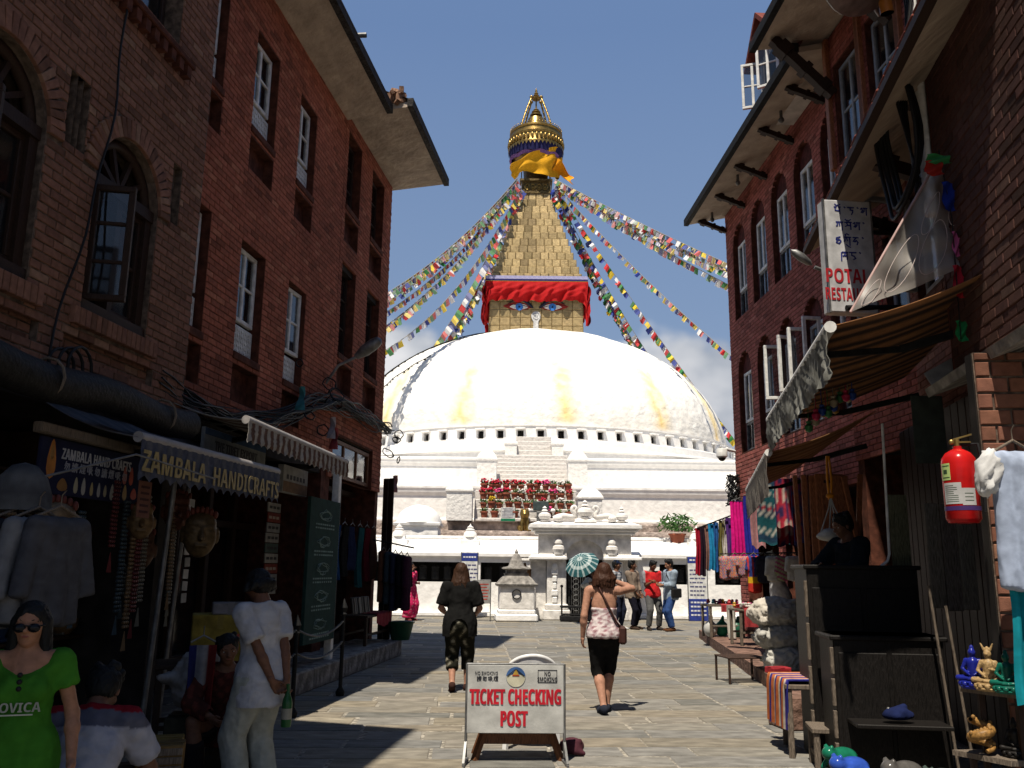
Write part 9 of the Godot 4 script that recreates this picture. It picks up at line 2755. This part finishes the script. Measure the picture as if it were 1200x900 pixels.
	figure({"H": 1.58, "cell": 0.015, "hip": V3(0, -0.48, -0.05), "lean": 18.0, "nod": -8.0, "turn": 12.0, "skin": "skin_dark", "footL": V3(0.16, 0, 0.36), "footR": V3(-0.16, 0, 0.34), "kneehintL": V3(0.3, 1, 0.6), "kneehintR": V3(-0.3, 1, 0.6), "handL": V3(0.08, 0.5, 0.42), "handR": V3(-0.06, 0.5, 0.42), "elbowhintL": V3(1, -0.4, 0), "elbowhintR": V3(-1, -0.4, 0), "curlL": 0.8, "curlR": 0.8,
		"wear": [{"kind": "shirt", "called": "patterned_shirt", "col": batik, "sleeve": 1.8, "hem": 0.05, "loose": 0.025}, {"kind": "trousers", "called": "dark_trousers", "col": Color(0.02, 0.018, 0.018), "loose": 0.02}, {"kind": "shoes", "called": "shoe", "col": black}, hd]},
		"man in dark brown patterned shirt sitting low in front of the cartons", V3(-2.22, 0, -7.15), 0.25)
	var stl := thing("low_stool", "low wooden stool under the sitting man in brown", "stool", V3(-2.24, 0, -7.2), 0.25)
	b = mk(); b.cbox(V3(0, 0.24, -0.05), V3(0.32, 0.04, 0.26), 0.008)
	put(b, "seat", M.old_wood, stl)
	for s in [[-0.13, 0.05], [0.13, 0.05], [-0.13, -0.15], [0.13, -0.15]]:
		b = mk(); b.cbox(V3(s[0], 0.11, s[1]), V3(0.035, 0.22, 0.035), 0.005)
		put(b, "leg", M.old_wood, stl)
	# man crouching with his back turned
	var yoke := func(p: Vector3) -> Color:
		var q := p.y + 0.35 * maxf(0.0, -p.z) * 0.0 + 0.12 * absf(p.x) 
		return Color(0.2, 0.012, 0.02) if q > 0.85 else (Color(0.1, 0.1, 0.13) if q > 0.78 else Color(0.33, 0.33, 0.38))
	figure({"H": 1.66, "cell": 0.013, "away": true, "hip": V3(0, -0.5, -0.1), "lean": 34.0, "nod": 12.0, "skin": "skin_dark", "w": 0.96, "footL": V3(0.18, 0, 0.2), "footR": V3(-0.18, 0, 0.22), "kneehintL": V3(0.5, 1, 0.8), "kneehintR": V3(-0.5, 1, 0.8), "handL": V3(0.12, 0.42, 0.55), "handR": V3(-0.2, 0.46, 0.5), "elbowhintL": V3(0.5, -0.6, -0.2), "elbowhintR": V3(-0.5, -0.6, -0.2),
		"wear": [{"kind": "shirt", "called": "tee_shirt", "col": yoke, "sleeve": 0.75, "hem": 0.06, "loose": 0.03}, {"kind": "trousers", "called": "dark_trousers", "col": Color(0.02, 0.02, 0.03), "loose": 0.025}, {"kind": "shoes", "called": "shoe", "col": black}, hd]},
		"man crouching with back turned, white tee shirt with red yoke and grey band", V3(-2.14, 0.02, -4.62), PI + 0.15)
	# girl in green
	var gg := figure({"H": 1.42, "fem": true, "cell": 0.013, "hcell": 0.006, "w": 0.95, "skin": "skin", "turn": -4.0, "handL": V3(0.24, 0.72, 0.06), "handR": V3(-0.26, 0.72, 0.06),
		"wear": [{"kind": "shirt", "called": "green_tee_shirt", "col": Color(0.05, 0.18, 0.02), "sleeve": 0.45, "hem": 0.06, "loose": 0.016, "neck": -0.012, "scoop": 0.7}, {"kind": "trousers", "called": "grey_jeans", "col": Color(0.08, 0.085, 0.1), "loose": 0.012}, {"kind": "hair", "called": "long_hair", "col": black, "mat": M.hair, "long": 0.34}, {"kind": "shoes", "called": "shoe", "col": black}]},
		"girl with long black hair, sunglasses and bright green tee shirt facing the camera", V3(-2.235, 0, -4.2), 0.32)
	var hy := 1.42 * 0.937 - 0.01
	for k in 3:
		b = mk(); b.ball(V3(0, 1.105 - k * 0.03, 0.118 - 0.002 * k), V3(0.012, 0.012, 0.008), 10, 6)
		put(b, "shirt_button", paint(black), gg)
	lettering("OVICA", 0.04, Transform3D(Basis(Vector3.RIGHT, -0.12), V3(0.015, 0.965, 0.118)), paint(Color(0.35, 0.35, 0.28)), gg, 1.0, true, 0.006, "Droid Sans", "shirt_lettering")
	b = mk(); b.box(V3(0.0, 0.935, 0.122), V3(0.14, 0.006, 0.004))
	put(b, "shirt_line", paint(Color(0.5, 0.5, 0.4)), gg)
	var hcp: Vector3 = V3(0, 1.302, 0.02)
	for s in [1.0, -1.0]:
		b = mk(); b.ball(hcp + V3(s * 0.03, 0.006, 0.076), V3(0.027, 0.021, 0.014), 14, 8)
		put(b, "sunglass_lens", paint(Color(0.006, 0.006, 0.008), 0.12), gg)
	b = mk()
	b.tube([hcp + V3(-0.068, 0.014, 0.0), hcp + V3(-0.06, 0.016, 0.068), hcp + V3(0, 0.016, 0.088), hcp + V3(0.06, 0.016, 0.068), hcp + V3(0.068, 0.014, 0.0)], 0.004, 6)
	put(b, "sunglass_frame", paint(black, 0.2), gg)
	# stall keepers on the right
	figure({"H": 1.68, "cell": 0.016, "lean": 8.0, "nod": 10.0, "skin": "skin_dark", "handL": V3(0.1, 1.1, 0.3), "handR": V3(-0.1, 1.14, 0.32), "elbowhintL": V3(1, -0.5, 0), "elbowhintR": V3(-1, -0.5, 0), "curlL": 1.0,
		"wear": [{"kind": "shirt", "called": "dark_jacket", "col": Color(0.018, 0.02, 0.024), "sleeve": 1.9, "hem": 0.1, "loose": 0.03}, {"kind": "trousers", "called": "dark_trousers", "col": black}, {"kind": "shoes", "called": "shoe", "col": black}, hd]},
		"stall keeper in dark clothes standing in profile in the shadowed right stall", V3(3.42, 0.5, -8.75), -1.35)
	figure({"H": 1.62, "cell": 0.02, "lean": 14.0, "nod": 10.0, "skin": "skin_dark", "handL": V3(0.02, 1.2, 0.5), "handR": V3(-0.16, 1.25, 0.5), "elbowhintL": V3(1, -0.6, 0), "elbowhintR": V3(-1, -0.6, 0),
		"wear": [{"kind": "shirt", "called": "white_shirt", "col": Color(0.5, 0.5, 0.5), "sleeve": 0.9, "hem": 0.08, "loose": 0.025}, {"kind": "trousers", "called": "dark_trousers", "col": black}, {"kind": "shoes", "called": "shoe", "col": black}, hd]},
		"stall keeper in a white shirt reaching out among hanging children's clothes", V3(4.95, 0.35, -16.3), -1.3)
	# person under the chequered umbrella
	figure({"H": 1.58, "fem": true, "cell": 0.025, "handR": V3(-0.16, 1.2, 0.2), "elbowhintR": V3(-1, -0.6, 0), "curlR": 1.3, "skin": "skin_dark",
		"wear": [{"kind": "shirt", "called": "white_blouse", "col": Color(0.6, 0.58, 0.52), "sleeve": 1.7, "hem": 0.1, "loose": 0.03}, {"kind": "skirt", "called": "dark_skirt", "col": Color(0.02, 0.02, 0.025), "flare": 0.05}, {"kind": "shoes", "called": "shoe", "col": black}, hd]},
		"woman in white blouse standing at the gateway under a chequered umbrella", V3(2.5, 0, -26.6), 0.3)
	var um := thing("umbrella", "open umbrella chequered dark green and white before the gateway", "umbrella", V3(2.15, 1.72, -26.35))
	um.rotation = V3(0.75, 0.0, 0.35)
	for k in 8:
		b = mk()
		for i in 6:
			for j in 6:
				var gx := func(t: float, u: float) -> Vector3:
					var a := TAU * (k + t) / 8.0
					var edge := 1.0 - 0.06 * sin(t * PI) * u
					return V3(sin(a) * 0.52 * u * edge, 0.26 * (1.0 - u * u), cos(a) * 0.52 * u * edge)
				var th := (i % 3 == 0); var tv := (j % 3 == 0)
				b.col = Color(0.3, 0.38, 0.38) if th or tv else Color(0.03, 0.1, 0.11)
				if th and tv: b.col = Color(0.5, 0.56, 0.55)
				b.quad(gx.call(i / 6.0, j / 6.0), gx.call((i + 1) / 6.0, j / 6.0), gx.call((i + 1) / 6.0, (j + 1) / 6.0), gx.call(i / 6.0, (j + 1) / 6.0))
		put(b, "gore", M.cloth_vc, um)
	b = mk(); b.tube([V3(0, 0.3, 0), V3(0, -0.45, 0)], 0.009, 6)
	put(b, "shaft", M.grey_metal, um)

func build_sky() -> Environment:
	var w := 2048; var h := 1024
	var im := Image.create(w, h, false, Image.FORMAT_RGBF)
	var nz := FastNoiseLite.new(); nz.seed = 21; nz.frequency = 2.6; nz.fractal_octaves = 6
	var bg := FastNoiseLite.new(); bg.seed = 4; bg.frequency = 1.1; bg.fractal_octaves = 2
	for y in h:
		var el := PI / 2 - PI * (y + 0.5) / h
		var e := maxf(el, 0.0) / (PI / 2)
		var c: Color = SKY[0]
		for k in 3:
			if e >= STOP[k]: c = (SKY[k] as Color).lerp(SKY[k + 1], smoothstep(0, 1, (e - STOP[k]) / (STOP[k + 1] - STOP[k])) if k == 2 else (e - STOP[k]) / (STOP[k + 1] - STOP[k]))
		if el < 0: c = Color(0.16, 0.15, 0.14)
		im.fill_rect(Rect2i(0, y, w, 1), c)
		if el > 0.0 and el < 0.42:
			for x in w:
				var az := TAU * (x + 0.5) / w
				var d := V3(sin(az) * cos(el), sin(el) * 1.6, -cos(az) * cos(el)) # north is -z at x = 0
				var n := nz.get_noise_3dv(d * 1.5) + 0.5 * nz.get_noise_3dv(d * 5.0)
				# cumulus banks: broad cells, flat towards the horizon
				var cell := bg.get_noise_3dv(d * 2.0)
				var top := 0.15 + 0.12 * cell + 0.1 * n
				for q in BANKS:
					var da: float = wrapf(az - q[0], -PI, PI)
					top = maxf(top, q[1] + 0.05 * n - pow(absf(da) / q[2], 2.0) * 0.1)
				var m := smoothstep(-0.008, 0.02, top - el)
				if m > 0.0:
					var lit := clampf(0.55 + 1.1 * n + (el - 0.1) * 1.2, 0, 1)
					var cl := Color(0.235, 0.262, 0.31).lerp(Color(0.52, 0.52, 0.53), lit)
					im.set_pixel(x, y, c.lerp(cl, m))
	var sm := PanoramaSkyMaterial.new()
	sm.panorama = ImageTexture.create_from_image(im)
	var sky := Sky.new(); sky.sky_material = sm
	var en := Environment.new()
	en.background_mode = Environment.BG_SKY
	en.sky = sky
	return en
const SKY := [Color(0.2, 0.27, 0.37), Color(0.139, 0.204, 0.325), Color(0.094, 0.154, 0.285), Color(0.065, 0.115, 0.235)]
const STOP := [0.0, 0.19, 0.38, 1.0]
const BANKS := [[0.225, 0.285, 0.17], [-0.15, 0.3, 0.15]]

func _ready() -> void:
	rng.seed = 20130507
	var cam := Camera3D.new()
	cam.name = "camera"
	cam.position = V3(0, 1.6, 0)
	cam.rotation = V3(deg_to_rad(12.0), 0, deg_to_rad(0.64))
	cam.fov = 47.82; cam.near = 0.05; cam.far = 2000
	add_child(cam)
	cam.current = true
	var we := WorldEnvironment.new(); we.name = "world_environment"
	var en := build_sky()
	en.background_energy_multiplier = 1.0
	en.tonemap_mode = Environment.TONE_MAPPER_LINEAR
	en.tonemap_exposure = 1.55
	en.sdfgi_enabled = true; en.ssao_enabled = true; en.ssil_enabled = true
	we.environment = en
	add_child(we)
	var sun := DirectionalLight3D.new(); sun.name = "sun"
	sun.light_energy = 1.6; sun.light_color = Color(1.0, 0.96, 0.89); sun.light_angular_distance = 0.53; sun.shadow_enabled = true
	add_child(sun)
	sun.look_at_from_position(Vector3.ZERO, V3(0.158, -1.0, -0.42), Vector3.UP)
	make_textures()
	make_materials()
	set_frames()
	build_ground()
	build_stupa()
	build_court()
	build_flags()
	build_left()
	build_right()
	build_people()
	build_sign()
	build_left_shops()
	build_right_shops()
	#MORE
